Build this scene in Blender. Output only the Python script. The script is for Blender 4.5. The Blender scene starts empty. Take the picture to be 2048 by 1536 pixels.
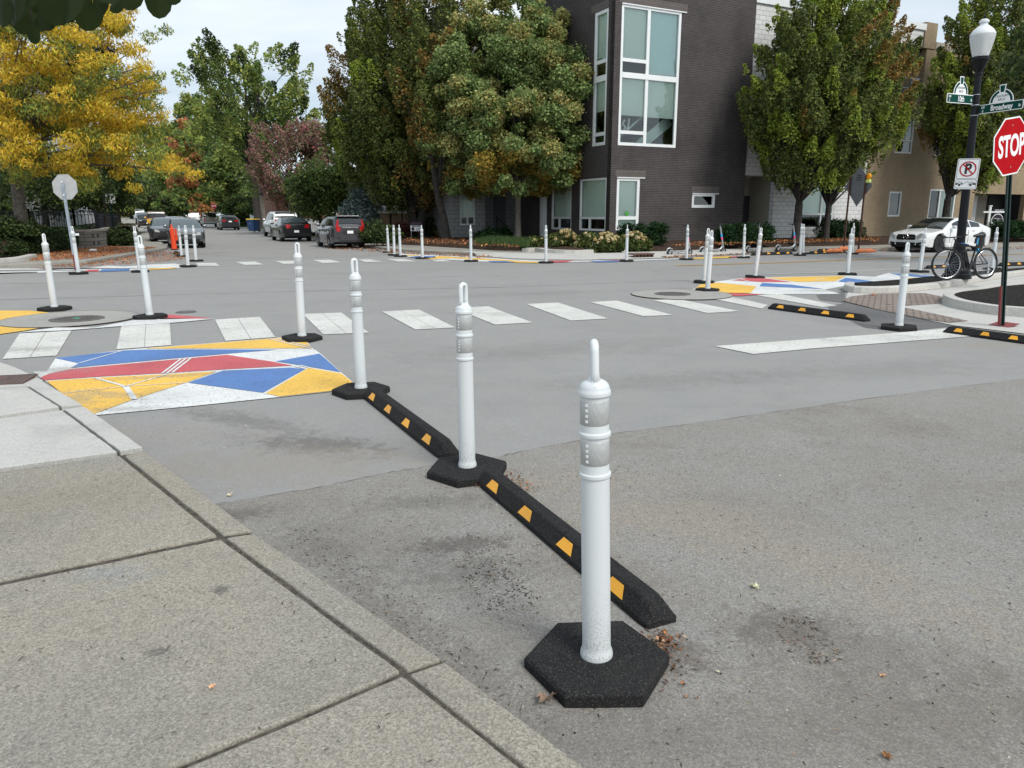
import bpy, bmesh, math, random
import numpy as np
from mathutils import Vector, Matrix
sc = bpy.context.scene
COL = sc.collection
R = math.radians
random.seed(7)
rng = np.random.default_rng(11)
# ---------------------------------------------------------------- camera model (photo 2048 x 1536)
FPX, HOR, HC = 1480.0, 428.0, 1.6
TH = math.atan((768 - HOR) / FPX)
CT, ST = math.cos(TH), math.sin(TH)
def ray(px, py):
    a = (px - 1024) / FPX; b = (768 - py) / FPX
    return Vector((a, CT + b * ST, -ST + b * CT))
def gp(px, py, z=0.0):
    d = ray(px, py); t = (z - HC) / d.z
    return Vector((d.x * t, d.y * t, z))
def pd(px, py, Y):
    d = ray(px, py); t = Y / d.y
    return Vector((d.x * t, Y, HC + d.z * t))
UH = R(26.5)                                   # street grid: U runs away along the far street, V along the cross street
U = Vector((-math.sin(UH), math.cos(UH), 0)); V = Vector((math.cos(UH), math.sin(UH), 0))

# ---------------------------------------------------------------- objects
def tag(o, label=None, cat=None, group=None, kind=None):
    if label: o['label'] = label
    if cat: o['category'] = cat
    if group: o['group'] = group
    if kind: o['kind'] = kind
    return o
def thing(name, loc, rz=0, label=None, cat=None, group=None):
    o = bpy.data.objects.new(name, None); COL.objects.link(o)
    o.location = loc; o.rotation_euler = (0, 0, rz); o.empty_display_size = .2
    return tag(o, label, cat, group)
def kids(o):
    return [c for c in bpy.data.objects if c.parent == o]
def copy_tree(o, parent=None):
    c = o.copy(); COL.objects.link(c)
    if parent: c.parent = parent
    for ch in kids(o): copy_tree(ch, c)
    return c
class MB:
    def __init__(s): s.v = []; s.f = []; s.m = []
    def add(s, vs, fs, m=0):
        b = len(s.v); s.v += [tuple(v) for v in vs]
        for f in fs: s.f.append([b + i for i in f]); s.m.append(m)
        return s
    def box(s, c, size, rz=0, m=0, M=None):
        hx, hy, hz = size[0] / 2, size[1] / 2, size[2] / 2
        if M is None: M = Matrix.Rotation(rz, 3, 'Z')
        vs = [Vector(c) + M @ Vector((x * hx, y * hy, z * hz)) for z in (-1, 1) for y in (-1, 1) for x in (-1, 1)]
        return s.add(vs, [(0, 2, 3, 1), (4, 5, 7, 6), (0, 1, 5, 4), (2, 6, 7, 3), (0, 4, 6, 2), (1, 3, 7, 5)], m)
    def box2(s, a, b, m=0):
        return s.box([(a[i] + b[i]) / 2 for i in range(3)], [abs(b[i] - a[i]) for i in range(3)], 0, m)
    def bar(s, p, q, w, h=None, m=0):
        p = Vector(p); q = Vector(q); d = q - p
        if d.length < 1e-6: return s
        z = d.normalized(); up = Vector((0, 0, 1)) if abs(z.z) < .95 else Vector((0, 1, 0))
        x = z.cross(up).normalized(); y = x.cross(z)
        M = Matrix((x, z, y)).transposed()
        return s.box((p + q) / 2, (w, d.length, h or w), 0, m, M)
    def prism(s, poly, z0, z1, m=0, cap0=True):
        n = len(poly); vs = [(p[0], p[1], z0) for p in poly] + [(p[0], p[1], z1) for p in poly]
        A = sum(poly[i][0] * poly[(i + 1) % n][1] - poly[(i + 1) % n][0] * poly[i][1] for i in range(n))
        o = list(range(n)) if A > 0 else list(range(n))[::-1]
        fs = [[n + i for i in o]] + ([[i for i in o[::-1]]] if cap0 else [])
        for k in range(n):
            i, j = o[k], o[(k + 1) % n]; fs.append([i, j, n + j, n + i])
        return s.add(vs, fs, m)
    def sheet(s, pts, m=0):
        pts = [Vector(p) for p in pts]
        n = len(pts); A = sum(pts[i].x * pts[(i + 1) % n].y - pts[(i + 1) % n].x * pts[i].y for i in range(n))
        if A < 0: pts = pts[::-1]
        return s.add(pts, [list(range(n))], m)
    def tube(s, pts, rad, n=8, m=0, caps=True, closed=False):
        pts = [Vector(p) for p in pts]; k = len(pts)
        if not hasattr(rad, '__len__'): rad = [rad] * k
        b = len(s.v); px = None
        for i, p in enumerate(pts):
            if closed: t = pts[(i + 1) % k] - pts[i - 1]
            else: t = pts[min(i + 1, k - 1)] - pts[max(i - 1, 0)]
            t.normalize()
            if px is None:
                a = Vector((0, 0, 1)) if abs(t.z) < .9 else Vector((1, 0, 0))
                px = t.cross(a).normalized()
            else: px = (px - t * px.dot(t)).normalized()
            py = t.cross(px)
            for j in range(n):
                an = 2 * math.pi * j / n
                s.v.append(tuple(p + (px * math.cos(an) + py * math.sin(an)) * rad[i]))
        for i in range(k if closed else k - 1):
            i2 = (i + 1) % k
            for j in range(n):
                s.f.append([b + i * n + j, b + i * n + (j + 1) % n, b + i2 * n + (j + 1) % n, b + i2 * n + j]); s.m.append(m)
        if caps and not closed:
            s.f.append([b + j for j in range(n)][::-1]); s.m.append(m)
            s.f.append([b + (k - 1) * n + j for j in range(n)]); s.m.append(m)
        return s
    def lathe(s, prof, n=24, c=(0, 0, 0), m=0, axis='Z', caps=True):
        b = len(s.v); k = len(prof)
        for r, z in prof:
            for j in range(n):
                a = 2 * math.pi * j / n; x, y = r * math.cos(a), r * math.sin(a)
                p = (x, y, z) if axis == 'Z' else ((x, z, y) if axis == 'Y' else (z, x, y))
                s.v.append((c[0] + p[0], c[1] + p[1], c[2] + p[2]))
        for i in range(k - 1):
            for j in range(n):
                q = [b + i * n + j, b + i * n + (j + 1) % n, b + (i + 1) * n + (j + 1) % n, b + (i + 1) * n + j]
                s.f.append(q if axis != 'Y' else q[::-1]); s.m.append(m)
        if caps:
            lo = [b + j for j in range(n)][::-1]; hi = [b + (k - 1) * n + j for j in range(n)]
            if axis == 'Y': lo.reverse(); hi.reverse()
            s.f += [lo, hi]; s.m += [m, m]
        return s
    def build(s, name, mats, parent=None, smooth=False, bevel=0, seg=2, world=False, tri=False):
        if not isinstance(mats, (list, tuple)): mats = [mats]
        vs = s.v
        if world and parent is not None:
            L = parent.location; vs = [(v[0] - L.x, v[1] - L.y, v[2] - L.z) for v in vs]
        me = bpy.data.meshes.new(name); me.from_pydata(vs, [], s.f)
        for m in mats: me.materials.append(m)
        me.polygons.foreach_set('material_index', s.m)
        if smooth: me.polygons.foreach_set('use_smooth', [True] * len(s.f))
        me.update()
        o = bpy.data.objects.new(name, me); COL.objects.link(o)
        if parent is not None: o.parent = parent
        if smooth and smooth != 'all':
            bm = bmesh.new(); bm.from_mesh(me)
            for e in bm.edges:
                if len(e.link_faces) == 2 and e.calc_face_angle(0) > R(38): e.smooth = False
            bm.to_mesh(me); bm.free()
        if bevel:
            md = o.modifiers.new('b', 'BEVEL'); md.width = bevel; md.segments = seg; md.limit_method = 'ANGLE'; md.angle_limit = R(35)
        return o
def structure(name, mb, m, **k):
    o = mb.build(name, m, **k); o['kind'] = 'structure'; return o

# ---------------------------------------------------------------- materials
class NT:
    def __init__(s, name):
        s.mat = bpy.data.materials.new(name); s.mat.use_nodes = True
        s.t = s.mat.node_tree; s.b = s.t.nodes['Principled BSDF']; s.out = s.t.nodes['Material Output']
        s.co = None
    def n(s, typ, **kw):
        nd = s.t.nodes.new(typ)
        for k, v in kw.items():
            if hasattr(nd, k): setattr(nd, k, v)
        return nd
    def l(s, a, b): s.t.links.new(a, b)
    def obj(s):
        if s.co is None: s.co = s.n('ShaderNodeTexCoord').outputs['Object']
        return s.co
    def setin(s, inp, v):
        if hasattr(v, 'is_output'): s.l(v, inp)
        elif isinstance(v, (tuple, list)) and len(v) == 3 and inp.type == 'RGBA': inp.default_value = (*v, 1)
        else: inp.default_value = v
    def noise(s, scale, detail=3, rough=.55, vec=None, dist=0):
        nd = s.n('ShaderNodeTexNoise'); s.l(vec or s.obj(), nd.inputs['Vector'])
        nd.inputs['Scale'].default_value = scale; nd.inputs['Detail'].default_value = detail
        nd.inputs['Roughness'].default_value = rough; nd.inputs['Distortion'].default_value = dist
        return nd.outputs['Fac']
    def voro(s, scale, vec=None, feat='F1', out='Distance'):
        nd = s.n('ShaderNodeTexVoronoi', feature=feat); s.l(vec or s.obj(), nd.inputs['Vector']); nd.inputs['Scale'].default_value = scale
        return nd.outputs[out]
    def rng(s, v, a, b, c=0., d=1., smooth=True):
        nd = s.n('ShaderNodeMapRange'); nd.interpolation_type = 'SMOOTHSTEP' if smooth else 'LINEAR'
        s.l(v, nd.inputs[0])
        for i, x in enumerate((a, b, c, d)): nd.inputs[i + 1].default_value = x
        return nd.outputs[0]
    def math(s, op, a, b=0.):
        nd = s.n('ShaderNodeMath', operation=op); s.setin(nd.inputs[0], a); s.setin(nd.inputs[1], b); return nd.outputs[0]
    def mix(s, fac, a, b, typ='MIX'):
        nd = s.n('ShaderNodeMix', data_type='RGBA', blend_type=typ)
        s.setin(nd.inputs['Factor'], fac); s.setin(nd.inputs[6], a); s.setin(nd.inputs[7], b); return nd.outputs[2]
    def map(s, loc=(0, 0, 0), rot=(0, 0, 0), scale=(1, 1, 1), vec=None):
        nd = s.n('ShaderNodeMapping'); s.l(vec or s.obj(), nd.inputs[0])
        nd.inputs[1].default_value = loc; nd.inputs[2].default_value = rot; nd.inputs[3].default_value = scale; return nd.outputs[0]
    def bump(s, h, strength=.3, dist=.01):
        nd = s.n('ShaderNodeBump'); s.l(h, nd.inputs['Height']); nd.inputs['Strength'].default_value = strength
        nd.inputs['Distance'].default_value = dist; s.l(nd.outputs[0], s.b.inputs['Normal'])
    def fin(s, col, rough=.8, metal=0., spec=.5):
        s.setin(s.b.inputs['Base Color'], col); s.setin(s.b.inputs['Roughness'], rough)
        s.b.inputs['Metallic'].default_value = metal; s.b.inputs['Specular IOR Level'].default_value = spec
        return s.mat
    def blot(s, x, y, rx, ry, rot=0, dist=.35, dscale=4.):      # soft irregular blot at a world place, 0..1
        off = s.n('ShaderNodeVectorMath', operation='SUBTRACT')
        s.l(s.obj(), off.inputs[0]); off.inputs[1].default_value = (x, y, 0)
        m = s.map(rot=(0, 0, 0), vec=off.outputs[0]) if not rot else s.map(rot=(0, 0, -rot), vec=off.outputs[0])
        sc_ = s.map(scale=(1 / rx, 1 / ry, 0), vec=m)
        ln = s.n('ShaderNodeVectorMath', operation='LENGTH'); s.l(sc_, ln.inputs[0])
        w = s.math('ADD', ln.outputs['Value'], s.math('MULTIPLY', s.math('SUBTRACT', s.noise(2.2 / min(rx, ry), 6, .75, dist=.6), .5), 3.2))
        w = s.math('ADD', w, s.math('MULTIPLY', s.math('SUBTRACT', s.noise(75, 4, .8), .5), 2.2))
        return s.rng(w, .15, 1.1, 1, 0)
def hexc(r, g, b): # sRGB 0-255 -> linear
    f = lambda c: (c / 255 / 12.92) if c / 255 <= .04045 else ((c / 255 + .055) / 1.055) ** 2.4
    return (f(r), f(g), f(b))
def simple(name, col, rough=.5, metal=0., var=.12, vscale=6., bump=0, bscale=80., spec=.5, dirt=None, coat=0):
    m = NT(name)
    c = m.mix(m.rng(m.noise(vscale, 4), .3, .7), tuple(x * (1 - var) for x in col), tuple(min(1, x * (1 + var)) for x in col))
    if dirt: c = m.mix(m.rng(m.noise(dirt[0], 6, .7), dirt[1], dirt[1] + .25, 0, dirt[2]), c, dirt[3])
    if bump: m.bump(m.noise(bscale, 3), bump, .01)
    m.fin(c, m.rng(m.noise(vscale * 2, 3), .2, .8, max(.02, rough - .08), min(1, rough + .08)), metal, spec)
    if coat: m.b.inputs['Coat Weight'].default_value = coat; m.b.inputs['Coat Roughness'].default_value = .05
    return m.mat
M = {}
M['white_plastic'] = simple('white_plastic', (.66, .69, .70), .38, var=.03, vscale=3, dirt=(45, .62, .35, (.45, .42, .38)))
def grimy_post():
    m = NT('post_plastic')
    z = m.n('ShaderNodeSeparateXYZ'); m.l(m.obj(), z.inputs[0])
    g = m.math('MULTIPLY', m.rng(z.outputs[2], .06, .42, 1, 0), m.rng(m.noise(190, 3, .8), .5, .68, 0, 1))
    s2 = m.math('MULTIPLY', m.rng(m.noise(7, 5, .7), .55, .8, 0, .18), 1.)
    c = m.mix(g, m.mix(s2, (.62, .65, .66), (.46, .45, .42)), (.27, .25, .22))
    return m.fin(c, .4)
M['post_plastic'] = grimy_post()
def reflective():
    m = NT('reflective_sheeting')
    c = m.n('ShaderNodeTexChecker'); c.inputs['Scale'].default_value = 1.
    m.l(m.map(rot=(.6, .8, .7), scale=(160, 160, 160)), c.inputs[0]); 
    col = m.mix(c.outputs['Fac'], (.39, .40, .395), (.46, .47, .465))
    return m.fin(col, .35, .15)
M['reflective'] = reflective()
def rubber():
    m = NT('recycled_rubber')
    v = m.voro(330, out='Color'); sp = m.n('ShaderNodeSeparateColor'); m.l(v, sp.inputs[0])
    c = m.mix(m.rng(sp.outputs[0], .80, 1.0, 0, .75), (.017, .017, .018), (.10, .095, .085))
    c = m.mix(m.rng(m.noise(5, 5, .7), .45, .8, 0, .3), c, (.045, .042, .038))
    m.bump(m.noise(260, 3), .5, .004)
    return m.fin(c, .85, 0, .15)
M['rubber'] = rubber()
M['yellow_tape'] = simple('yellow_tape', hexc(238, 168, 40), .35, dirt=(60, .6, .45, (.2, .13, .03)))
M['black_hole'] = simple('black_hole', (.006, .006, .006), .9)
M['dark_iron'] = simple('dark_iron', (.14, .132, .125), .6, .4, var=.3, vscale=30, bump=.4, bscale=200)
M['black_paint'] = simple('black_paint', (.006, .007, .010), .4, 0, spec=.25)
M['black_plastic'] = simple('black_plastic', (.015, .015, .016), .5)
M['tyre'] = simple('tyre', (.014, .014, .014), .8, bump=.3)
M['steel'] = simple('steel', (.55, .57, .6), .32, .9)
M['galv'] = simple('galvanised', (.36, .41, .46), .45, .35, var=.15, vscale=15)
M['sign_back'] = simple('sign_back', (.46, .46, .45), .5, .1, var=.06)
M['sign_back_dark'] = simple('sign_back_dark', (.20, .205, .215), .5, .3, var=.1)
M['rust_red'] = simple('rust_red', (.2, .035, .035), .6)
M['rust_brown'] = simple('rust_brown', (.12, .06, .045), .7)
M['sign_red'] = simple('sign_red', hexc(176, 6, 18), .7, var=.03, spec=.12)
M['sign_white'] = simple('sign_white', (.85, .86, .86), .4, var=.02)
M['sign_black'] = simple('sign_black', (.012, .012, .014), .5)
M['sign_green'] = simple('sign_green', hexc(6, 66, 58), .7, var=.05, spec=.15)
M['post_green'] = simple('post_green', (.012, .032, .028), .38, .2)
M['cyan'] = simple('cyan', hexc(60, 165, 215), .4); M['pink'] = simple('pink', hexc(240, 70, 130), .4)
M['scooter_grey'] = simple('scooter_grey', hexc(165, 168, 170), .35, .5)
M['orange_plastic'] = simple('orange_plastic', hexc(228, 72, 30), .45, var=.08)
M['sandbag'] = simple('sandbag', hexc(205, 120, 78), .85, var=.2, vscale=9, bump=.5, bscale=25)
M['amber'] = simple('amber', hexc(250, 160, 20), .25); M['lime'] = simple('lime', hexc(205, 225, 120), .5)
M['bin_blue'] = simple('bin_blue', hexc(38, 72, 118), .5); M['bin_yellow'] = simple('bin_yellow', hexc(240, 205, 60), .5)
M['white_paint'] = simple('white_paint', (.75, .76, .75), .5, var=.06, dirt=(8, .6, .3, (.4, .4, .38)))
M['white_frame'] = simple('white_frame', (.78, .8, .8), .45, var=.03)
M['wood_dark'] = simple('bark_dark', (.035, .03, .026), .9, var=.45, vscale=9, bump=.9, bscale=22)
M['bark'] = simple('bark', (.10, .085, .068), .9, var=.4, vscale=9, bump=.9, bscale=22)
M['bark_grey'] = simple('bark_grey', (.17, .15, .125), .9, var=.35, vscale=9, bump=.9, bscale=22)
M['pale_stone'] = simple('pale_stone', (.5, .48, .44), .8, var=.1, bump=.3)
M['blue_pot'] = simple('blue_pot', hexc(24, 40, 105), .3)
M['globe'] = None
def glassy(name, tint, rough=.02, fmin=.06):
    m = NT(name); t = m.t
    tr = m.n('ShaderNodeBsdfTransparent'); tr.inputs[0].default_value = (*tint, 1)
    gl = m.n('ShaderNodeBsdfGlossy'); gl.inputs['Roughness'].default_value = rough; gl.inputs[0].default_value = (.95, 1, 1, 1)
    fr = m.n('ShaderNodeFresnel'); fr.inputs[0].default_value = 1.55
    mx = m.n('ShaderNodeMixShader'); m.l(m.math('ADD', fr.outputs[0], fmin), mx.inputs[0])
    m.l(tr.outputs[0], mx.inputs[1]); m.l(gl.outputs[0], mx.inputs[2]); m.l(mx.outputs[0], m.out.inputs[0])
    return m.mat
M['window_glass'] = glassy('window_glass', (.90, .98, .94), .02, .06)
M['lamp_glass'] = glassy('lamp_glass', (.9, .92, .92), .12, .25)
M['car_glass'] = simple('car_glass', (.012, .016, .017), .04, 0, spec=.9)
M['car_glass_pale'] = simple('car_glass_pale', (.10, .13, .14), .04, .35, spec=.9)
M['lens_red'] = simple('lens_red', hexc(175, 16, 24), .15, coat=.5)
M['lens_clear'] = simple('lens_clear', (.55, .57, .58), .12, .3, coat=.5)
M['chrome'] = simple('chrome', (.7, .71, .72), .12, 1.)
def carpaint(name, col, metal=0.):
    m = NT(name); m.fin(m.mix(m.rng(m.noise(3, 3), .3, .7), tuple(c * .95 for c in col), tuple(min(1, c * 1.04) for c in col)), .3, metal)
    m.b.inputs['Coat Weight'].default_value = .8; m.b.inputs['Coat Roughness'].default_value = .04
    return m.mat
# leaves take their own colour (kind of leaf, turning or not) from the mesh
def leafmat(name, transl=.42, rough=.6):
    m = NT(name); a = m.n('ShaderNodeAttribute'); a.attribute_name = 'Col'
    m.fin(a.outputs['Color'], rough, 0, .25)
    tr = m.n('ShaderNodeBsdfTranslucent'); m.l(a.outputs['Color'], tr.inputs[0])
    mx = m.n('ShaderNodeMixShader'); mx.inputs[0].default_value = transl
    m.l(m.b.outputs[0], mx.inputs[1]); m.l(tr.outputs[0], mx.inputs[2]); m.l(mx.outputs[0], m.out.inputs[0])
    return m.mat
M['leaf'] = leafmat('leaf'); M['litter'] = leafmat('litter', .1, .8)

# ---------------------------------------------------------------- many small faces in one mesh (leaves, litter, twigs)
def unit(n):
    v = rng.normal(size=(n, 3)); return v / np.linalg.norm(v, axis=1, keepdims=True)
def leafmesh(name, C, A, B, cols, mat, parent=None, fold=0.):
    """C centres, A half long axis, B half short axis (n,3 each): one pointed quad per leaf"""
    n = len(C); A = np.asarray(A); B = np.asarray(B)
    v = np.empty((n, 4, 3), np.float32)
    v[:, 0] = C - A; v[:, 2] = C + A; v[:, 1] = C + B - A * .15; v[:, 3] = C - B - A * .15
    if fold:
        N = np.cross(A, B); N /= (np.linalg.norm(N, axis=1, keepdims=True) + 1e-9)
        w = np.linalg.norm(B, axis=1, keepdims=True) * fold
        v[:, 1] += N * w; v[:, 3] += N * w
    me = bpy.data.meshes.new(name)
    me.vertices.add(n * 4); me.vertices.foreach_set('co', v.reshape(-1))
    me.loops.add(n * 4); me.loops.foreach_set('vertex_index', np.arange(n * 4, dtype=np.int32))
    me.polygons.add(n); me.polygons.foreach_set('loop_start', np.arange(0, n * 4, 4, dtype=np.int32))
    me.polygons.foreach_set('loop_total', np.full(n, 4, np.int32))
    ca = me.color_attributes.new('Col', 'FLOAT_COLOR', 'POINT')
    c4 = np.ones((n, 4, 4), np.float32); c4[:, :, :3] = np.asarray(cols)[:, None, :]
    ca.data.foreach_set('color', c4.reshape(-1))
    me.materials.append(mat); me.update(); me.validate()
    o = bpy.data.objects.new(name, me); COL.objects.link(o)
    if parent is not None: o.parent = parent
    return o
def jitter(cols, amt=.22):
    cols = np.asarray(cols, float); k = 1 + rng.normal(0, amt, (len(cols), 1)); h = 1 + rng.normal(0, amt * .3, (len(cols), 3))
    return np.clip(cols * np.clip(k, .35, 1.9) * h, .002, .9)
def pick(pal, n):
    """pal: [(rgb, weight)]"""
    w = np.array([p[1] for p in pal], float); w /= w.sum()
    return np.array([p[0] for p in pal])[rng.choice(len(pal), n, p=w)]
def text(name, body, mat, parent, loc, rot, size, sx=1., extrude=.002, bold=0., align='CENTER', fit=0):
    cu = bpy.data.curves.new(name, 'FONT'); cu.body = body; cu.size = size; cu.extrude = extrude; cu.offset = bold
    cu.align_x = align; cu.align_y = 'CENTER'; cu.materials.append(mat)
    o = bpy.data.objects.new(name, cu); COL.objects.link(o); o.parent = parent
    me = bpy.data.meshes.new_from_object(o); bpy.data.objects.remove(o)
    o = bpy.data.objects.new(name, me); COL.objects.link(o); o.parent = parent
    if fit:
        xs = [v.co.x for v in me.vertices]; sx = fit / (max(xs) - min(xs))
    o.location = loc; o.rotation_euler = rot; o.scale = (sx, 1, 1)
    return o

# ---------------------------------------------------------------- camera, world, sun
cam = bpy.data.cameras.new('camera'); co = bpy.data.objects.new('camera', cam); COL.objects.link(co)
cam.sensor_width = 36; cam.lens = FPX / 2048 * 36; cam.clip_start = .05; cam.clip_end = 2000
co.location = (0, 0, HC); co.rotation_euler = (R(90) - TH, 0, 0); sc.camera = co
SUN_AZ, SUN_EL = R(142), R(48)                 # azimuth clockwise from +Y
w = bpy.data.worlds.new('World'); sc.world = w; w.use_nodes = True
wt = w.node_tree; wn = wt.nodes; wl = wt.links
bg = wn['Background']; wo = wn['World Output']
sky = wn.new('ShaderNodeTexSky'); sky.sky_type = 'NISHITA'; sky.sun_disc = False
sky.sun_elevation = SUN_EL; sky.sun_rotation = SUN_AZ
wl.new(sky.outputs[0], bg.inputs[0]); bg.inputs[1].default_value = .09
tc = wn.new('ShaderNodeTexCoord'); sx = wn.new('ShaderNodeSeparateXYZ'); wl.new(tc.outputs['Generated'], sx.inputs[0])
def wm(op, a, b=0.):
    nd = wn.new('ShaderNodeMath'); nd.operation = op
    for i, x in enumerate((a, b)):
        if hasattr(x, 'is_output'): wl.new(x, nd.inputs[i])
        else: nd.inputs[i].default_value = x
    return nd.outputs[0]
zz = wm('ADD', wm('MAXIMUM', sx.outputs[2], 0.), .16)
cb = wn.new('ShaderNodeCombineXYZ'); wl.new(wm('DIVIDE', sx.outputs[0], zz), cb.inputs[0]); wl.new(wm('DIVIDE', sx.outputs[1], zz), cb.inputs[1])
def wnoise(scale, det, loc):
    mp = wn.new('ShaderNodeMapping'); wl.new(cb.outputs[0], mp.inputs[0]); mp.inputs[1].default_value = loc; mp.inputs[3].default_value = (.45, 1., 1.)
    nd = wn.new('ShaderNodeTexNoise'); wl.new(mp.outputs[0], nd.inputs[0]); nd.inputs['Scale'].default_value = scale
    nd.inputs['Detail'].default_value = det; nd.inputs['Roughness'].default_value = .5; return nd.outputs['Fac']
n1 = wm('ADD', wm('MULTIPLY', wnoise(1.1, 5, (3.1, 1.7, 0)), .75), wm('MULTIPLY', wnoise(3.3, 4, (0, 5, 2)), .25))
cr = wn.new('ShaderNodeValToRGB'); wl.new(n1, cr.inputs[0])
cr.color_ramp.elements[0].position = .42; cr.color_ramp.elements[0].color = (.48, .565, .645, 1)
cr.color_ramp.elements[1].position = .68; cr.color_ramp.elements[1].color = (.80, .84, .86, 1)
bg2 = wn.new('ShaderNodeBackground'); wl.new(cr.outputs[0], bg2.inputs[0]); bg2.inputs[1].default_value = 1.0
mx = wn.new('ShaderNodeMixShader'); mx.inputs[0].default_value = .86
wl.new(bg.outputs[0], mx.inputs[1]); wl.new(bg2.outputs[0], mx.inputs[2]); wl.new(mx.outputs[0], wo.inputs[0])
sl = bpy.data.lights.new('sun', 'SUN'); sl.energy = 2.0; sl.angle = R(22); sl.color = (1, .96, .9)
so = bpy.data.objects.new('sun', sl); COL.objects.link(so)
sd = Vector((math.sin(SUN_AZ) * math.cos(SUN_EL), math.cos(SUN_AZ) * math.cos(SUN_EL), math.sin(SUN_EL)))
so.rotation_euler = sd.to_track_quat('Z', 'Y').to_euler(); so.location = (20, -10, 40)
sc.view_settings.view_transform = 'Standard'; sc.view_settings.look = 'None'; sc.view_settings.exposure = .48; sc.view_settings.gamma = 1
sc.cycles.use_denoising = True; sc.cycles.max_bounces = 8; sc.cycles.transparent_max_bounces = 12

def boxes(name, mat, parent, spans):
    for a, b in spans: MB().box2(a, b).build(name, mat, parent)
# ================================================================ GROUND
def asphalt(name, base, tan, spk, coarse, stains=(), patch=.5, pcol=(.22, .20, .175)):
    m = NT(name)
    big = m.rng(m.noise(.35, 4, .6), .3, .7); med = m.rng(m.noise(2.3, 5, .65), .3, .72)
    c = m.mix(big, tuple(x * .93 for x in base), tuple(x * 1.05 for x in base))
    c = m.mix(m.math('MULTIPLY', med, .55), c, tan)
    # worn and dirty patches with ragged edges
    pm = m.math('MULTIPLY', m.rng(m.noise(.55, 9, .72, dist=.4), .50, .66, 0, 1), m.rng(m.noise(16, 6, .75), .36, .62, .25, 1))
    c = m.mix(m.math('MULTIPLY', pm, patch), c, pcol)
    pl = m.rng(m.noise(.8, 8, .7, m.map(loc=(7, 3, 0))), .56, .72, 0, .35)
    c = m.mix(pl, c, tuple(min(.6, x * 1.22) for x in base))
    # streaks that follow the traffic
    st = m.noise(1., 5, .6, m.map(rot=(0, 0, R(-22)), scale=(.22, 2.2, 1)))
    c = m.mix(m.rng(st, .52, .8, 0, .3), c, tuple(x * .72 for x in base))
    for (x, y, rx, ry, rot, k, colr) in stains:
        c = m.mix(m.math('MULTIPLY', m.blot(x, y, rx, ry, rot), k), c, colr)
    g = m.noise(coarse, 4, .85); v = m.voro(coarse * 1.7, out='Color'); sp = m.n('ShaderNodeSeparateColor'); m.l(v, sp.inputs[0])
    g3 = m.noise(22, 4, .7)
    c = m.mix(m.rng(g3, .35, .7, .16, 0), c, tuple(x * .5 for x in base))
    c = m.mix(m.rng(g, .30, .68, min(.95, spk * 1.9), 0), c, tuple(x * .32 for x in base))
    c = m.mix(m.rng(sp.outputs[0], .86, 1., 0, spk * .35), c, (.62, .61, .58))
    c = m.mix(m.rng(sp.outputs[1], .88, 1., 0, spk * .5), c, (.06, .056, .052))
    m.bump(g, .55, .006)
    return m.fin(c, .9, 0, .25)
def cc(l): return [tuple(x) for x in l]
P_ = lambda px, py: (gp(px, py).x, gp(px, py).y)
dirt = (.35, .305, .245); dark = (.15, .14, .125)
st_int = []
for px, py, rx, ry, rot, k, c in [(480, 840, .9, .22, -.5, .6, dark), (640, 890, .7, .3, -.3, .75, (.11, .095, .08)), (330, 870, 1., .35, 0, .35, dirt), (560, 930, 1.4, .5, .1, .5, dirt),
        (1100, 700, 2.5, .7, .3, .25, dark), (1330, 760, 1.6, .4, .2, .3, dark), (1750, 740, 2., .5, .2, .25, dark), (1960, 690, 1., .4, .1, .4, dirt), (900, 760, .8, .2, -.6, .3, (.34, .32, .28)),
        (700, 570, 5., .8, .35, .25, (.34, .34, .34)), (1000, 590, 4, .5, .35, .22, dark)]:
    x, y = P_(px, py); st_int.append((x, y, rx, ry, rot, k, c))
st_near = []
dirt = (.26, .23, .185); tan2 = (.40, .35, .275)
for px, py, rx, ry, rot, k, c in [(1500, 1480, 1.1, .4, 0, .55, dirt), (1900, 1380, 1., .35, -.2, .5, dirt), (1250, 1150, .5, .25, -.5, .5, dirt), (1500, 1020, .9, .4, -.4, .45, dirt), (700, 1080, .8, .4, -.6, .5, (.25, .23, .2)), (1050, 1300, .6, .25, -.5, .5, (.23, .21, .18)), (920, 1090, .34, .13, .2, .85, (.085, .07, .058)), (950, 1140, .4, .2, .2, .45, (.09, .08, .07)), (860, 1005, .55, .16, .1, .5, (.1, .09, .075)), (1350, 1040, .9, .35, -.2, .7, tan2), (1600, 1110, 1., .3, -.55, .65, tan2), (1900, 1230, .9, .3, -.5, .6, tan2), (1200, 960, .7, .25, -.2, .6, tan2),
        (1575, 1260, .3, .2, 0, .7, (.11, .085, .065)), (1700, 1300, .6, .3, -.3, .35, (.14, .11, .085)), (650, 1100, .5, .2, -.9, .5, (.13, .115, .1)), (760, 1220, .45, .15, -.9, .5, (.13, .11, .09)), (950, 1350, .4, .13, -.9, .5, (.14, .12, .1)), (470, 1030, .35, .12, .3, .8, (.07, .066, .06)), (1340, 1310, .2, .16, 0, .75, (.11, .08, .06)),
        (1050, 970, .35, .2, -.4, .7, tan2), (1850, 1430, .7, .3, 0, .4, (.16, .13, .1)), (1200, 1480, .6, .18, 0, .35, (.12, .11, .1)), (560, 1000, .8, .3, .1, .5, dirt)]:
    x, y = P_(px, py); st_near.append((x, y, rx, ry, rot, k, c))
M['asphalt'] = asphalt('asphalt', (.36, .357, .352), (.41, .395, .365), .36, 125, st_int, .4, (.26, .25, .235))
M['asphalt_old'] = asphalt('asphalt_old', (.375, .36, .337), (.32, .292, .245), .5, 115, st_near, .75, (.225, .195, .155))
M['asphalt_far'] = asphalt('asphalt_far', (.38, .37, .355), (.42, .40, .37), .4, 70)
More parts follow.
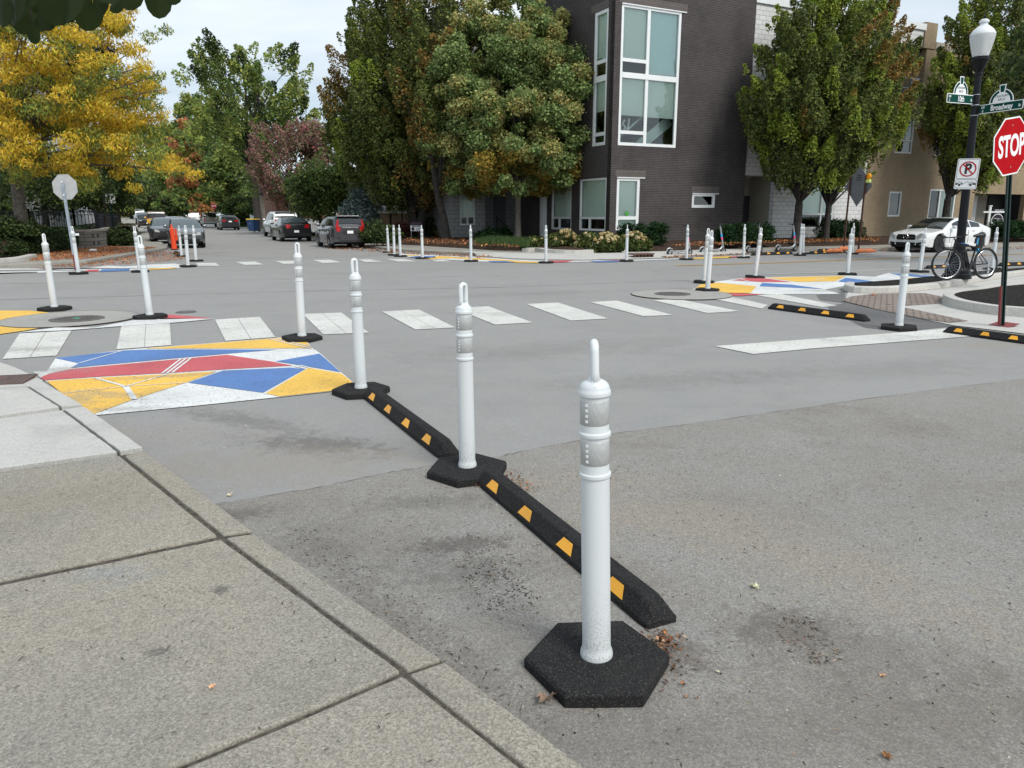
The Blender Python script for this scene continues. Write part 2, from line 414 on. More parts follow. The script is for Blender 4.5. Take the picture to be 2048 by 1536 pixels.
M['asphalt_new'] = asphalt('asphalt_new', (.175, .175, .178), (.21, .205, .195), .4, 90)
def concrete(name, base, warm, pit=.5, scale=70, stains=()):
    m = NT(name)
    c = m.mix(m.rng(m.noise(.8, 5, .6), .3, .7), base, warm)
    c = m.mix(m.rng(m.noise(6, 5, .7), .5, .85, 0, .4), c, tuple(x * .6 for x in base))
    c = m.mix(m.math('MULTIPLY', m.rng(m.noise(1.1, 8, .7, m.map(loc=(3, 9, 0)), .5), .5, .68, 0, .5), m.rng(m.noise(20, 5, .75), .35, .65, .3, 1)), c, tuple(x * .58 for x in base))
    c = m.mix(m.rng(m.voro(7., out='Distance'), .03, .012, 0, .75), c, (.1, .095, .085))
    for (x, y, rx, ry, rot, k, colr) in stains:
        c = m.mix(m.math('MULTIPLY', m.blot(x, y, rx, ry, rot, .25, 9), k), c, colr)
    g = m.noise(scale, 4, .85); v = m.voro(scale * 1.6, out='Color'); sp = m.n('ShaderNodeSeparateColor'); m.l(v, sp.inputs[0])
    c = m.mix(m.rng(m.noise(18, 5, .75), .3, .7, .22, 0), c, tuple(x * .55 for x in base))
    c = m.mix(m.rng(g, .32, .66, min(.95, pit * 2.0), 0), c, tuple(x * .34 for x in base))
    c = m.mix(m.rng(sp.outputs[0], .88, 1., 0, pit * .6), c, (.62, .6, .54))
    c = m.mix(m.rng(sp.outputs[1], .93, 1., 0, pit), c, (.07, .06, .05))
    m.bump(g, .4, .005)
    return m.fin(c, .9, 0, .25)
x1, y1 = gp(230, 1150, .1)[:2]
M['concrete_old'] = concrete('concrete_old', (.365, .342, .295), (.44, .398, .325), .45, 115,
    [(*gp(215, 1146, .1)[:2], .17, .09, .2, .9, (.36, .37, .36)), (*gp(265, 1160, .1)[:2], .2, .04, .7, .6, (.34, .35, .34)), (*gp(60, 1000, .1)[:2], 1., .4, .3, .4, (.36, .30, .22)),
     (*gp(440, 1180, .1)[:2], .05, .04, 0, .9, (.07, .065, .06)), (*gp(318, 1302, .1)[:2], .05, .03, 0, .9, (.09, .08, .07)), (*gp(140, 925, .1)[:2], .9, .08, .1, .7, (.36, .35, .33))])
M['concrete_new'] = concrete('concrete_new', (.55, .54, .51), (.61, .595, .56), .22, 80)
M['concrete_kerb'] = concrete('concrete_kerb', (.56, .545, .51), (.64, .62, .57), .25, 60)
M['concrete_walk'] = concrete('concrete_walk', (.37, .35, .31), (.43, .41, .36), .3, 50)
M['joint'] = simple('joint_soil', (.075, .064, .052), .95, var=.5, vscale=40, bump=.8)
def soil(name, a, b, c, scale):
    m = NT(name); v = m.voro(scale, out='Color'); sp = m.n('ShaderNodeSeparateColor'); m.l(v, sp.inputs[0])
    col = m.mix(sp.outputs[0], a, b); col = m.mix(m.rng(sp.outputs[1], .8, .95), col, c)
    m.bump(m.voro(scale), 1., .03); return m.fin(col, .95, 0, .2)
M['mulch'] = soil('mulch', (.026, .017, .012), (.070, .044, .031), (.12, .075, .05), 26)
M['mulch_black'] = soil('mulch_black', (.008, .0075, .007), (.024, .021, .019), (.045, .038, .03), 30)
M['grass'] = soil('grass', (.035, .055, .018), (.075, .105, .035), (.11, .10, .05), 30)
PDIRT = [(110, 742, .5, .3, .3), (150, 800, .35, .2, -.6), (60, 700, .6, .25, .2), (210, 790, .5, .15, -.3), (330, 755, .6, .12, .3), (250, 820, .5, .1, .2), (640, 695, .3, .2, 0), (1650, 582, .8, .3, 0)]
def roadpaint(name, col, wear=.5, wcol=(.2, .2, .195), scale=9):
    m = NT(name)
    a = m.noise(scale, 6, .72); b = m.noise(110, 3, .8)
    w_ = m.math('ADD', m.math('ADD', m.rng(b, .58, .72, 0, wear), m.rng(a, .60, .75, 0, wear * .6)), m.math('MULTIPLY', m.rng(m.noise(1.3, 7, .7), .5, .7, 0, wear), m.rng(m.noise(40, 5, .75), .38, .6, .2, .8)))
    c = m.mix(m.rng(m.noise(1.2, 4), .3, .7), tuple(x * .9 for x in col), tuple(min(.9, x * 1.06) for x in col))
    c = m.mix(m.rng(m.noise(30, 4, .7), .45, .75, 0, .35), c, tuple(x * .7 for x in col))
    c = m.mix(m.rng(m.noise(2.2, 7, .7), .45, .75, 0, .4), c, tuple(x * .72 for x in col))
    for px, py, rx, ry, rot in PDIRT:
        x, y = gp(px, py)[:2]; c = m.mix(m.math('MULTIPLY', m.blot(x, y, rx, ry, rot), .6), c, (.25, .235, .21))
    c = m.mix(m.math('MINIMUM', w_, 1.), c, wcol)
    c = m.mix(m.rng(m.noise(55, 5, .8), .36, .62, .42, 0), c, tuple(x * .62 for x in col))
    sp = m.n('ShaderNodeSeparateColor'); m.l(m.voro(70., out='Color'), sp.inputs[0]); c = m.mix(m.rng(sp.outputs[0], .93, 1., 0, .7), c, (.08, .075, .07))
    m.bump(b, .3, .003)
    return m.fin(c, .75, 0, .3)
M['paint_white'] = roadpaint('paint_white', (.66, .66, .62), .7)
M['mural_white'] = roadpaint('mural_white', (.72, .73, .72), .7, (.38, .375, .36))
M['mural_yellow'] = roadpaint('mural_yellow', hexc(236, 190, 88), .5, (.34, .27, .15), 4)
M['mural_blue'] = roadpaint('mural_blue', hexc(92, 128, 184), .4, (.10, .16, .27), 4)
M['mural_red'] = roadpaint('mural_red', hexc(200, 96, 102), .45, (.25, .09, .09), 4)
M['centre_yellow'] = roadpaint('centre_yellow', hexc(205, 165, 95), .6, (.24, .23, .2), 6)
def brickpave():
    m = NT('brick_paving'); b = m.n('ShaderNodeTexBrick'); m.l(m.map(rot=(0, 0, UH), scale=(1, 1, 1)), b.inputs[0])
    b.inputs['Color1'].default_value = (.24, .185, .155, 1); b.inputs['Color2'].default_value = (.32, .26, .215, 1); b.inputs['Mortar'].default_value = (.05, .04, .035, 1)
    b.inputs['Scale'].default_value = 1; b.inputs['Brick Width'].default_value = .2; b.inputs['Row Height'].default_value = .1; b.inputs['Mortar Size'].default_value = .014
    c = m.mix(m.rng(m.noise(3, 5, .7), .45, .75, 0, .5), b.outputs[0], (.16, .14, .12))
    return m.fin(c, .85)
M['brick_pave'] = brickpave()

# base terrain to the horizon
structure('ground', MB().sheet([(-500, -60, -.03), (500, -60, -.03), (500, 900, -.03), (-500, 900, -.03)]), M['grass'])
# one wide asphalt sheet: crossing, near street, far street and cross street
structure('road', MB().sheet([(-160, -30, 0), (90, -30, 0), (90, 90, 0), (-60, 330, 0), (-160, 330, 0)]), M['asphalt'])
far = [gp(330, 503, .004), gp(520, 517, .004), gp(760, 512, .004), gp(738, 496, .004), gp(628, 478, .004)]
far += [far[-1] + U * 250, far[0] + U * 260]
for p in far: p.z = .004
structure('far_road', MB().sheet(far), M['asphalt_far'])
seam = [(3300, 630), (2048, 758), (1700, 802), (1400, 846), (1225, 868), (1060, 900), (990, 916), (865, 932), (759, 949), (640, 975), (430, 1010)]
kerbline = [(290, 897), (500, 1062), (885, 1320), (1043, 1439), (1170, 1536), (1330, 1660), (1800, 2100)]
def jag(pts, amp, n):
    out = []
    for a, b in zip(pts[:-1], pts[1:]):
        a = Vector(a); b = Vector(b)
        for i in range(n):
            p = a.lerp(b, i / n); d = (b - a).normalized(); out.append(p + Vector((-d.y, d.x, 0)) * random.gauss(0, amp))
    return out + [Vector(pts[-1])]
sw = jag([gp(x, y, .004) for x, y in seam], .006, 12)
structure('old_road', MB().sheet(sw + [gp(250, 900, .004), gp(300, 1100, .004), gp(700, 1500, .004), Vector((-1, -6, .004)), Vector((14, -6, .004)), Vector((16, 4, .004))]), M['asphalt_old'])
def ribbon(pts, w0, z):
    mb = MB(); L = []; Rr = []
    for i, p in enumerate(pts):
        d = (pts[min(i + 1, len(pts) - 1)] - pts[max(i - 1, 0)]).normalized(); nn = Vector((-d.y, d.x, 0)); w_ = w0 * random.uniform(.3, 1.3)
        L.append(Vector((p.x, p.y, z)) + nn * w_); Rr.append(Vector((p.x, p.y, z)) - nn * w_)
    n = len(pts); mb.add(L + Rr, [[i, n + i, n + i + 1, i + 1] for i in range(n - 1)]); return mb
cr_ = ribbon(sw, .0035, .0075)
for path in [[(0, 600), (600, 583), (1000, 575), (1400, 560)], [(0, 568), (500, 560), (1000, 552)]]:
    q = jag([gp(x, y, 0) for x, y in path], .012, 14); s = ribbon(q, .005 if path[0][1] > 700 else .012, .0075)
    cr_.add(s.v, s.f)
structure('crack', cr_, M['joint'])
# dark fresh strip before the right ramp
structure('road_patch', MB().sheet([gp(x, y, .004) for x, y in [(1633, 590), (1690, 583), (1690, 603), (1745, 618), (1855, 641), (1911, 652), (1800, 663), (1730, 655), (1660, 622), (1655, 612), (1690, 606), (1640, 600)]]), M['asphalt_new'])

# near pavement: slabs and kerb stones with open joints
def zs(py): return .10 if py > 885 else max(.02, .02 + .08 * (py - 750) / 135)
def slab(mb, pts, m=0, base=.012):
    top = [gp(x, y, zs(y)) for x, y in pts]; tt = []
    for a, b in zip(top, top[1:] + top[:1]):
        L_ = (b - a).length; k = max(1, min(40, int(L_ / .09))); d = (b - a).normalized()
        for i in range(k):
            q = a.lerp(b, i / k)
            if 0 < i: q += Vector((-d.y, d.x, 0)) * random.gauss(0, .0014)
            tt.append(q)
    top = tt; n = len(top)
    A = sum(top[i].x * top[(i + 1) % n].y - top[(i + 1) % n].x * top[i].y for i in range(n))
    if A < 0: top = top[::-1]
    bot = [Vector((p.x, p.y, base if p.z > .03 else .006)) for p in top]
    mb.add(top + bot, [list(range(n))] + [[j, i, n + i, n + j] for i in range(n) for j in [(i + 1) % n]], m)
old = MB()
slab(old, [(238, 911), (434, 1070), (0, 1160), (-1000, 1366), (-1000, 1086)])
slab(old, [(441, 1078), (800, 1341), (560, 1444), (322, 1540), (-300, 1800), (-1000, 1900), (-1000, 1384), (0, 1170)])
slab(old, [(806, 1351), (1054, 1545), (1350, 1800), (1500, 2000), (-300, 2000), (-300, 1822), (330, 1551), (566, 1454)])
slab(old, [(288, 900), (503, 1061), (446, 1068), (250, 911)])
slab(old, [(507, 1067), (882, 1317), (815, 1339), (452, 1075)])
slab(old, [(889, 1323), (1045, 1440), (1172, 1537), (1345, 1670), (1680, 2000), (1520, 2000), (1364, 1795), (1062, 1540), (818, 1348)])
structure('sidewalk', old, M['concrete_old'], bevel=.008)
new = MB()
slab(new, [(-1000, 1080), (0, 935), (234, 903), (124, 820), (0, 837), (-1000, 935)])
slab(new, [(-1000, 927), (0, 830), (118, 813), (54, 774), (0, 777), (-1000, 840)])
slab(new, [(285, 894), (188, 826), (168, 813), (129, 818), (240, 901)])
slab(new, [(164, 809), (86, 763), (58, 772), (123, 812)])
slab(new, [(-1000, 835), (-400, 790), (0, 775), (82, 769), (86, 760), (30, 734), (0, 724), (-500, 690), (-1000, 690)])
structure('new_sidewalk', new, M['concrete_new'], bevel=.006)
jb = MB()
jb.sheet([gp(x, y, .086) for x, y in [(285, 905), (500, 1066), (880, 1321), (1168, 1540), (1500, 1820), (-300, 1900), (-1000, 1500), (-1000, 1080), (0, 945)]])
structure('pavement_bed', jb, M['joint'])

# crosswalk bars, stop line, centre line
bars = [[(39, 667), (143, 661), (113, 711), (5, 718)], [(243, 651), (339.5, 646), (342.5, 690), (233, 698.5)], [(430, 639), (519.5, 633.5), (551, 674), (451, 681.6)],
        [(605.6, 627.7), (682.5, 625), (738, 665), (646.6, 668.7)], [(764, 623), (838, 619), (911, 655), (831, 659)], [(907, 616), (976.7, 612.5), (1065.6, 645), (990, 649)],
        [(1052, 608), (1116, 605), (1217, 637), (1142, 641)], [(1180, 604), (1233, 601), (1346, 630), (1286, 632)], [(1305, 600), (1357, 598), (1478, 622), (1415, 626)],
        [(1429, 598.5), (1458, 592), (1536, 610), (1523.6, 617)], [(1511, 590), (1562.5, 588), (1675, 611), (1644.6, 614)]]
fbars = [[(391.7, 526), (431, 525.6), (439.6, 531.5), (397, 531.7)], [(472, 524), (510.7, 523), (527, 529), (489, 529.7)], [(550, 522), (594, 521.5), (607, 527), (567, 527.6)],
         [(625.8, 520), (661, 519.4), (684, 524.6), (646, 526)], [(716, 519), (740.6, 518.7), (766, 523.5), (731, 524)], [(772, 518), (809, 518), (834, 523), (797, 523)], [(857, 518.7), (886, 519.5), (902.6, 523), (873, 523)]]
cw = MB()
for b in bars[:5]:
    # each bar is two strips of tape with a fine seam
    a0, a1, a2, a3 = [gp(x, y, .008) for x, y in b]; g_ = .003
    m0 = a0.lerp(a1, .5); m1 = a3.lerp(a2, .5); e0 = (a1 - a0).normalized() * g_; e1 = (a2 - a3).normalized() * g_
    cw.sheet([a0, m0 - e0, m1 - e1, a3]); cw.sheet([m0 + e0, a1, a2, m1 + e1])
for b in bars[5:]: cw.sheet([gp(x, y, .008) for x, y in b])
for b in fbars: cw.sheet([gp(x, y, .010) for x, y in b])
structure('crosswalk', cw, M['paint_white'])
structure('stop_line', MB().sheet([gp(x, y, .008) for x, y in [(1429, 692), (1800, 665), (1911, 655), (1940, 656), (2005, 666), (1935, 673), (1628, 696.5), (1507, 708)]]), M['paint_white'])
cl = [gp(1350, 532), gp(1560, 525.5), gp(1833, 515), gp(2048, 508), gp(2500, 493)]
cm = MB()
for o_ in (-.09, .09):
    for a, b in zip(cl[:-1], cl[1:]):
        d = (b - a).normalized(); nn = Vector((-d.y, d.x, 0)); z = Vector((0, 0, .008))
        cm.sheet([a + nn * (o_ - .05) + z, b + nn * (o_ - .05) + z, b + nn * (o_ + .05) + z, a + nn * (o_ + .05) + z])
structure('centre_line', cm, M['centre_yellow'])
el = [gp(1530, 549), gp(1700, 543.5), gp(1850, 536)]
e_ = MB()
for a, b in zip(el[:-1], el[1:]):
    d = (b - a).normalized(); nn = Vector((-d.y, d.x, 0)) * .05; z = Vector((0, 0, .008)); e_.sheet([a + nn + z, b + nn + z, b - nn + z, a - nn + z])
structure('edge_line', e_, M['paint_white'])

# painted mural (four colours with white seams), laid on the road
MW, MY, MBl, MR = 0, 1, 2, 3
mural_m = [M['mural_white'], M['mural_yellow'], M['mural_blue'], M['mural_red']]
mu = MB()
def mp(pts, m, z=.012): mu.sheet([gp(x, y, z) for x, y in pts], m)
def ml(a, b, w_=.012, z=.016):
    a = gp(*a, z); b = gp(*b, z); d = (b - a).normalized(); nn = Vector((-d.y, d.x, 0)) * w_; mu.sheet([a + nn, b + nn, b - nn, a - nn], MW)
mp([(80, 755), (66, 743), (94, 742), (111, 717), (244, 700), (287, 696.5), (420, 686.5), (563, 675), (615, 684), (625, 696), (640, 706), (683, 745), (706, 764), (668, 782), (558, 794), (380, 812.5), (193, 830)], MW, .008)
mp([(287, 697), (420, 687), (542, 677), (562, 675.5), (614, 684.5), (624, 696), (563, 696.5), (380, 696.5)], MY)
mp([(111, 716), (244, 701), (287, 699), (380, 698.5), (556, 699), (472, 705.5), (421, 710), (303.5, 720.5), (141, 735.5), (158, 726)], MBl)
mp([(80.5, 755), (98, 747), (139.5, 738), (303.5, 723), (420, 712.5), (454, 709.5), (544, 723), (585, 731), (458, 738), (336, 745.6), (189, 753.5), (89, 760.5)], MR)
mp([(551, 722.5), (639, 707), (681, 744), (594, 729)], MBl)
mp([(446, 741), (581, 735), (610, 738), (526, 785), (380, 765.5), (376, 765)], MBl)
mp([(617, 735.5), (683, 747), (705, 764), (667, 781), (559, 792.5), (532, 786.5)], MY)
mp([(93, 762), (189, 755.5), (336, 748), (433, 742.5), (380, 762), (368, 766), (271, 797), (189, 827), (143.5, 801.5)], MY)
for a, b, k in [((158, 726), (246, 700.6), .012), ((189, 755), (251, 772.3), .016), ((251, 772.3), (336, 748), .012), ((251, 772.3), (369, 765), .008), ((251, 772.3), (269, 798), .026), ((129, 786), (251, 772.3), .008),
                ((324, 746.5), (363, 716.5), .013), ((334, 746), (373, 715.5), .013), ((344, 745), (383.5, 714.5), .013), ((540, 678), (620, 696), .013), ((552, 677), (624, 693), .013), ((587, 731.5), (611, 737), .012), ((600, 730), (616, 734), .012)]: ml(a, b, k)
# left piece beyond the first bars
mp([(-200, 624), (0, 621), (60, 621), (98, 625), (110, 650), (50, 661), (0, 668), (-200, 682)], MY)
mp([(35, 665), (110, 655), (190, 655), (262, 641), (300, 636), (430, 637.5), (350, 645), (243, 652), (140, 660), (52, 664)], MW)
mp([(338, 629), (427, 636.5), (320, 638.5), (310, 634)], MR)
ml((0, 645), (20, 645), .02)
# far left corner
mp([(-60, 541), (0, 537), (75, 537), (135, 541), (200, 541), (262, 541), (355, 536), (380, 533), (350, 527), (300, 529), (250, 533), (215, 531), (180, 536), (140, 538)], MW, .008)
mp([(-200, 552), (0, 547.5), (75, 545), (75, 543.6), (0, 545.5), (-200, 549)], MR); mp([(176, 539.5), (198, 539), (196, 543), (168, 543)], MR)
mp([(204, 538.5), (260, 537.3), (258, 541.3), (199, 543.5)], MBl)
mp([(297, 537), (355, 534.6), (345, 537.2), (300, 539.5)], MY); mp([(-200, 550), (0, 543.5), (110, 541.5), (160, 543), (75, 545.5), (0, 547.5)], MW)
# far kerb strip
mp([(800, 507.5), (880, 511), (945, 513.5), (1026, 519), (1100, 522.3), (1260, 519.8), (1400, 515.3), (1500, 510.5), (1500, 511.8), (1392, 517), (1260, 521.8), (1092, 524.6), (960, 523), (845, 517), (812, 513)], MW, .012)
mp([(812, 509.5), (835, 510.5), (842, 512.5), (812, 511.5)], MY, .016); mp([(835, 512), (870, 512), (872, 515), (845, 517), (818, 514)], MBl, .016)
mp([(876, 512), (960, 516.5), (1040, 521), (1000, 521.5), (905, 516.5), (850, 518)], MY, .016)
mp([(925, 514.6), (1000, 519), (960, 517)], MR, .016); mp([(975, 522), (1010, 521.6), (1030, 524.3), (985, 524.2)], MBl, .016); mp([(1010, 521.6), (1080, 523.3), (1076, 526), (1032, 525)], MY, .016)
mp([(1098, 521.3), (1150, 520.6), (1130, 524.4), (1100, 525)], MR, .016); mp([(1180, 522), (1240, 521), (1235, 523.6), (1190, 524.2)], MBl, .016); mp([(1200, 520.6), (1240, 519.6), (1240, 521)], MR, .016)
mp([(1385, 515.5), (1462, 512), (1462, 515.6), (1385, 518)], MY, .016); mp([(1462, 513), (1475, 511.7), (1472, 514.5), (1455, 515.6)], MR, .016)
# right corner
mp([(1380, 580), (1437, 562.4), (1490, 555.6), (1534, 554.5), (1694, 550.6), (1749, 553.5), (1778, 545.8), (1870, 551), (1931, 542.6), (2048, 536), (2048, 548), (1878, 560), (1800, 562), (1712, 568), (1650, 579), (1680, 587.5), (1530, 588.5)], MW, .008)
mp([(1391, 577), (1400.5, 569), (1437, 565), (1513, 572.3), (1501, 586), (1445.6, 585.4)], MY)
mp([(1464, 560.5), (1490.7, 556), (1530, 556.4), (1583, 564), (1523.6, 564)], MR)
mp([(1524, 565.6), (1583, 569), (1648, 578), (1519, 572.3)], MBl); mp([(1411, 585), (1530, 588), (1484, 591.5), (1452, 591.6)], MR)
mp([(1534, 555.2), (1692, 551.4), (1671, 562), (1596, 564)], MY); mp([(1692, 555.5), (1763, 564.4), (1712, 567.3), (1676, 562.5)], MBl)
mp([(1778, 546.3), (1820, 548), (1870, 552), (1842, 554), (1800, 551)], MBl); mp([(1817, 556), (1876, 554), (1880, 559.5), (1817, 561)], MY)
mp([(1931, 543), (1997, 540), (2000, 545), (1940, 549)], MBl); mp([(1997, 539.4), (2019, 540.5), (2021, 545), (1998, 546.5)], MR); mp([(2032, 537), (2200, 529), (2200, 532), (2040, 540)], MBl)
ml((1482, 558), (1500, 563), .02); ml((1630, 560), (1650, 556), .02); ml((1835, 548), (1846, 551), .02)
structure('painted_mural', mu, mural_m)

# manholes: a round concrete collar (part of the road) and an iron cover
def disc(mb, c, r, z, n=48, m=0): mb.sheet([(c[0] + r * math.cos(2 * math.pi * i / n), c[1] + r * math.sin(2 * math.pi * i / n), z) for i in range(n)], m)
colr = MB(); c1 = gp(141, 639); c2 = gp(1362, 590); disc(colr, c1, .96, .020); disc(colr, c2, 1.0, .020)
structure('manhole_collar', colr, concrete('concrete_collar', (.40, .39, .365), (.46, .445, .41), .3, 50))
jr = MB()
for c, r in ((c1, .96), (c2, 1.)): jr.tube([(c[0] + r * math.cos(a * math.pi / 24), c[1] + r * math.sin(a * math.pi / 24), .017) for a in range(48)], .006, 4, closed=True)
structure('collar_joint', jr, M['joint'])
def cover(c, r, label, centre=None):
    t = thing('manhole_cover', (c[0], c[1], .020), 0, label, 'manhole cover')
    mb = MB().lathe([(r, 0), (r, .008), (r - .02, .008), (r - .025, .004), (r - .035, .004), (r - .04, .009), (0, .009)], 40)
    s = mb
    for i in range(-4, 5):
        y = i * r / 5.5; L_ = math.sqrt(max(0, (r * .82) ** 2 - y * y))
        for k in range(-5, 6):
            if abs(k * r / 6) < L_ - .02: s.box((k * r / 6, y, .011), (.035, .03, .006))
    mb.build('lid', M['dark_iron'], t)
    if centre: MB().lathe([(.06, .012), (.05, .017), (0, .018)], 16).build('centre_mark', centre, t)
    return t
cover(gp(154, 638, .02), .38, 'round iron manhole cover with a green centre mark, in the left concrete collar', simple('green_mark', hexc(60, 140, 110), .6))
cover(gp(1345, 588, .02), .36, 'round iron manhole cover in the concrete collar by the right mural corner')
t = thing('tree_root_cap', gp(372, 624, .004), 0, 'small dark round valve cover in the asphalt beside the red paint tip', 'valve cover'); t.name = 'valve_cover'
MB().lathe([(.16, 0), (.16, .006), (.12, .006), (.115, .002), (0, .003)], 24).build('lid', M['dark_iron'], t)
cc_ = gp(-22, 763, .031); t = thing('utility_cover', cc_, R(14), 'rusty square iron utility cover let into the new pavement corner', 'utility cover')
MB().box((0, 0, .008), (.72, .40, .012)).build('plate', M['rust_brown'], t, bevel=.004)
s = MB()
for r in (.07, .11, .15): s.tube([(-.1 + r * math.cos(a * math.pi / 12), r * math.sin(a * math.pi / 12), .014) for a in range(24)], .006, 5, closed=True)
for i in range(6): s.box((.12 + i * .033, 0, .0145), (.011, .32, .006))
s.box((.34, 0, .0145), (.016, .40, .008)); s.box((0, .19, .0145), (.66, .016, .008)); s.box((0, -.19, .0145), (.66, .016, .008))
s.build('relief', M['dark_iron'], t)

# ---- raised kerb blocks beyond the crossing
def block(name, pts, z, m, back=None):
    mb = MB(); mb.prism([(p.x, p.y) for p in pts], -.02, z); return structure(name, mb, m, bevel=.02)
leftb = [gp(x, y) for x, y in [(-500, 556), (0, 537), (70, 534), (174, 528.5), (238, 518), (318, 504), (336, 499), (326, 490), (308, 480), (290, 462), (272, 442)]]
leftb += [leftb[-1] + U * 120, leftb[-1] + U * 120 + Vector((-60, 0, 0)), Vector((-80, 30, 0))]
block('left_pavement', leftb, .12, M['concrete_walk'])
midk = [(512, 460), (628, 478), (738, 496), (770, 500), (806, 504), (880, 508), (945, 511), (1026, 516.5), (1159, 519.5), (1275, 517), (1388, 513), (1505, 506), (1650, 501), (1772, 499.5), (2048, 495), (2600, 486)]
midb = [gp(x, y) + (U * 1.5 if 1000 < x < 1400 else Vector((0, 0, 0))) for x, y in midk]
midb = [midb[0] + U * 130] + midb + [midb[-1] + Vector((5, 60, 0)), midb[0] + U * 130 + Vector((140, 20, 0))]
block('mid_pavement', midb, .12, M['concrete_walk'])
# bright newer ramp concrete at the corner of the mid block
rp = MB(); fr_ = [gp(x, y, .014) for x, y in [(950, 511.5), (1026, 516.7), (1090, 518.6), (1159, 519.7), (1275, 517.2), (1388, 513.2), (1500, 506.6)]]
bk_ = [p + U * (1.56 if 0 < i < 6 else .05) + Vector((0, 0, .111)) for i, p in enumerate(fr_)]; b2_ = [p + U * 1.5 for p in bk_]
nr = len(fr_); rp.add(fr_ + bk_ + b2_, [[k * nr + i, k * nr + i + 1, (k + 1) * nr + i + 1, (k + 1) * nr + i] for k in (0, 1) for i in range(nr - 1)])
structure('corner_ramp', rp, M['concrete_new'])
# beds: slope up from the pavement to the lots
def bed(name, front, z0, z1, d1, d2, m, dirv=U, kind='structure'):
    f_ = [gp(x, y, z0) for x, y in front]; mb = MB(); n = len(f_); rows = []
    for k, (dd, z) in enumerate([(0, z0 - .1), (0, z0), (d1 * .5, z0 + (z1 - z0) * .65), (d1, z1), (d2, z1)]):
        rows.append([Vector((p.x + dirv.x * dd, p.y + dirv.y * dd, z + (random.uniform(-.03, .03) if k in (2, 3) else 0))) for p in f_])
    vs = sum(rows, []); fs = [[r * n + i, r * n + i + 1, (r + 1) * n + i + 1, (r + 1) * n + i] for r in range(4) for i in range(n - 1)]
    mb.add(vs, fs); o = mb.build(name, m, smooth=True); o['kind'] = kind; return o
bed('mulch_bed', [(735, 486), (780, 488), (828, 490), (908, 495), (985, 500), (1052, 501.5), (1071, 500.5), (1102, 504), (1166, 505), (1215, 500.5), (1248, 502), (1320, 502.4), (1358, 501), (1430, 498), (1490, 495.5), (1560, 493.5), (1626, 492), (1772, 489), (2048, 484), (2400, 478)], .13, .38, 2.2, 26, M['mulch'])
bed('street_verge', [(430, 446), (512, 457), (628, 474), (700, 482), (735, 486)], .13, .32, 3.0, 30, M['grass'], V)
bed('ivy_bank', [(-400, 535), (0, 519), (55, 512), (120, 503), (150, 499)], .13, .85, 4.5, 40, M['mulch'], Vector((-.35, .94, 0)))
# light kerb stones round the beds
def kerb(name, pts, w_, h, m, z0=0.):
    n = len(pts); mb = MB(); rows = []
    for i, p in enumerate(pts):
        d = (pts[min(i + 1, n - 1)] - pts[max(i - 1, 0)]); d.z = 0; d.normalize(); nn = Vector((-d.y, d.x, 0)) * w_ / 2
        zb = z0
        rows += [Vector((p.x, p.y, zb)) - nn, Vector((p.x, p.y, zb + h)) - nn * .85, Vector((p.x, p.y, zb + h)) + nn * .85, Vector((p.x, p.y, zb)) + nn]
    fs = []
    for i in range(n - 1):
        a, b = i * 4, i * 4 + 4
        for k in range(4): fs.append([a + k, a + (k + 1) % 4, b + (k + 1) % 4, b + k][::-1])
    fs += [[0, 1, 2, 3], [4 * n - 4 + k for k in (3, 2, 1, 0)]]
    mb.add(rows, fs); return structure(name, mb, m, bevel=.03)
def smoothpath(pts, k=4):
    P = [pts[0]] + list(pts) + [pts[-1]]; out = []
    for i in range(1, len(P) - 2):
        for j in range(k):
            t = j / k; a, b, c, d = P[i - 1:i + 3]
            out.append(.5 * ((2 * b) + (c - a) * t + (2 * a - 5 * b + 4 * c - d) * t * t + (3 * b - a - 3 * c + d) * t ** 3))
    return out + [pts[-1]]
kerb('planter_kerb', smoothpath([gp(x, y, .12) for x, y in [(1050, 504), (1073, 502), (1102, 506), (1166, 507.5), (1215, 502), (1250, 504.5)]]), .3, .16, M['concrete_kerb'], .1)
kerb('corner_kerb', smoothpath([gp(x, y, .12) for x, y in [(-120, 535), (0, 526), (40, 522), (66, 516)]]), .3, .16, M['concrete_kerb'], .1)
# right hand corner: concrete, pavers, two planters
structure('right_sidewalk', MB().sheet([gp(x, y, .012) for x, y in [(1690, 600), (1745, 617), (1855, 640), (1911, 651), (1956, 656), (2048, 667), (2600, 735), (2900, 560), (2300, 520), (2048, 542), (1880, 562), (1700, 573)]]), M['concrete_new'])
structure('brick_ramp', MB().sheet([gp(x, y, .018) for x, y in [(1684, 601), (1700, 593), (1740, 588), (1800, 586), (1850, 586), (1893, 595), (1890, 606), (1800, 612), (1762, 607), (1830, 619), (1936, 641.5), (1900, 645), (1855, 639), (1745, 616)]]), M['brick_pave'])
k1 = smoothpath([gp(x, y, .0) for x, y in [(1700, 577), (1697, 583), (1722, 587), (1790, 586), (1880, 577), (1960, 563), (2048, 551), (2300, 520)]])
kerb('island_kerb', k1, .2, .15, M['concrete_kerb'])
structure('island_soil', MB().prism([gp(x, y)[:2] for x, y in [(1708, 577), (1800, 570), (1880, 561), (1940, 553), (2048, 544), (2300, 517), (2300, 521), (2048, 551), (1960, 563), (1880, 576), (1790, 584), (1722, 585)]], 0, .13), M['mulch_black'])
k2 = smoothpath([gp(x, y) for x, y in [(2400, 552), (2048, 580), (1960, 591), (1908, 598), (1895, 606), (1912, 615), (1945, 623), (1997, 631), (2048, 635), (2400, 664)]])
kerb('planter_edge', k2, .2, .16, M['concrete_kerb'])
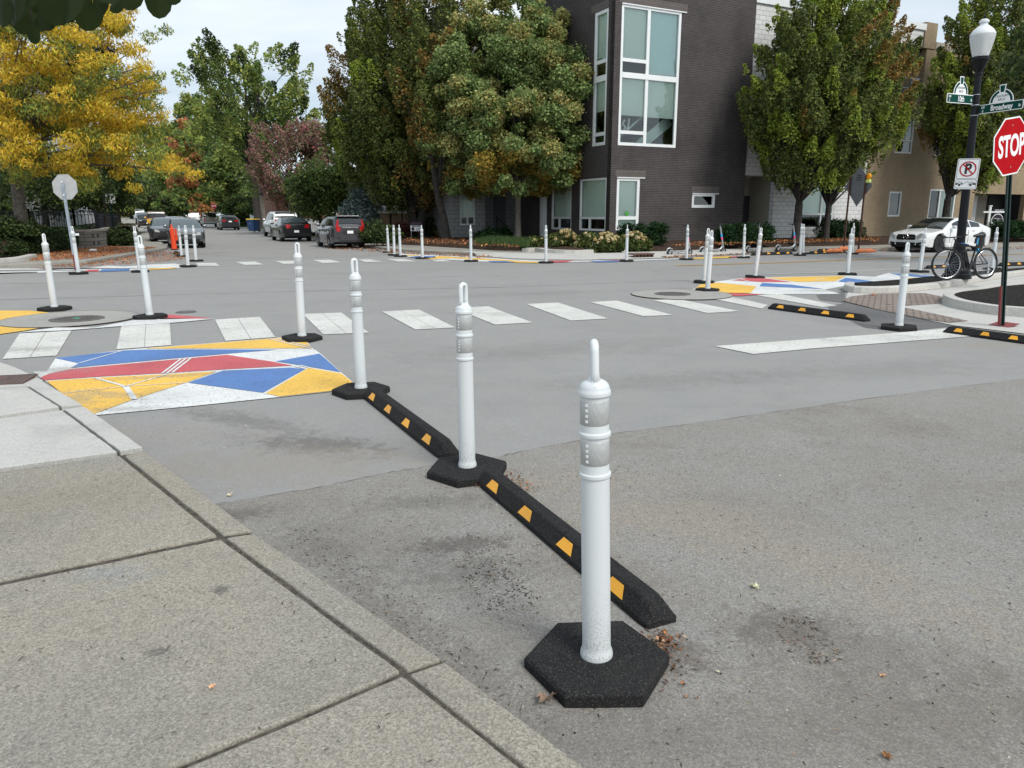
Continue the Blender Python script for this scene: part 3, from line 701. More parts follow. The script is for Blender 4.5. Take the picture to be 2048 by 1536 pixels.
structure('planter_soil', MB().prism([gp(x, y)[:2] for x, y in [(2400, 552), (2048, 580), (1960, 591), (1908, 598), (1900, 606), (1912, 613), (1945, 620), (1997, 628), (2048, 632), (2400, 660)]], 0, .14), M['mulch_black'])
# far pavement on the right of the far street and a leaf strewn verge strip come with the blocks above

# ---- loose litter nobody could count
def scatter(name, label, pts, size, pal, up=.35, lift=.012, asp=.55):
    n = len(pts); C = np.array(pts, np.float32); C[:, 2] += lift + rng.uniform(0, lift, n)
    N = np.stack([rng.normal(0, up, n), rng.normal(0, up, n), np.ones(n)], 1); N /= np.linalg.norm(N, axis=1, keepdims=True)
    T = unit(n); A = np.cross(N, T); A /= np.linalg.norm(A, axis=1, keepdims=True); B = np.cross(N, A)
    s = rng.uniform(size[0], size[1], (n, 1)) / 2
    o = leafmesh(name, C, A * s, B * s * asp, jitter(pick(pal, n)), M['litter'], fold=.5)
    return tag(o, label, 'litter', None, 'stuff')
def inpoly(poly, n, z=0.):
    poly = [Vector(p) for p in poly]; tris = [(poly[0], poly[i], poly[i + 1]) for i in range(1, len(poly) - 1)]
    ar = np.array([abs((b - a).cross(c - a).z) for a, b, c in tris]); ch = rng.choice(len(tris), n, p=ar / ar.sum()); out = []
    for k in ch:
        a, b, c = tris[k]; r1, r2 = rng.random(2); q = math.sqrt(r1); p = a * (1 - q) + b * (q * (1 - r2)) + c * (q * r2); out.append((p.x, p.y, z if z is not None else p.z))
    return out
brown = [(hexc(120, 84, 58), 3), (hexc(160, 118, 82), 2), (hexc(85, 58, 42), 3), (hexc(190, 160, 120), 1)]
orange = [(hexc(196, 120, 66), 3), (hexc(160, 92, 52), 3), (hexc(214, 150, 90), 2), (hexc(120, 72, 46), 2)]
pts = []
for (px, py, n, sx_, sy_) in [(1326, 1282, 100, .045, .03), (1338, 1300, 45, .045, .05), (1345, 1345, 22, .05, .08), (1015, 965, 90, .06, .1), (1035, 975, 60, .08, .06), (945, 972, 20, .03, .03)]:
    c = gp(px, py, .004); pts += [(c.x + random.gauss(0, sx_), c.y + random.gauss(0, sy_), .002) for _ in range(n)]
scatter('leaf_debris', 'brown shredded leaf bits caught round the rubber bases', pts, (.008, .028), brown, .55, .008)
# tiny twigs and crumbs over the near ground
tw = inpoly([gp(560, 1000), gp(1000, 1000), gp(2048, 830), gp(2600, 1500), gp(1200, 1700), gp(880, 1320)], 1300) + inpoly([gp(-200, 1000), gp(300, 960), gp(1050, 1536), gp(700, 1800), gp(-300, 1700)], 420, .1)
tw += inpoly([gp(900, 1120), gp(1000, 1080), gp(1100, 1200), gp(980, 1250)], 240) + inpoly([gp(1540, 1240), gp(1620, 1230), gp(1700, 1330), gp(1590, 1330)], 200) + inpoly([gp(520, 1060), gp(640, 1060), gp(1100, 1420), gp(1000, 1420)], 300)
scatter('twig_debris', 'tiny dark twigs and crumbs strewn on asphalt and pavement', tw, (.008, .03), [(hexc(66, 54, 46), 5), (hexc(96, 78, 62), 3), (hexc(160, 140, 115), 1)], .1, .004, .16)
crumbs = inpoly([gp(560, 1000), gp(1000, 1000), gp(2048, 830), gp(2600, 1500), gp(1200, 1700), gp(880, 1320)], 420) + inpoly([gp(920, 1130), gp(1020, 1120), gp(1080, 1230), gp(960, 1230)], 160) + inpoly([gp(90, 770), gp(420, 720), gp(560, 930), gp(330, 900)], 220, .014)
scatter('grit', 'dark grit crumbs lying on the road', crumbs, (.005, .011), [(hexc(45, 40, 36), 5), (hexc(190, 185, 175), 1)], .5, .004, .9)
lt = inpoly([gp(60, 531), gp(174, 526), gp(238, 515), gp(318, 501), gp(210, 498), (gp(140, 505)), gp(70, 517)], 8500, .125)
lt += inpoly([gp(60, 538), gp(174, 532), gp(240, 523), gp(336, 503), gp(380, 520), gp(250, 531), gp(140, 537)], 2600, .012)
scatter('fallen_leaves', 'orange brown leaf carpet on the far left corner pavement', lt, (.03, .075), orange, .35, .015)
lt = inpoly([gp(640, 489), gp(738, 497), gp(880, 509), gp(1010, 516), gp(960, 518), gp(800, 509), gp(660, 499)], 900, .012) + inpoly([gp(1320, 515), gp(1500, 507), gp(1500, 510), gp(1330, 518)], 350, .014) + inpoly([gp(1740, 500), gp(2048, 496), gp(2048, 500), gp(1740, 505)], 300, .01)
scatter('gutter_leaves', 'brown leaves gathered along the far kerb', lt, (.06, .12), brown + orange, .4, .02)
def bedleaves(poly, n, z0, z1):
    P = inpoly(poly, n, 0)
    return [(x, y, z1 + random.uniform(0, .05)) for x, y, _ in P]
lt = bedleaves([gp(800, 488, .3), gp(1040, 499, .3), gp(1040, 480, .4), gp(820, 472, .4)], 1500, .2, .33) + bedleaves([gp(1330, 500, .25), gp(1760, 488, .25), gp(1760, 474, .4), gp(1400, 484, .4)], 1700, .2, .34)
scatter('bed_leaves', 'brown leaves lying on the mulch beds', lt, (.05, .11), brown + orange, .5, .03)
# single leaves one can point to
def leaf_thing(px, py, size, col, label, z=.005):
    c = gp(px, py, z); mb = MB(); k = 9; vs = [(0, 0, .006)]
    for i in range(18):
        a = 2 * math.pi * i / 18; r = size / 2 * (1.0 if i % 3 == 0 else random.uniform(.5, .75)); vs.append((r * math.cos(a), r * .8 * math.sin(a), random.uniform(.002, .45 * size)))
    mb.add(vs, [[0, 1 + i, 1 + (i + 1) % 18] for i in range(18)])
    o = mb.build('fallen_leaf', simple('dry_leaf', col, .8, var=.35, vscale=40)); o.location = c; o.rotation_euler = (0, 0, random.uniform(0, 6)); tag(o, label, 'leaf', 'single dry leaves on the ground'); return o
leaf_thing(1093, 1403, .085, hexc(136, 114, 98), 'curled brown dry leaf touching the front left corner of the nearest rubber base')
leaf_thing(1288, 1400, .03, hexc(150, 105, 80), 'small brown leaf scrap below the nearest rubber base')
leaf_thing(1509, 1176, .05, hexc(232, 226, 190), 'pale cream leaf scrap lying right of the nearest wheel stop end')
leaf_thing(1765, 1353, .03, hexc(205, 160, 120), 'small tan leaf on the rough asphalt, lower right')
leaf_thing(460, 991, .045, hexc(220, 205, 175), 'pale leaf on asphalt beside the kerb joint')
leaf_thing(1773, 1515, .04, hexc(140, 95, 50), 'brown curled leaf at the bottom right of the road')
leaf_thing(425, 1376, .03, hexc(225, 170, 130), 'peach leaf scrap on the old pavement slab', .104)
leaf_thing(1435, 1345, .02, hexc(225, 222, 190), 'tiny pale scrap right of the nearest rubber base')
leaf_thing(1746, 591, .13, hexc(205, 150, 120), 'pink brown leaf on the brick ramp', .022)
# ================================================================ STREET FURNITURE
def axis_fit(base, top_px, top_py):
    """vertical axis from base towards a pixel of its top, at the same depth: returns sideways tilt and height"""
    q = pd(top_px, top_py, base.y); return math.atan2(q.x - base.x, q.z - base.z), (q - base).length
def make_post():
    t = thing('delineator_post', (0, 0, 0))
    hx = MB(); Rr = .262
    ring = lambda r, z, k=0: [(r * math.cos(i * math.pi / 3), r * math.sin(i * math.pi / 3), z) for i in range(6)]
    vs = ring(Rr, 0) + ring(Rr, .042) + ring(Rr - .012, .054); fs = [[5, 4, 3, 2, 1, 0]] + [[a * 6 + i, a * 6 + (i + 1) % 6, a * 6 + 6 + (i + 1) % 6, a * 6 + 6 + i] for a in (0, 1) for i in range(6)] + [[12 + i for i in range(6)]]
    hx.add(vs, fs)
    for r in (.085, .132):
        hx.lathe([(r - .004, .0535), (r - .0025, .0568), (r + .0025, .0568), (r + .004, .0535)], 40, caps=False)
    hx.build('rubber_base', M['rubber'], t, bevel=.006)
    prof = [(.0, .05), (.058, .05), (.0585, .062), (.056, .074), (.052, .084), (.0505, .1), (.0490, .72), (.0490, .728), (.0535, .731), (.0545, .737), (.0535, .743), (.0490, .746), (.0482, .752),
            (.0482, .866), (.049, .870), (.0535, .873), (.0545, .879), (.0535, .885), (.049, .889), (.0482, .894), (.0482, 1.004), (.049, 1.008), (.0540, 1.012), (.0548, 1.020), (.0535, 1.028), (.0505, 1.032), (.0500, 1.038), (.046, 1.048), (.038, 1.056), (.026, 1.062), (0, 1.065)]
    MB().lathe(prof, 40, caps=False).build('tube', M['post_plastic'], t, smooth=True)
    for z0, z1 in ((.776, .858), (.914, .996)):
        s = MB().lathe([(.0482, z0), (.0489, z0 + .001), (.0489, z1 - .001), (.0482, z1)], 40, caps=False)
        for a0 in (R(-128), R(20)):
            for k in range(4):
                zz_ = z0 + .012 + k * (z1 - z0 - .016) / 3.6
                for da in (0,):
                    a = a0; s.box((.0492 * math.cos(a), .0492 * math.sin(a), zz_ + .004), (.0012, .009, .009), a, 1)
        s.build('reflective_band', [M['reflective'], M['sign_white']], t, smooth=True)
    pts = [(-.021, 0, 1.045), (-.021, 0, 1.09), (-.021, 0, 1.160), (-.016, 0, 1.178), (0, 0, 1.184), (.016, 0, 1.178), (.021, 0, 1.160), (.021, 0, 1.09), (.021, 0, 1.045)]
    h = MB().tube(pts, [.019, .0140, .0135, .0140, .0140, .0140, .0135, .0140, .019], 10)
    for sx_ in (-1, 1): h.lathe([(.03, 1.048), (.02, 1.06), (.015, 1.078)], 12, (sx_ * .018, 0, 0), caps=False)
    h.build('handle', M['white_plastic'], t, smooth='all')
    return t
POST = make_post(); used = []
def post(bx, by, tx, ty, label, hex_rot=0, hrot=None, group='white delineator posts round the junction'):
    p = gp(bx, by - 2 * (by - HOR) / 500, .055); p.z = .004
    tilt, h = axis_fit(p, tx, ty)
    o = POST if not used else copy_tree(POST); used.append(1)
    k = min(1.07, max(.94, h / 1.2))
    o.location = p; o.scale = (1, 1, k); o.rotation_euler = (0, max(-.06, min(.06, tilt)), 0)
    tag(o, label, 'delineator post', group)
    for c in kids(o):
        if c.name.startswith('rubber_base'): c.rotation_euler = (0, 0, R(hex_rot)); 
        elif c.name.startswith('handle'): c.rotation_euler = (0, 0, R(hex_rot if hrot is None else hrot))
    return o
post(1194, 1313, 1188, 676, 'nearest white delineator post, large in the foreground, its handle seen edge-on', 0, 90)
post(935, 934, 926, 563, 'white delineator post between the two foreground wheel stops', 20, 50)
post(722, 777, 708, 515, 'white delineator post at the right tip of the painted mural, behind the second wheel stop', 12, 38)
post(604, 673, 594, 484, 'white delineator post at the far right corner of the painted mural by the crosswalk bars', 5, 4)
post(300, 631, 278, 469, 'white delineator post beside the left manhole collar at the red paint tip', 10, 30)
post(109, 615, 86, 463, 'white delineator post at the far left on yellow paint', 25, 80)
post(157, 545, 143, 450, 'white delineator post standing next to the grey back of the stop sign', 5, 20)
post(280, 541, 268, 452, 'white delineator post far left, mostly hidden behind a nearer one', 0, 10)
post(376, 531, 370, 450, 'middle and tallest white delineator post in front of the grey parked hatchback', 8, 30)
post(392, 520, 386, 450, 'right white delineator post in front of the grey parked hatchback', 0, 70)
post(363, 511, 357, 451, 'left white delineator post beside the orange marker', 12, 80)
post(777, 503, 774, 450, 'leftmost far white delineator post beside leaves at the far kerb', 0, 95)
post(788.5, 508.5, 787, 449.5, 'second far white delineator post in the tight trio at the far street corner', 12, 10)
post(801, 511, 798, 449, 'third far white delineator post in the tight trio at the far street corner', 0, 85)
post(845, 515, 843, 450, 'white delineator post in front of the yard sign', 7, 85)
post(942, 520.5, 941, 450, 'white delineator post before the pale block bay with a tall window', 20, 60)
post(1092, 523.5, 1092, 450, 'white delineator post before the hydrangea shrubs, left of the small yard sign', 3, 5)
post(1253, 520.5, 1255, 449, 'white delineator post by the storm drain near the brick tower corner', 13, 85)
post(1373, 517, 1376, 449, 'white delineator post beside the leftmost scooter', 0, 40)
post(1487, 513.5, 1490, 448, 'white delineator post between the second and third scooters', 17, 25)
post(1600, 509, 1604, 447, 'front one of two overlapping white posts beside the rightmost scooter', 4, 10)
post(1606, 506, 1608, 448, 'rear one of two overlapping white posts beside the rightmost scooter', 4, 12)
post(1705, 506, 1708, 445.5, 'white delineator post beyond the road under the diamond sign', 4, 35)
post(1408, 562, 1417, 456, 'rear post of the white pair at the left tip of the right mural', 9, 0)
post(1415, 578, 1424, 460, 'front post of the white pair at the left tip of the right mural', 2, 15)
post(1510, 552, 1523, 455, 'white delineator post on the red patch of the right mural', 21, 10)
post(1695, 546.5, 1704, 456, 'white delineator post at the end of the long yellow mural patch', 10, 75)
post(1839, 541, 1852, 455, 'white delineator post in front of the white coupe bonnet', 15, 85)
post(1984, 536, 1995, 454, 'white delineator post behind the bicycle rear wheel', 2, 5)
post(1798, 652, 1816, 484, 'large white delineator post at the right end of the stop line', 4, 22)

def make_wheel_stop():
    t = thing('wheel_stop', (0, 0, 0)); L_ = .915
    sec = [(-.078, 0), (-.078, .028), (-.040, .092), (-.030, .100), (.030, .100), (.040, .092), (.078, .028), (.078, 0)]
    st_ = [(-L_, .0), (-L_ + .010, .22), (-L_ + .055, .86), (-L_ + .09, 1.), (L_ - .09, 1.), (L_ - .055, .86), (L_ - .010, .22), (L_, .0)]
    vs = []; fs = []
    for x, k in st_:
        for y, z in sec:
            kk = .35 + .65 * k; vs.append((x, y * (.93 + .07 * k), min(z, .028) if z <= .028 else .028 + (z - .028) * k))
    n = 8
    for i in range(len(st_) - 1):
        for j in range(n - 1): fs.append([i * n + j, i * n + j + 1, (i + 1) * n + j + 1, (i + 1) * n + j])
    fs += [[0 + j for j in range(n)][::-1], [(len(st_) - 1) * n + j for j in range(n)]]
    mb = MB(); mb.add(vs, fs)
    b = mb.build('body', M['rubber'], t, bevel=.007)
    bm = bmesh.new(); bm.from_mesh(b.data); bmesh.ops.recalc_face_normals(bm, faces=bm.faces); bm.to_mesh(b.data); bm.free()
    sl = Vector((0, .038, .064)).normalized(); nn = Vector((0, -.064, .038)).normalized()
    for sgn in (-1, 1):
        for i in range(4):
            x = -.66 + i * .44
            o = Vector((x, sgn * -1 * -.078, .028)); q = []
            for (dx, h) in ((-.075, .012), (.075, .012), (.045, .066), (-.045, .066)):
                y = -.078 + sl.y * h; z = .028 + sl.z * h; p = Vector((x + dx, y, z)) + nn * .0025
                q.append((p.x, p.y * (1 if sgn < 0 else -1), p.z))
            MB().add(q, [[0, 1, 2, 3] if sgn < 0 else [3, 2, 1, 0]]).build('yellow_marker', M['yellow_tape'], t)
    for x in (-.74, -.25, .25, .74):
        MB().lathe([(.0, .1008), (.016, .1008), (.0165, .1003)], 20, (x, 0, 0)).build('bolt_hole', M['black_hole'], t)
    for x in (-.5, .5):
        s = MB()
        for yy in (-.018, .018): s.box((x, yy, .1006), (.12, .003, .0022))
        for xx in (-.06, .06): s.box((x + xx, 0, .1006), (.003, .036, .0022))
        s.box((x, 0, .1003), (.08, .014, .0018)); s.build('moulded_label', M['black_hole'], t)
    return t
WS = make_wheel_stop(); wused = []
def wheel_stop(a, b, label, scale=1., z=.004):
    a = gp(*a, z); b = gp(*b, z); d = b - a
    o = WS if not wused else copy_tree(WS); wused.append(1)
    k = max(.8, min(1.15, d.length / 1.83)) if scale is None else scale
    c = (a + b) / 2
    o.location = c; o.rotation_euler = (0, 0, math.atan2(d.y, d.x)); o.scale = (k, max(k, .95), max(k, .95))
    return tag(o, label, 'wheel stop', 'black rubber wheel stops with yellow markers')
wheel_stop((972, 961), (1324, 1252), 'nearest black wheel stop, running behind the foreground post', None)
wheel_stop((742, 793), (899, 914), 'black wheel stop between the second and third foreground posts', None)
wheel_stop((1541, 617), (1735, 643), 'black wheel stop left of the large right hand post, leaves along its foot', None)
wheel_stop((1946, 672), (2062, 688), 'black wheel stop cut off by the right edge of the picture', None)
wheel_stop((1503, 511), (1584, 508.6), 'far black wheel stop under the two right hand scooters', None)
wheel_stop((1614, 508.5), (1694, 505.8), 'far black wheel stop right of the overlapping post pair', None)
wheel_stop((1632, 503.5), (1704, 501), 'far black wheel stop farthest back, before the orange sandbags', None)
wheel_stop((1852, 537.5), (1934, 534), 'black wheel stop partly hidden behind the bicycle front wheel', None)
wheel_stop((1998, 532.5), (2090, 529.5), 'black wheel stop behind the stop sign post at the right edge', None)
wheel_stop((343, 504), (372, 516), 'black wheel stop at the foot of the orange marker', None)

# orange marker leaning beside the parked hatchback
p = gp(349, 500); tilt, h = axis_fit(p, 342, 449)
t = thing('orange_marker', p, 0, 'tall orange traffic marker in front of the grey parked hatchback', 'traffic marker'); t.rotation_euler = (0, tilt, 0); k = h / 1.2
MB().lathe([(.17, 0), (.17, .04), (.13, .05)], 6).build('rubber_base', M['rubber'], t)
MB().lathe([(.13, .05), (.11, .3), (.09, 1.0 * k), (.05, 1.05 * k), (.045, 1.18 * k), (.0, 1.2 * k)], 20).build('cone', M['orange_plastic'], t, smooth=True)
MB().box((.17, .0, .72 * k), (.09, .02, .55 * k)).build('flag', M['orange_plastic'], t)

# ---------------------------------------------------------------- signs
def octagon(r, z=0): return [(r / math.cos(math.pi / 8) * math.cos(math.pi / 8 + i * math.pi / 4), r / math.cos(math.pi / 8) * math.sin(math.pi / 8 + i * math.pi / 4)) for i in range(8)]
def plate(poly, y0, y1, m=0, mb=None):
    """polygon in x,z extruded along y (front at y0)"""
    mb = mb or MB(); n = len(poly); vs = [(p[0], y0, p[1]) for p in poly] + [(p[0], y1, p[1]) for p in poly]
    fs = [list(range(n)), list(range(n, 2 * n))[::-1]] + [[i, n + i, n + (i + 1) % n, (i + 1) % n] for i in range(n)]
    return mb.add(vs, fs, m)
def rrect(w_, h, r, k=5):
    out = []
    for cx, cz, a0 in ((w_ / 2 - r, h / 2 - r, 0), (-w_ / 2 + r, h / 2 - r, 90), (-w_ / 2 + r, -h / 2 + r, 180), (w_ / 2 - r, -h / 2 + r, 270)):
        out += [(cx + r * math.cos(R(a0 + 90 * i / k)), cz + r * math.sin(R(a0 + 90 * i / k))) for i in range(k + 1)]
    return out
def shift(poly, dx, dz): return [(x + dx, z + dz) for x, z in poly]
def uchannel(mb, z0, z1, w_=.075):
    mb.box((0, 0, (z0 + z1) / 2), (w_ * .45, .006, z1 - z0)); 
    for s in (-1, 1):
        mb.box((s * w_ * .27, -.016, (z0 + z1) / 2), (.006, .034, z1 - z0)); mb.box((s * w_ * .42, -.034, (z0 + z1) / 2), (w_ * .26, .006, z1 - z0))
    return mb
# the stop sign at the right
b = gp(2000, 652, .012); tilt, _ = axis_fit(b, 1997, 350)
c = pd(2019.5, 290, b.y); zc = c.z - b.z
t = thing('stop_sign', b, 0, 'red STOP sign on a dark green post at the right edge', 'stop sign'); t.rotation_euler = (0, tilt, UH - R(1))
uchannel(MB(), .0, zc + .36, .085).build('post', M['post_green'], t)
s = MB(); s.box((0, 0, .004), (.42, .3, .008)); s.box((-.055, -.02, .3), (.022, .03, .6)); s.build('base_plate', M['rust_red'], t)
oc = shift(octagon(.374), -.04, zc)
face = plate(oc, -.056, -.052).build('sign_plate', M['sign_white'], t)
plate(shift(octagon(.354), -.04, zc), -.0585, -.0562).build('red_face', M['sign_red'], face)
text('lettering', 'STOP', M['sign_white'], face, (-.04, -.0592, zc - .005), (R(90), 0, 0), .385, .72, .0008, .012, fit=.56)
for dz in (.27, -.27): MB().lathe([(.009, 0), (.009, .004), (0, .005)], 10, (-.04, -.0635, zc + dz), axis='Y').build('bolt', M['galv'], face)
# back of the left stop sign
b = gp(153, 541, .004); tilt, _ = axis_fit(b, 126, 372); c = pd(129, 374, b.y); zc = c.z - b.z
t = thing('stop_sign', b, 0, 'grey back of an octagonal sign on a leaning galvanised post, far left corner', 'stop sign'); t.rotation_euler = (0, tilt, 0)
mb = MB(); mb.bar((0, 0, .45), (0, 0, zc + .12), .07, .05); mb.build('post', M['galv'], t)
MB().bar((0, 0, 0), (0, 0, .45), .075, .055).build('post_sleeve', M['rust_red'], t)
plate(shift(octagon(.345), 0.03, zc), .03, .034).build('sign_plate', M['sign_back'], t)
MB().box((.18, -.01, 1.02), (.12, .012, .06)).build('tag_plate', M['sign_white'], t)
for dz in (.14, -.22): MB().lathe([(.02, 0), (.02, .012), (0, .014)], 8, (0, -.044, zc + dz), axis='Y').build('bolt', M['sign_white'], t)
# green post with two sign edges
b = gp(231, 484, .12)
t = thing('sign_post', b, 0, 'dark green post with two narrow signs seen edge-on, by the left iron fence', 'sign post')
uchannel(MB(), 0, 2.8, .1).build('post', M['post_green'], t)
for k, dx in enumerate((-.18, .12)): plate(rrect(.3, .5, .03), 0, .004).build('sign_plate', M['sign_back'], t).matrix_local = Matrix.Translation((dx, .02 - .05 * k, 2.3)) @ Matrix.Rotation(R(55), 4, 'Z')
# far red STOP
c = pd(428, 412, 112); t = thing('stop_sign', (c.x, 112, 0), 0, 'small distant red STOP sign under the trees along the far street', 'stop sign')
MB().bar((0, 0, 0), (0, 0, c.z + .3), .06).build('post', M['post_green'], t)
f_ = plate(shift(octagon(.36), 0, c.z), -.05, -.045).build('sign_plate', M['sign_white'], t)
plate(shift(octagon(.34), 0, c.z), -.056, -.051).build('red_face', M['sign_red'], f_)
text('lettering', 'STOP', M['sign_white'], f_, (0, -.06, c.z), (R(90), 0, 0), .32, .8, .001, .008)
plate(shift(rrect(.42, .16, .02), 0, c.z - .52), -.05, -.045).build('supplementary_plate', M['sign_red'], t)

# ---------------------------------------------------------------- lamp post with signs
b = gp(1913, 557, .14); tilt, h = axis_fit(b, 1970, 29); H = h
t = thing('lamp_post', b, 0, 'black street lamp post with white acorn globe, street name signs and a no parking sign', 'lamp post'); t.rotation_euler = (0, tilt, 0)
fl = MB()
prof = [(.30, 0), (.30, .10), (.26, .13), (.27, .16), (.25, .22), (.20, .30), (.17, .46), (.13, .62), (.12, .70), (.125, .74), (.105, .78)]
fl.lathe(prof, 24)
for i in range(16):
    a = i * math.pi / 8; fl.bar((.245 * math.cos(a), .245 * math.sin(a), .2), (.135 * math.cos(a), .135 * math.sin(a), .62), .025)
fl.build('base', M['black_paint'], t, smooth=True)
zg = H - 1.02
MB().lathe([(.095, .75), (.088, 2.), (.068, zg - .25), (.068, zg - .22), (.085, zg - .2), (.085, zg - .17), (.062, zg - .15), (.062, zg - .12)], 20).build('pole', M['black_paint'], t, smooth=True)
MB().lathe([(.062, zg - .14), (.09, zg - .10), (.14, zg + .02), (.165, zg + .09), (.19, zg + .1), (.19, zg + .125), (.165, zg + .13), (.165, zg + .17)], 24).build('collar', M['black_paint'], t, smooth=True)
gm = NT('frosted_globe'); gm.fin((.74, .76, .76), .22); gm.b.inputs['Transmission Weight'].default_value = .35; gm.b.inputs['IOR'].default_value = 1.2
globe = MB().lathe([(.15, zg + .16), (.17, zg + .22), (.235, zg + .5), (.245, zg + .585), (.243, zg + .61)], 32, caps=False).build('globe', gm.mat, t, smooth=True)
MB().lathe([(.15, zg + .17), (.15, zg + .2), (.1, zg + .3), (.09, zg + .42), (0, zg + .43)], 16).build('reflector', M['sign_white'], globe, smooth=True)
MB().lathe([(.246, zg + .605), (.248, zg + .63), (.20, zg + .71), (.12, zg + .78), (.08, zg + .81), (.075, zg + .85), (.10, zg + .86), (.095, zg + .9), (.05, zg + .93), (.0, zg + .935)], 32).build('globe_cap', M['white_plastic'], t, smooth=True)
MB().lathe([(.03, zg + .92), (.018, zg + .95), (.03, zg + .98), (.012, zg + 1.), (0, zg + 1.05)], 12).build('finial', M['black_paint'], t, smooth=True)
def zat(py): return pd(1930, py, b.y).z - b.z
def arch(r0, r1, zb, k=20): return [(r0 * math.cos(math.pi * i / k), zb + r0 * math.sin(math.pi * i / k)) for i in range(k + 1)]
def name_sign(zc, rz, sgn, nm, num, letter):
    """blade hanging off the pole: local x runs along the blade, front is -y"""
    W, Hh = .95, .19
    rt = bpy.data.objects.new('street_name_sign', None); COL.objects.link(rt); rt.parent = t; rt.location = (0, 0, zc); rt.rotation_euler = (0, 0, rz)
    cx = sgn * (W / 2 + .10)
    bl = plate(shift(rrect(W, Hh, .03), cx, 0), -.004, .004).build('blade', M['sign_white'], rt)
    for y, rot in ((-.0062, 0), (.0062, math.pi)):
        a_, b_ = (y, y + .002) if y < 0 else (y - .002, y)
        plate(shift(rrect(W - .03, Hh - .03, .02), cx, 0), a_, b_).build('green_face', M['sign_green'], rt)
        f = 1 if y < 0 else -1
        text('lettering', nm, M['sign_white'], rt, (cx + f * .02, y * 1.15, -.005), (R(90), 0, rot), .165 if len(nm) < 6 else .155, .8 if len(nm) < 6 else .76, .0006, .004)
        text('lettering', 'St', M['sign_white'], rt, (cx + f * .40, y * 1.15, -.015), (R(90), 0, rot), .075, .8, .0006, .002)
        text('lettering', num, M['sign_white'], rt, (cx - f * .385, y * 1.15, .035), (R(90), 0, rot), .07, .7, .0006, .001)
        text('lettering', letter, M['sign_white'], rt, (cx - f * .385, y * 1.15, -.045), (R(90), 0, rot), .075, .7, .0006, .002)
    cr = MB(); zb = Hh / 2; k = 20
    plate([(cx + .26 * math.cos(math.pi * i / k), zb + .27 * math.sin(math.pi * i / k)) for i in range(k + 1)], -.003, .003, 0, cr)
    plate([(cx - .05, zb + .2), (cx + .05, zb + .2), (cx + .075, zb + .36), (cx - .075, zb + .36)], -.0034, .0034, 0, cr)
    cr.build('crest', M['sign_white'], rt)
    gb = MB()
    for y in (-.0045, .0045):
        for i in range(k):
            a0, a1 = math.pi * i / k, math.pi * (i + 1) / k
            if .42 * math.pi < (a0 + a1) / 2 < .58 * math.pi: continue
            q = [(cx + r * math.cos(a), y, zb + .01 + r * 1.02 * math.sin(a)) for r, a in ((.24, a0), (.24, a1), (.19, a1), (.19, a0))]
            gb.add(q, [[0, 1, 2, 3]])
        gb.add([(cx - .035, y * 1.3, zb + .205), (cx + .035, y * 1.3, zb + .205), (cx + .055, y * 1.3, zb + .34), (cx - .055, y * 1.3, zb + .34)], [[0, 1, 2, 3]])
    gb.build('crest_band', M['sign_green'], rt)
    for y, rot in ((-.0048, 0), (.0048, math.pi)):
        text('lettering', 'CHATHAM', M['sign_black'], rt, (cx, y, zb + .125), (R(90), 0, rot), .072, .8, .0005)
        text('lettering', 'ARCH', M['sign_black'], rt, (cx, y, zb + .055), (R(90), 0, rot), .072, .8, .0005)
    MB().lathe([(.078, Hh / 2 + .005), (.08, Hh / 2 + .01), (.078, Hh / 2 + .018)], 16, caps=False).build('clamp', M['galv'], rt)
    MB().lathe([(.08, -Hh / 2 - .02), (.082, -Hh / 2 - .012), (.08, -Hh / 2 - .005)], 16, caps=False).build('clamp', M['galv'], rt)
    MB().box((sgn * .09, 0, 0), (.06, .02, Hh * .9)).build('bracket', M['black_paint'], rt)
name_sign(zat(200), UH + R(2), -1, '10th', '1000', 'E')
name_sign(zat(221), UH - R(90) - R(2), 1, 'Broadway', '630', 'E')
zs_ = zat(348)
rt = bpy.data.objects.new('no_parking_sign', None); COL.objects.link(rt); rt.parent = t; rt.location = (0, 0, zs_); rt.rotation_euler = (0, R(3), -R(38))
q = plate(rrect(.44, .66, .03), -.104, -.100).build('sign_plate', M['sign_white'], rt)
def outline(mb, w_, h, r, cz, y, tk):
    o_ = shift(rrect(w_, h, r), 0, cz); i_ = shift(rrect(w_ - 2 * tk, h - 2 * tk, max(.005, r - tk)), 0, cz); n = len(o_)
    mb.add([(x, y, z) for x, z in o_] + [(x, y, z) for x, z in i_], [[k, (k + 1) % n, n + (k + 1) % n, n + k] for k in range(n)])
ol = MB(); outline(ol, .41, .42, .03, .105, -.1046, .008); outline(ol, .41, .19, .03, -.215, -.1046, .008)
for sx_ in (-1, 1):      # tow picture: two cars linked by a hook line
    x = sx_ * .13
    plate([(x - .07, -.235), (x + .07, -.235), (x + .07, -.205), (x + .03, -.200), (x - .05, -.20), (x - .07, -.212)], -.1052, -.1044, 0, ol)
ol.bar((-.19, -.105, -.18), (-.12, -.105, -.165), .006); ol.bar((-.12, -.105, -.165), (-.06, -.105, -.2), .006); ol.bar((-.06, -.105, -.215), (.03, -.105, -.165), .006); ol.bar((.03, -.105, -.165), (.09, -.105, -.2), .006); ol.bar((.09, -.105, -.165), (.19, -.105, -.2), .006)
ol.build('pictogram', M['sign_black'], rt)
wl_ = MB()
for x in (-.12, .1): wl_.lathe([(.036, -.1068), (.036, -.1054)], 14, (x, 0, -.237), axis='Y')
for x in (-.12, .1): pass
wl_.build('pictogram', M['sign_white'], rt)
wl_ = MB()
for x in (-.12, .1): wl_.lathe([(.026, -.1086), (.026, -.1072)], 14, (x, 0, -.237), axis='Y')
wl_.build('pictogram', M['sign_black'], rt)
text('lettering', 'P', M['sign_black'], rt, (0, -.1055, .10), (R(90), 0, 0), .30, .85, .0006, .012)
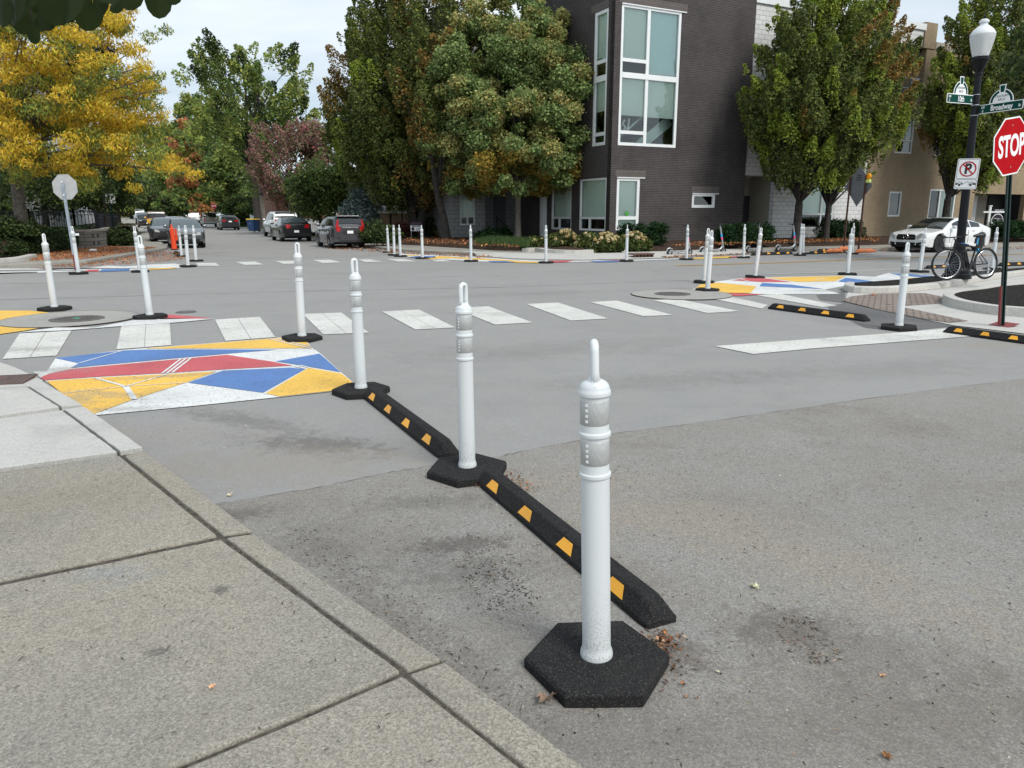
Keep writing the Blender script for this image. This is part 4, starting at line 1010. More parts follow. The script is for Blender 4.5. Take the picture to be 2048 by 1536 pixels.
rg = MB(); k = 40
rg.add([(r * math.cos(2 * math.pi * i / k), -.1062, .105 + r * math.sin(2 * math.pi * i / k)) for r in (.165, .138) for i in range(k)], [[i, (i + 1) % k, k + (i + 1) % k, k + i] for i in range(k)])
rg.bar((-.1, -.107, .205), (.1, -.107, .005), .001, .026)
rg.build('prohibition_ring', M['sign_red'], rt)
# dark planter bucket like banding at the foot is the cast base itself

# ---------------------------------------------------------------- bicycle leaning on the lamp post
a = gp(1892, 561, .2); dv = Vector((.95, .31, 0)) * 1.10; c = a + dv
t = thing('bicycle', a, math.atan2(dv.y, dv.x), 'black mountain bike leaning against the lamp post', 'bicycle')
wb = dv.length; t.scale = (wb / 1.08,) * 3; t.rotation_euler[0] = R(-5)
def bwheel(x, steer=0):
    o = bpy.data.objects.new('wheel', None); COL.objects.link(o); o.parent = t; o.location = (x, 0, .335); o.rotation_euler = (0, 0, steer)
    circ = lambda r, n=36: [(r * math.cos(2 * math.pi * i / n), 0, r * math.sin(2 * math.pi * i / n)) for i in range(n)]
    MB().tube(circ(.315), .024, 8, closed=True).build('tyre', M['tyre'], o, smooth=True)
    MB().tube(circ(.285), .011, 6, closed=True).build('rim', M['steel'], o, smooth=True)
    sp = MB()
    for i in range(28):
        an = 2 * math.pi * i / 28; an2 = an + (.35 if i % 2 else -.35); y = .03 if i % 4 < 2 else -.03
        sp.bar((.018 * math.cos(an2), y, .018 * math.sin(an2)), (.28 * math.cos(an), 0, .28 * math.sin(an)), .0022)
    sp.lathe([(.012, -.05), (.022, -.035), (.014, -.02), (.014, .02), (.022, .035), (.012, .05)], 10, axis='Y'); sp.build('spokes', M['steel'], o)
bwheel(0, R(-17)); bwheel(1.08)
BB = Vector((.65, 0, .30)); HT = Vector((.20, 0, .78)); HB = Vector((.155, 0, .66)); ST_ = Vector((.80, 0, .74)); RA = Vector((1.08, 0, .335))
fr = MB(); fr.tube([HB, BB], .021, 10); fr.tube([HT, ST_ + Vector((-.03, 0, -.06))], .018, 10); fr.tube([BB, ST_], .017, 10); fr.tube([HB - Vector((.005, 0, .03)), HT + Vector((.01, 0, .04))], .022, 10)
for y in (-.055, .055): fr.tube([BB + Vector((.03, y * .6, 0)), RA + Vector((0, y, 0))], .010, 8); fr.tube([ST_ + Vector((-.02, y * .3, -.08)), RA + Vector((0, y, 0))], .008, 8)
fr.build('frame', M['black_paint'], t, smooth=True)
MB().tube([HT.lerp(ST_, .25) + Vector((0, 0, .002)), HT.lerp(ST_, .6) + Vector((0, 0, -.02))], .0195, 10).build('frame_decal', M['bin_blue'], t)
fk = MB()
for y in (-.06, .06): fk.tube([(.14, y, .62), (.06, y, .42), (0, y, .335)], [.018, .016, .012], 8)
fk.bar((.145, -.07, .63), (.145, .07, .63), .035); fk.build('fork', M['black_paint'], t, smooth=True)
hb = MB(); hb.tube([HT + Vector((.01, 0, .03)), HT + Vector((-.05, 0, .12))], .016, 8); hb.tube([(.15, -.30, .93), (.14, -.12, .90), (.14, .12, .90), (.15, .30, .93)], .0125, 8)
hb.build('handlebar', M['black_plastic'], t, smooth=True)
gr = MB()
for y in (-1, 1): gr.tube([(.15, y * .2, .918), (.155, y * .31, .932)], .017, 8); gr.bar((.12, y * .16, .9), (.07, y * .26, .87), .012)
gr.build('grip', M['tyre'], t)
cb_ = MB()
for y in (-.05, .05, .1): cb_.tube([(.13, y * 2, .9), (.04, y * 1.5, .86), (.03, y, .74), (.12, y * .5, .66)], .004, 5)
cb_.build('brake_cable', M['sign_back'], t)
MB().tube([ST_ - Vector((0, 0, .02)), ST_ + Vector((.035, 0, .17))], .014, 8).build('seat_post', M['cyan'], t)
sd_ = MB(); sd_.tube([(.70, 0, .92), (.78, 0, .93), (.88, 0, .925), (.96, 0, .94)], [.022, .035, .062, .07], 10); sd_.build('saddle', M['black_plastic'], t, smooth=True)
ck = MB(); ck.lathe([(.09, -.062), (.09, -.056), (.02, -.054)], 24, (BB.x, 0, BB.z), axis='Y')
ck.bar(BB + Vector((0, -.07, 0)), BB + Vector((.05, -.07, -.165)), .02); ck.bar(BB + Vector((0, .07, 0)), BB + Vector((-.05, .07, .165)), .02); ck.box((.70, -.11, .135), (.1, .08, .02)); ck.box((.60, .11, .465), (.1, .08, .02))
for dz in (.085, -.06): ck.bar((.65, -.058, .3 + dz), (1.08, -.05, .335 + dz * .4), .006)
ck.build('crankset', M['black_plastic'], t)
dr = MB(); dr.lathe([(.045, -.05), (.05, -.03), (.03, -.02)], 16, (1.08, 0, .335), axis='Y'); dr.bar((1.08, -.055, .30), (1.10, -.055, .17), .018); dr.lathe([(.025, -.06), (.025, -.05)], 10, (1.12, 0, .21), axis='Y'); dr.lathe([(.025, -.06), (.025, -.05)], 10, (1.10, 0, .15), axis='Y')
dr.build('derailleur', M['steel'], t)
MB().box((.835, -.0, .62), (.03, .04, .08)).build('bottle_clamp', M['cyan'], t)

# ---------------------------------------------------------------- rental scooters
def make_scooter():
    t = thing('rental_scooter', (0, 0, 0))
    W_ = 1.0
    for x in (0, .92):
        o = MB().lathe([(.06, -.028), (.115, -.03), (.13, -.012), (.13, .012), (.115, .03), (.06, .028)], 24, (x, 0, .13), axis='Y').build('wheel', M['tyre'], t, smooth=True)
        MB().lathe([(.0, -.034), (.06, -.032), (.06, .032), (0, .034)], 16, (x, 0, .13), axis='Y').build('hub', M['scooter_grey'], o)
    dk = MB(); dk.box((.42, 0, .17), (.52, .17, .06)); dk.bar((.17, 0, .17), (0, 0, .2), .10, .05); dk.build('deck', M['scooter_grey'], t, bevel=.02)
    MB().tube([(-.13, 0, .19), (-.09, 0, .27), (0, 0, .30), (.12, 0, .25)], .028, 8).build('mudguard', M['scooter_grey'], t)
    n = MB().tube([(.66, 0, .18), (.80, 0, .20), (.90, 0, .33), (.86, 0, .52)], [.04, .045, .045, .036], 10).build('neck', M['scooter_grey'], t, smooth=True)
    st = MB().tube([(.87, 0, .48), (.74, 0, 1.12)], [.034, .03], 10).build('stem', M['scooter_grey'], t, smooth=True)
    MB().tube([(.834, 0, .66), (.806, 0, .80)], .036, 10).build('stem_band', M['cyan'], t); MB().tube([(.852, 0, .57), (.834, 0, .66)], .037, 10).build('stem_band', M['pink'], t)
    hb = MB(); hb.tube([(.72, -.26, 1.16), (.735, -.08, 1.14), (.735, .08, 1.14), (.72, .26, 1.16)], .016, 8); hb.lathe([(.05, 1.10), (.055, 1.14), (.03, 1.18)], 10, (.735, 0, 0)); hb.build('handlebar', M['black_plastic'], t)
    fk = MB(); fk.bar((.92, -.05, .13), (.89, -.04, .34), .022); fk.bar((.92, .05, .13), (.89, .04, .34), .022); fk.build('fork', M['scooter_grey'], t)
    MB().bar((.5, .09, .15), (.42, .16, .0), .018).build('kickstand', M['black_plastic'], t)
    return t
SCO = make_scooter()
for i, (ax, ay, bx, by, label, rx) in enumerate([(1339, 514, 1379, 513, 'leftmost silver rental scooter, half hidden behind a white post', 5), (1405, 511, 1446, 510, 'second silver rental scooter from the left, alone against the dark brick', 4), (1496, 509, 1533, 506.5, 'third silver rental scooter, behind a leaning white post, pink and cyan stem', 4), (1556, 506, 1590, 505, 'rightmost silver rental scooter in front of a tree trunk', 3)]):
    o = SCO if i == 0 else copy_tree(SCO); a = gp(ax, ay - 2, .01); c = gp(bx, by - 2, .01); d = c - a
    k = max(.9, min(1.1, d.length / .92)); o.location = a; o.scale = (k, 1, 1.02); o.rotation_euler = (R(-2), 0, math.atan2(d.y, d.x) )
    tag(o, label, 'scooter', 'rental scooters along the far kerb')

# ---------------------------------------------------------------- diamond work sign with light, sandbags
b1 = gp(1688, 498, .12); b2 = gp(1718, 500, .12); mid = (b1 + b2) / 2; dd = (b2 - b1); rz = math.atan2(dd.y, dd.x)
t = thing('diamond_sign', mid, rz, 'dark back of a diamond shaped road sign on two brown posts with an amber lamp', 'road sign')
hw = dd.length / 2; sc_ = 1.0
zt = pd(1717, 350, mid.y).z - mid.z; zc = pd(1714, 372, mid.y).z - mid.z; zl = pd(1710, 413, mid.y).z - mid.z
for s in (-1, 1): uchannel(MB(), 0, zt, .09).build('post', M['rust_brown'], t).location = (s * hw, 0, 0)
rr = zc - zl
plate([(0, zc - rr), (rr * .97, zc - .03), (rr * .97, zc + .03), (0, zc + rr), (-rr * .97, zc + .03), (-rr * .97, zc - .03)], .03, .036).build('sign_plate', M['sign_back_dark'], t)
st_ = MB()
for k, wd in enumerate((.26, .34, .30)): st_.box((0, .027, zc + .42 - k * .09), (wd, .004, .035))
st_.build('maker_stencil', M['sign_black'], t)
MB().lathe([(.10, -.03), (.13, .0), (.13, .03), (.10, .06)], 16, (hw + .12, 0, zc + .36), axis='Y').build('warning_lamp', M['amber'], t, smooth=True)
MB().box((hw + .12, .01, zc + .17), (.24, .1, .14)).build('lamp_box', M['lime'], t, bevel=.03)
def sandbag(px, py, L_, h, rz, label):
    c = gp(px, py, .11); o = thing('sandbag', c, rz, label, 'sandbag', 'orange sandbags at the diamond sign')
    n = 12; st_ = [(-1, .25), (-.85, .7), (-.5, 1.), (-.1, .85), (.3, 1.), (.7, .85), (.92, .55), (1, .2)]
    MB().tube([(x * L_ / 2, random.uniform(-.03, .03), h * k * .45) for x, k in st_], [h * .75 * k for x, k in st_], n).build('bag', M['sandbag'], o, smooth=True)
    MB().tube([(L_ / 2 - .02, 0, h * .2), (L_ / 2 + .09, .02, h * .25)], [.03, .06], 8).build('tied_neck', M['sandbag'], o)
sandbag(1667, 503.5, .85, .11, R(30), 'left orange sandbag at the foot of the diamond sign'); sandbag(1690, 500, .6, .13, R(10), 'middle orange sandbag humped on the left sign foot'); sandbag(1730, 504, 1.05, .12, R(26), 'right orange sandbag, longest, reaching towards the white coupe')

# grey sign on its own post before the tan wall
b = gp(1797, 466, .38); q = pd(1804, 383, b.y); tilt, _ = axis_fit(b, 1806, 375)
t = thing('sign_post', b, 0, 'thin grey post with a pale sign back in front of the tan brick wall', 'sign post'); t.rotation_euler = (0, tilt, 0)
uchannel(MB(), 0, q.z - b.z + .3, .1).build('post', M['post_green'], t); plate(rrect(.46, .68, .03), .02, .026).build('sign_plate', M['sign_back'], t).location = (0, 0, q.z - b.z)
# house for sale sign
b = gp(1972, 474, .38); t = thing('sale_sign', b, 0, 'white FOR SALE sign post with arched hanging board before the tan house', 'sign')
k_ = b.y / 1519
pz = lambda py: pd(1974, py, b.y).z - b.z
s = MB(); s.box((0, 0, pz(413) / 2), (.11, .11, pz(413))); s.box((.28, 0, pz(424)), (1.25, .09, .09)); s.box((0, 0, pz(413) + .03), (.15, .15, .06)); s.build('post', M['white_paint'], t)
r_ = MB().box((.50, -.02, pz(421)), (.62, .02, .16)).build('rider_board', M['sign_black'], t)
text('lettering', 'FOR SALE', M['sign_white'], r_, (.50, -.034, pz(421)), (R(90), 0, 0), .13, .8, .001)
w_ = .33; zb = pz(457); zm = pz(443)
bd = plate([(.47 - w_, zb), (.47 + w_, zb), (.47 + w_, zm)] + [(.47 + w_ * math.cos(math.pi * i / 12), zm + .42 * math.sin(math.pi * i / 12)) for i in range(1, 12)] + [(.47 - w_, zm)], -.02, .0).build('hanging_board', M['sign_white'], t)
pu = plate([(.47 + .92 * w_ * math.cos(math.pi * i / 12), zm + .38 * math.sin(math.pi * i / 12)) for i in range(13)], -.028, -.022).build('board_face', simple('deep_plum', hexc(38, 24, 40), .5), bd)
ln = MB()
for i in range(3): ln.box((.47, -.024, zb + .1 + i * .09), (.42, .003, .025))
ln.build('small_print', M['sign_back_dark'], bd); ln = MB()
for i in range(2): ln.box((.47, -.030, zm + .08 + i * .08), (.44, .003, .03))
ln.build('small_print', M['sign_back'], bd)
# yard sign with two boards under the dark tree
b = gp(833, 478, .33); t = thing('yard_sign', b, R(4), 'plum and white two part yard sign under the dark hornbeam', 'sign')
z = lambda py: pd(833, py, b.y).z - b.z
s = MB()
for x in (-.26, .26): s.box((x, 0, z(445) / 2), (.04, .04, z(445)))
s.build('post', M['sign_back_dark'], t)
MB().box((0, -.03, (z(444) + z(450)) / 2), (.58, .02, z(444) - z(450) - .02)).build('top_board', simple('plum', hexc(60, 34, 58), .5), t)
bb = MB().box((0, -.03, (z(451) + z(462)) / 2), (.58, .02, z(451) - z(462))).build('main_board', M['sign_white'], t)
s = MB(); zc = (z(451) + z(462)) / 2
s.box((-.17, -.043, zc - .03), (.14, .004, .16)); s.box((.02, -.043, zc + .1), (.46, .004, .04))
for i in range(3): s.box((.11, -.043, zc + .0 - i * .05), (.26, .004, .016))
s.build('printing', M['sign_black'], bb)
# small tilted yard sign on a stake
b = gp(1186, 502, .2); q = pd(1189, 487, b.y); t = thing('yard_sign', b, R(10), 'small black and white yard sign tilted on a stake before the hydrangeas', 'sign'); t.rotation_euler = (0, R(14), R(10))
zz_ = (q - b).length
MB().box((0, 0, zz_ / 2), (.015, .015, zz_)).build('stake', M['steel'], t)
bo = plate(shift(rrect(.2, .32, .02), 0, zz_), -.012, -.006).build('board', M['sign_white'], t)
plate(shift(rrect(.17, .29, .015), 0, zz_), -.015, -.013).build('board_face', M['sign_black'], bo)
lo = MB(); lo.lathe([(.06, -.018), (.06, -.016)], 16, (0, 0, zz_ + .05), axis='Y'); lo.box((0, -.017, zz_ - .09), (.12, .002, .02)); lo.build('printing', M['sign_white'], bo)
rd = MB(); rd.lathe([(.028, -.021), (.028, -.019)], 12, (0, 0, zz_ + .05), axis='Y'); rd.build('printing', M['sign_red'], bo)
# storm drain at the far kerb
c = gp(1290, 515.5, .02); t = thing('storm_drain', c, math.atan2(V.y, V.x), 'rusty curb inlet storm drain with open throat at the far kerb', 'storm drain')
MB().box((0, .28, .13), (.95, .5, .05)).build('hood', M['rust_brown'], t, bevel=.02)
s = MB(); s.box((0, .09, .06), (.9, .02, .09)); s.build('throat', M['black_hole'], t)
s = MB()
for i in range(6): s.box((-.40 + i * .16, .07, .06), (.04, .05, .09))
s.build('bars', M['rust_brown'], t)

# recycling bin, white panel fence, picket fence
c = gp(508, 463.5, .05); t = thing('recycling_bin', c, R(-26), 'blue wheeled recycling bin with a yellow lid at the far kerb', 'bin')
def taper(mb, x0, y0, z0, x1, y1, z1):
    vs = [(-x0, -y0, z0), (x0, -y0, z0), (x0, y0, z0), (-x0, y0, z0), (-x1, -y1, z1), (x1, -y1, z1), (x1, y1, z1), (-x1, y1, z1)]
    return mb.add(vs, [(3, 2, 1, 0), (4, 5, 6, 7), (0, 1, 5, 4), (1, 2, 6, 5), (2, 3, 7, 6), (3, 0, 4, 7)])
taper(MB(), .32, .33, .08, .41, .42, 1.05).build('body', M['bin_blue'], t, bevel=.03)
taper(MB(), .44, .45, 1.05, .40, .42, 1.14).build('lid', M['bin_yellow'], t, bevel=.02)
for x in (-.3, .3): MB().lathe([(.12, -.03), (.12, .03)], 14, (x, .36, .12), axis='Y').build('wheel', M['tyre'], t)
MB().box((.0, -.385, .78), (.14, .01, .14)).build('emblem', M['sign_white'], t)
a = pd(512, 457, 84); t = thing('panel_fence', (a.x, 84, .2), math.atan2(U.y, U.x) - R(75), 'white solid panel fence between the blue bin and the white suv', 'fence')
MB().box((.7, 0, .62), (2.4, .06, 1.2)).build('panel', M['white_paint'], t); s = MB()
for x in (-.5, .7, 1.9): s.box((x, -.02, .67), (.12, .12, 1.34))
s.build('post', M['white_paint'], t)
a = pd(606, 459, 52); c = pd(662, 459, 55); d = c - a; t = thing('picket_fence', (a.x, 52, .2), math.atan2(d.y, d.x), 'white wooden picket fence behind the black sedan', 'fence')
L_ = math.hypot(d.x, d.y); n = int(L_ / .16); pk = MB()
hh = 1.1
for i in range(n):
    x = i * .16; plate([(x, .08), (x + .09, .08), (x + .09, hh - .08), (x + .045, hh), (x, hh - .08)], -.012, .012, 0, pk)
pk.build('pickets', M['white_paint'], t); s = MB()
for z in (.3, .8): s.box((L_ / 2, .03, z), (L_, .03, .08))
s.build('rails', M['white_paint'], t)

# ---------------------------------------------------------------- left corner: iron fence on a curved block wall
wy = 34.0
wall = smoothpath([pd(-60, 478, 33.5), pd(60, 480, 33.2), pd(140, 484, 33.), pd(185, 482, 33.6), pd(207, 476, 35.5), pd(212, 473, 38), pd(214, 470, 42)], 5)
m = NT('split_block'); bn = m.n('ShaderNodeTexBrick'); m.l(m.map(rot=(R(90), 0, 0)), bn.inputs[0]); bn.inputs['Scale'].default_value = 1; bn.inputs['Brick Width'].default_value = .4; bn.inputs['Row Height'].default_value = .16; bn.inputs['Mortar Size'].default_value = .012
bn.inputs['Color1'].default_value = (.20, .185, .165, 1); bn.inputs['Color2'].default_value = (.28, .26, .235, 1); bn.inputs['Mortar'].default_value = (.06, .055, .05, 1)
m.bump(m.noise(18, 4), .8, .05); M['split_block'] = m.fin(m.mix(m.rng(m.noise(2, 4), .4, .8, 0, .5), bn.outputs[0], (.12, .115, .1)), .95)
root = thing('retaining_wall', (wall[8].x, wall[8].y, .1), 0, 'curved grey block retaining wall with a pale cap at the left corner', 'wall')
def wallstrip(pts, z0, z1, w_):
    mb = MB(); n = len(pts); rows = []
    for i, p in enumerate(pts):
        d = pts[min(i + 1, n - 1)] - pts[max(i - 1, 0)]; d.z = 0; d.normalize(); nn = Vector((-d.y, d.x, 0)) * w_ / 2
        rows += [(p.x - nn.x, p.y - nn.y, z0), (p.x - nn.x, p.y - nn.y, z1), (p.x + nn.x, p.y + nn.y, z1), (p.x + nn.x, p.y + nn.y, z0)]
    for i in range(n - 1):
        a = i * 4
        mb.f += [[a, a + 4, a + 5, a + 1], [a + 1, a + 5, a + 6, a + 2], [a + 2, a + 6, a + 7, a + 3]]; mb.m += [0, 0, 0]
    mb.v += rows; mb.f += [[3, 2, 1, 0], [4 * n - 4, 4 * n - 3, 4 * n - 2, 4 * n - 1]][::-1]; mb.m += [0, 0]
    return mb
wallstrip(wall, .05, .84, .3).build('blocks', M['split_block'], root, world=True)
wallstrip(wall, .843, .93, .38).build('cap', simple('cap_stone', (.30, .26, .22), .9, bump=.4), root, world=True)
fence_pts = [pd(-200, 450, 36.5), pd(60, 450, 35.), pd(150, 450, 34.6), pd(193, 450, 35.2)]; fence_b = [pd(197, 450, 36.0), pd(212, 450, 41), pd(236, 450, 52)]
def iron(pts, label, z0, z1):
    root = thing('iron_fence', (pts[0].x, pts[0].y, z0), 0, label, 'fence'); pk = MB(); rl = MB()
    for a, b_ in zip(pts[:-1], pts[1:]):
        d = b_ - a; d.z = 0; L_ = d.length; n = int(L_ / .13)
        for i in range(n): q = a.lerp(b_, i / n); pk.box((q.x, q.y, (z0 + z1) / 2), (.022, .022, z1 - z0 - .06))
        for z in (z0 + .1, z1 - .22, z1 - .06): rl.bar((a.x, a.y, z), (b_.x, b_.y, z), .035)
        m_ = max(1, int(L_ / 2.2))
        for i in range(m_ + 1): q = a.lerp(b_, i / m_); MB().box((q.x, q.y, (z0 + z1) / 2 + .03), (.075, .075, z1 - z0 + .06)).build('post', M['black_paint'], root, world=True)
    pk.build('pickets', M['black_paint'], root, world=True); rl.build('rails', M['black_paint'], root, world=True)
iron(fence_pts, 'black iron fence on the left corner wall', .93, 1.78); iron(fence_b, 'black iron fence receding along the left street pavement', .5, 1.65)
b = pd(33, 448, 37.0); t = thing('plant_pot', (b.x, 37.5, .85), 0, 'big dark blue glazed plant pot behind the left iron fence', 'plant pot')
MB().lathe([(.32, 0), (.5, .25), (.55, .6), (.5, .75), (.52, .8), (.46, .8), (.44, .7)], 20).build('pot', M['blue_pot'], t, smooth=True)
c = gp(186, 501, .16); o = MB().lathe([(.16, 0), (.14, .03), (.08, .06), (0, .07)], 9).build('litter_scrap', M['sign_white']); o.location = c; tag(o, 'scrap of white paper lying on the leaves beside the ivy', 'paper')
# ================================================================ BUILDINGS
def on_plane(px, py, P0, N):
    d = ray(px, py); o = Vector((0, 0, HC)); t = (P0 - o).dot(N) / d.dot(N); return o + d * t
def brickmat(name, c1, c2, mortar, bw=.21, rh=.075, ms=.011, off=.5, rough=.85, var=.35, bump=.5):
    m = NT(name)
    sx_ = m.n('ShaderNodeSeparateXYZ'); m.l(m.obj(), sx_.inputs[0]); cb = m.n('ShaderNodeCombineXYZ')
    m.l(m.math('ADD', sx_.outputs[0], sx_.outputs[1]), cb.inputs[0]); m.l(sx_.outputs[2], cb.inputs[1])
    b = m.n('ShaderNodeTexBrick'); m.l(cb.outputs[0], b.inputs[0]); b.offset = off
    b.inputs['Color1'].default_value = (*c1, 1); b.inputs['Color2'].default_value = (*c2, 1); b.inputs['Mortar'].default_value = (*mortar, 1)
    b.inputs['Scale'].default_value = 1; b.inputs['Brick Width'].default_value = bw; b.inputs['Row Height'].default_value = rh; b.inputs['Mortar Size'].default_value = ms
    b.inputs['Mortar Smooth'].default_value = .2
    c = m.mix(m.rng(m.noise(.6, 5, .65), .35, .75, 0, var), b.outputs[0], tuple(x * .6 for x in c1))
    st = m.noise(3., 5, .7, m.map(scale=(1.5, 1.5, .25)))
    c = m.mix(m.rng(st, .62, .75, 0, var * .5), c, tuple(min(1, x * 2.2) for x in c2))
    inv = m.math('SUBTRACT', 1., b.outputs['Fac']); m.bump(inv, bump, .012)
    return m.fin(c, rough, 0, .3)
M['brick_dark'] = brickmat('brick_dark', (.044, .036, .036), (.066, .055, .054), (.125, .116, .112), var=.5)
M['brick_soldier'] = brickmat('brick_soldier', (.10, .083, .076), (.13, .108, .098), (.17, .157, .15), .075, .21)
M['brick_tan'] = brickmat('brick_tan', (.30, .225, .14), (.37, .28, .18), (.33, .27, .19))
M['brick_brown'] = brickmat('brick_brown', (.17, .10, .06), (.22, .14, .085), (.20, .16, .12))
M['brick_red'] = brickmat('brick_red', (.20, .07, .045), (.25, .10, .065), (.25, .2, .17))
M['block_white'] = brickmat('block_white', (.66, .66, .65), (.74, .74, .73), (.36, .36, .36), .42, .21, .012, .5, .8, .12, .3)
M['block_grey'] = brickmat('block_grey', (.33, .335, .34), (.39, .395, .395), (.16, .16, .16), .42, .21, .014, .5, .8, .15, .3)
M['stucco'] = simple('stucco', (.36, .33, .27), .9, var=.06, bump=.3)
M['siding_white'] = brickmat('siding_white', (.55, .56, .56), (.58, .58, .58), (.30, .30, .30), 30, .14, .012, 0, .7, .1, .3)
M['siding_red'] = brickmat('siding_red', (.22, .045, .05), (.24, .05, .055), (.11, .02, .025), 30, .16, .02, 0, .7, .1, .3)
M['roof_grey'] = brickmat('roof_grey', (.11, .115, .125), (.15, .155, .165), (.07, .07, .07), .3, .14, .01, .5, .9, .3, .4)
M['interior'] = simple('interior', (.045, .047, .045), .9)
M['interior_wall'] = simple('interior_wall', (.35, .36, .34), .9)
def blindmat(name, a, b):
    m = NT(name); sx_ = m.n('ShaderNodeSeparateXYZ'); m.l(m.obj(), sx_.inputs[0])
    wv = m.math('FRACT', m.math('MULTIPLY', sx_.outputs[2], 17.)); return m.fin(m.mix(m.rng(wv, .1, .9), a, b), .8)
M['blind'] = blindmat('blind', (.74, .80, .75), (.88, .92, .88))
M['roller_blue'] = simple('roller_blue', (.74, .86, .87), .8, var=.02)
M['steel_dark'] = simple('steel_dark', (.05, .052, .055), .5, .3)
def wall_holes(mb, along, L0, L1, z0, z1, holes, t=.3, m=0, off=0.):
    """wall in local x (along='x', outer face at y=off facing -y) or local y (along='y', outer face at x=off facing -x)"""
    xs = sorted({L0, L1, *[h[0] for h in holes], *[h[1] for h in holes]}); zs2 = sorted({z0, z1, *[h[2] for h in holes], *[h[3] for h in holes]})
    xs = [x for x in xs if L0 - 1e-6 <= x <= L1 + 1e-6]; zs2 = [z for z in zs2 if z0 - 1e-6 <= z <= z1 + 1e-6]
    solid = lambda i, j: 0 <= i < len(xs) - 1 and 0 <= j < len(zs2) - 1 and not any(h[0] - 1e-6 <= (xs[i] + xs[i + 1]) / 2 <= h[1] + 1e-6 and h[2] <= (zs2[j] + zs2[j + 1]) / 2 <= h[3] for h in holes)
    P = (lambda s, d, z: (s, off + d, z)) if along == 'x' else (lambda s, d, z: (off + d, s, z))
    fl = (lambda f: f) if along == 'x' else (lambda f: f[::-1])
    for i in range(len(xs) - 1):
        for j in range(len(zs2) - 1):
            if not solid(i, j): continue
            a, b, c, d = xs[i], xs[i + 1], zs2[j], zs2[j + 1]
            mb.add([P(a, 0, c), P(b, 0, c), P(b, 0, d), P(a, 0, d)], [fl([0, 1, 2, 3])], m)
            mb.add([P(a, t, c), P(b, t, c), P(b, t, d), P(a, t, d)], [fl([3, 2, 1, 0])], m)
            if not solid(i - 1, j): mb.add([P(a, 0, c), P(a, 0, d), P(a, t, d), P(a, t, c)], [fl([0, 1, 2, 3])], m)
            if not solid(i + 1, j): mb.add([P(b, 0, c), P(b, t, c), P(b, t, d), P(b, 0, d)], [fl([0, 1, 2, 3])], m)
            if not solid(i, j - 1): mb.add([P(a, 0, c), P(a, t, c), P(b, t, c), P(b, 0, c)], [fl([0, 1, 2, 3])], m)
            if not solid(i, j + 1): mb.add([P(a, 0, d), P(b, 0, d), P(b, t, d), P(a, t, d)], [fl([0, 1, 2, 3])], m)
    return mb
def window(parent, along, a, b, z0, z1, off=0., mull=(), trans=(), fw=.07, rec=.08, blind=None, frame=None, bands=(), split=()):
    """mull: [(s, z0, z1)], trans: [(z, s0, s1)], bands: [(z0,z1)] thick spandrels, blind: list of (s0,s1,z0,z1,material)"""
    frame = frame or M['white_frame']
    P = (lambda s, d, z: Vector((s, off + d, z))) if along == 'x' else (lambda s, d, z: Vector((off + d, s, z)))
    w_ = MB()
    def bx(s0, s1, y0, y1, c, d): 
        p, q = P(s0, y0, c), P(s1, y1, d); w_.box2(p, q)
    bx(a, b, rec - .04, rec + .05, z0, z0 + fw); bx(a, b, rec - .04, rec + .05, z1 - fw, z1)
    bx(a, a + fw, rec - .04, rec + .05, z0 + fw, z1 - fw); bx(b - fw, b, rec - .04, rec + .05, z0 + fw, z1 - fw)
    for s, c, d in mull: bx(s - fw * .6, s + fw * .6, rec - .037, rec + .048, c, d)
    for z, c, d in trans: bx(c, d, rec - .034, rec + .045, z - fw * .55, z + fw * .55)
    for c, d in bands: bx(a + fw, b - fw, rec - .06, rec + .06, c, d)
    f = w_.build('window', frame, parent)
    g = MB(); g.add([P(a, rec + .02, z0), P(b, rec + .02, z0), P(b, rec + .02, z1), P(a, rec + .02, z1)], [[0, 1, 2, 3] if along == 'x' else [3, 2, 1, 0]]); g.build('pane', M['window_glass'], f)
    for s0, s1, c, d, mt in (blind or []):
        bb = MB(); bb.box2(P(s0, rec + .10, c), P(s1, rec + .12, d)); bb.build('blind', mt, f)
    return f
Z0 = .33
C0 = gp(1217.5, 485, Z0)
BT = thing('townhouse', C0, UH, 'dark brown brick three storey townhouse tower with tall white corner windows', 'building')
def rx(px, py): p = on_plane(px, py, C0, U) - C0; return p.dot(V), p.z
def ly(px, py): p = on_plane(px, py, C0, V) - C0; return p.dot(U), p.z
WD = rx(1497, 250)[0]; TOP = 13.6
# right face openings
wx0 = rx(1240, 150)[0]; wx1 = rx(1358, 160)[0]; wz1 = rx(1300, 14)[1]; wz0 = rx(1295, 293)[1]
gx0 = rx(1233, 400)[0]; gx1 = rx(1279, 400)[0]; gz1 = rx(1255, 355)[1]; gz0 = .55
sx0 = rx(1384, 400)[0]; sx1 = rx(1430, 400)[0]; sz1 = rx(1405, 387)[1]; sz0 = rx(1405, 415.5)[1]
lx0, lx1 = ly(1214, 150)[0] + .0, ly(1187, 150)[0]
lz1 = ly(1205, 20)[1]; lz0 = ly(1200, 291)[1]
g1a, g1b = ly(1212, 400)[0], ly(1159, 400)[0]; g2a, g2b = ly(1143, 400)[0], ly(1103, 400)[0]; gzt = ly(1185, 357)[1]
colA, colB = ly(1094, 400)[0], ly(1084, 400)[0]; LE = ly(1042, 430)[0]
mb = MB()
wall_holes(mb, 'x', 0, WD, -.3, TOP, [(wx0, wx1, wz0, wz1), (gx0, gx1, gz0, gz1), (sx0, sx1, sz0, sz1)])
lh = [(lx0, lx1, lz0, lz1), (g1a, g1b, .5, gzt), (g2a, g2b, .5, gzt)]
wall_holes(mb, 'y', .3, LE, -.3, TOP, lh)
mb.f += []; 
wl1 = mb.build('wall', M['brick_dark'], BT)
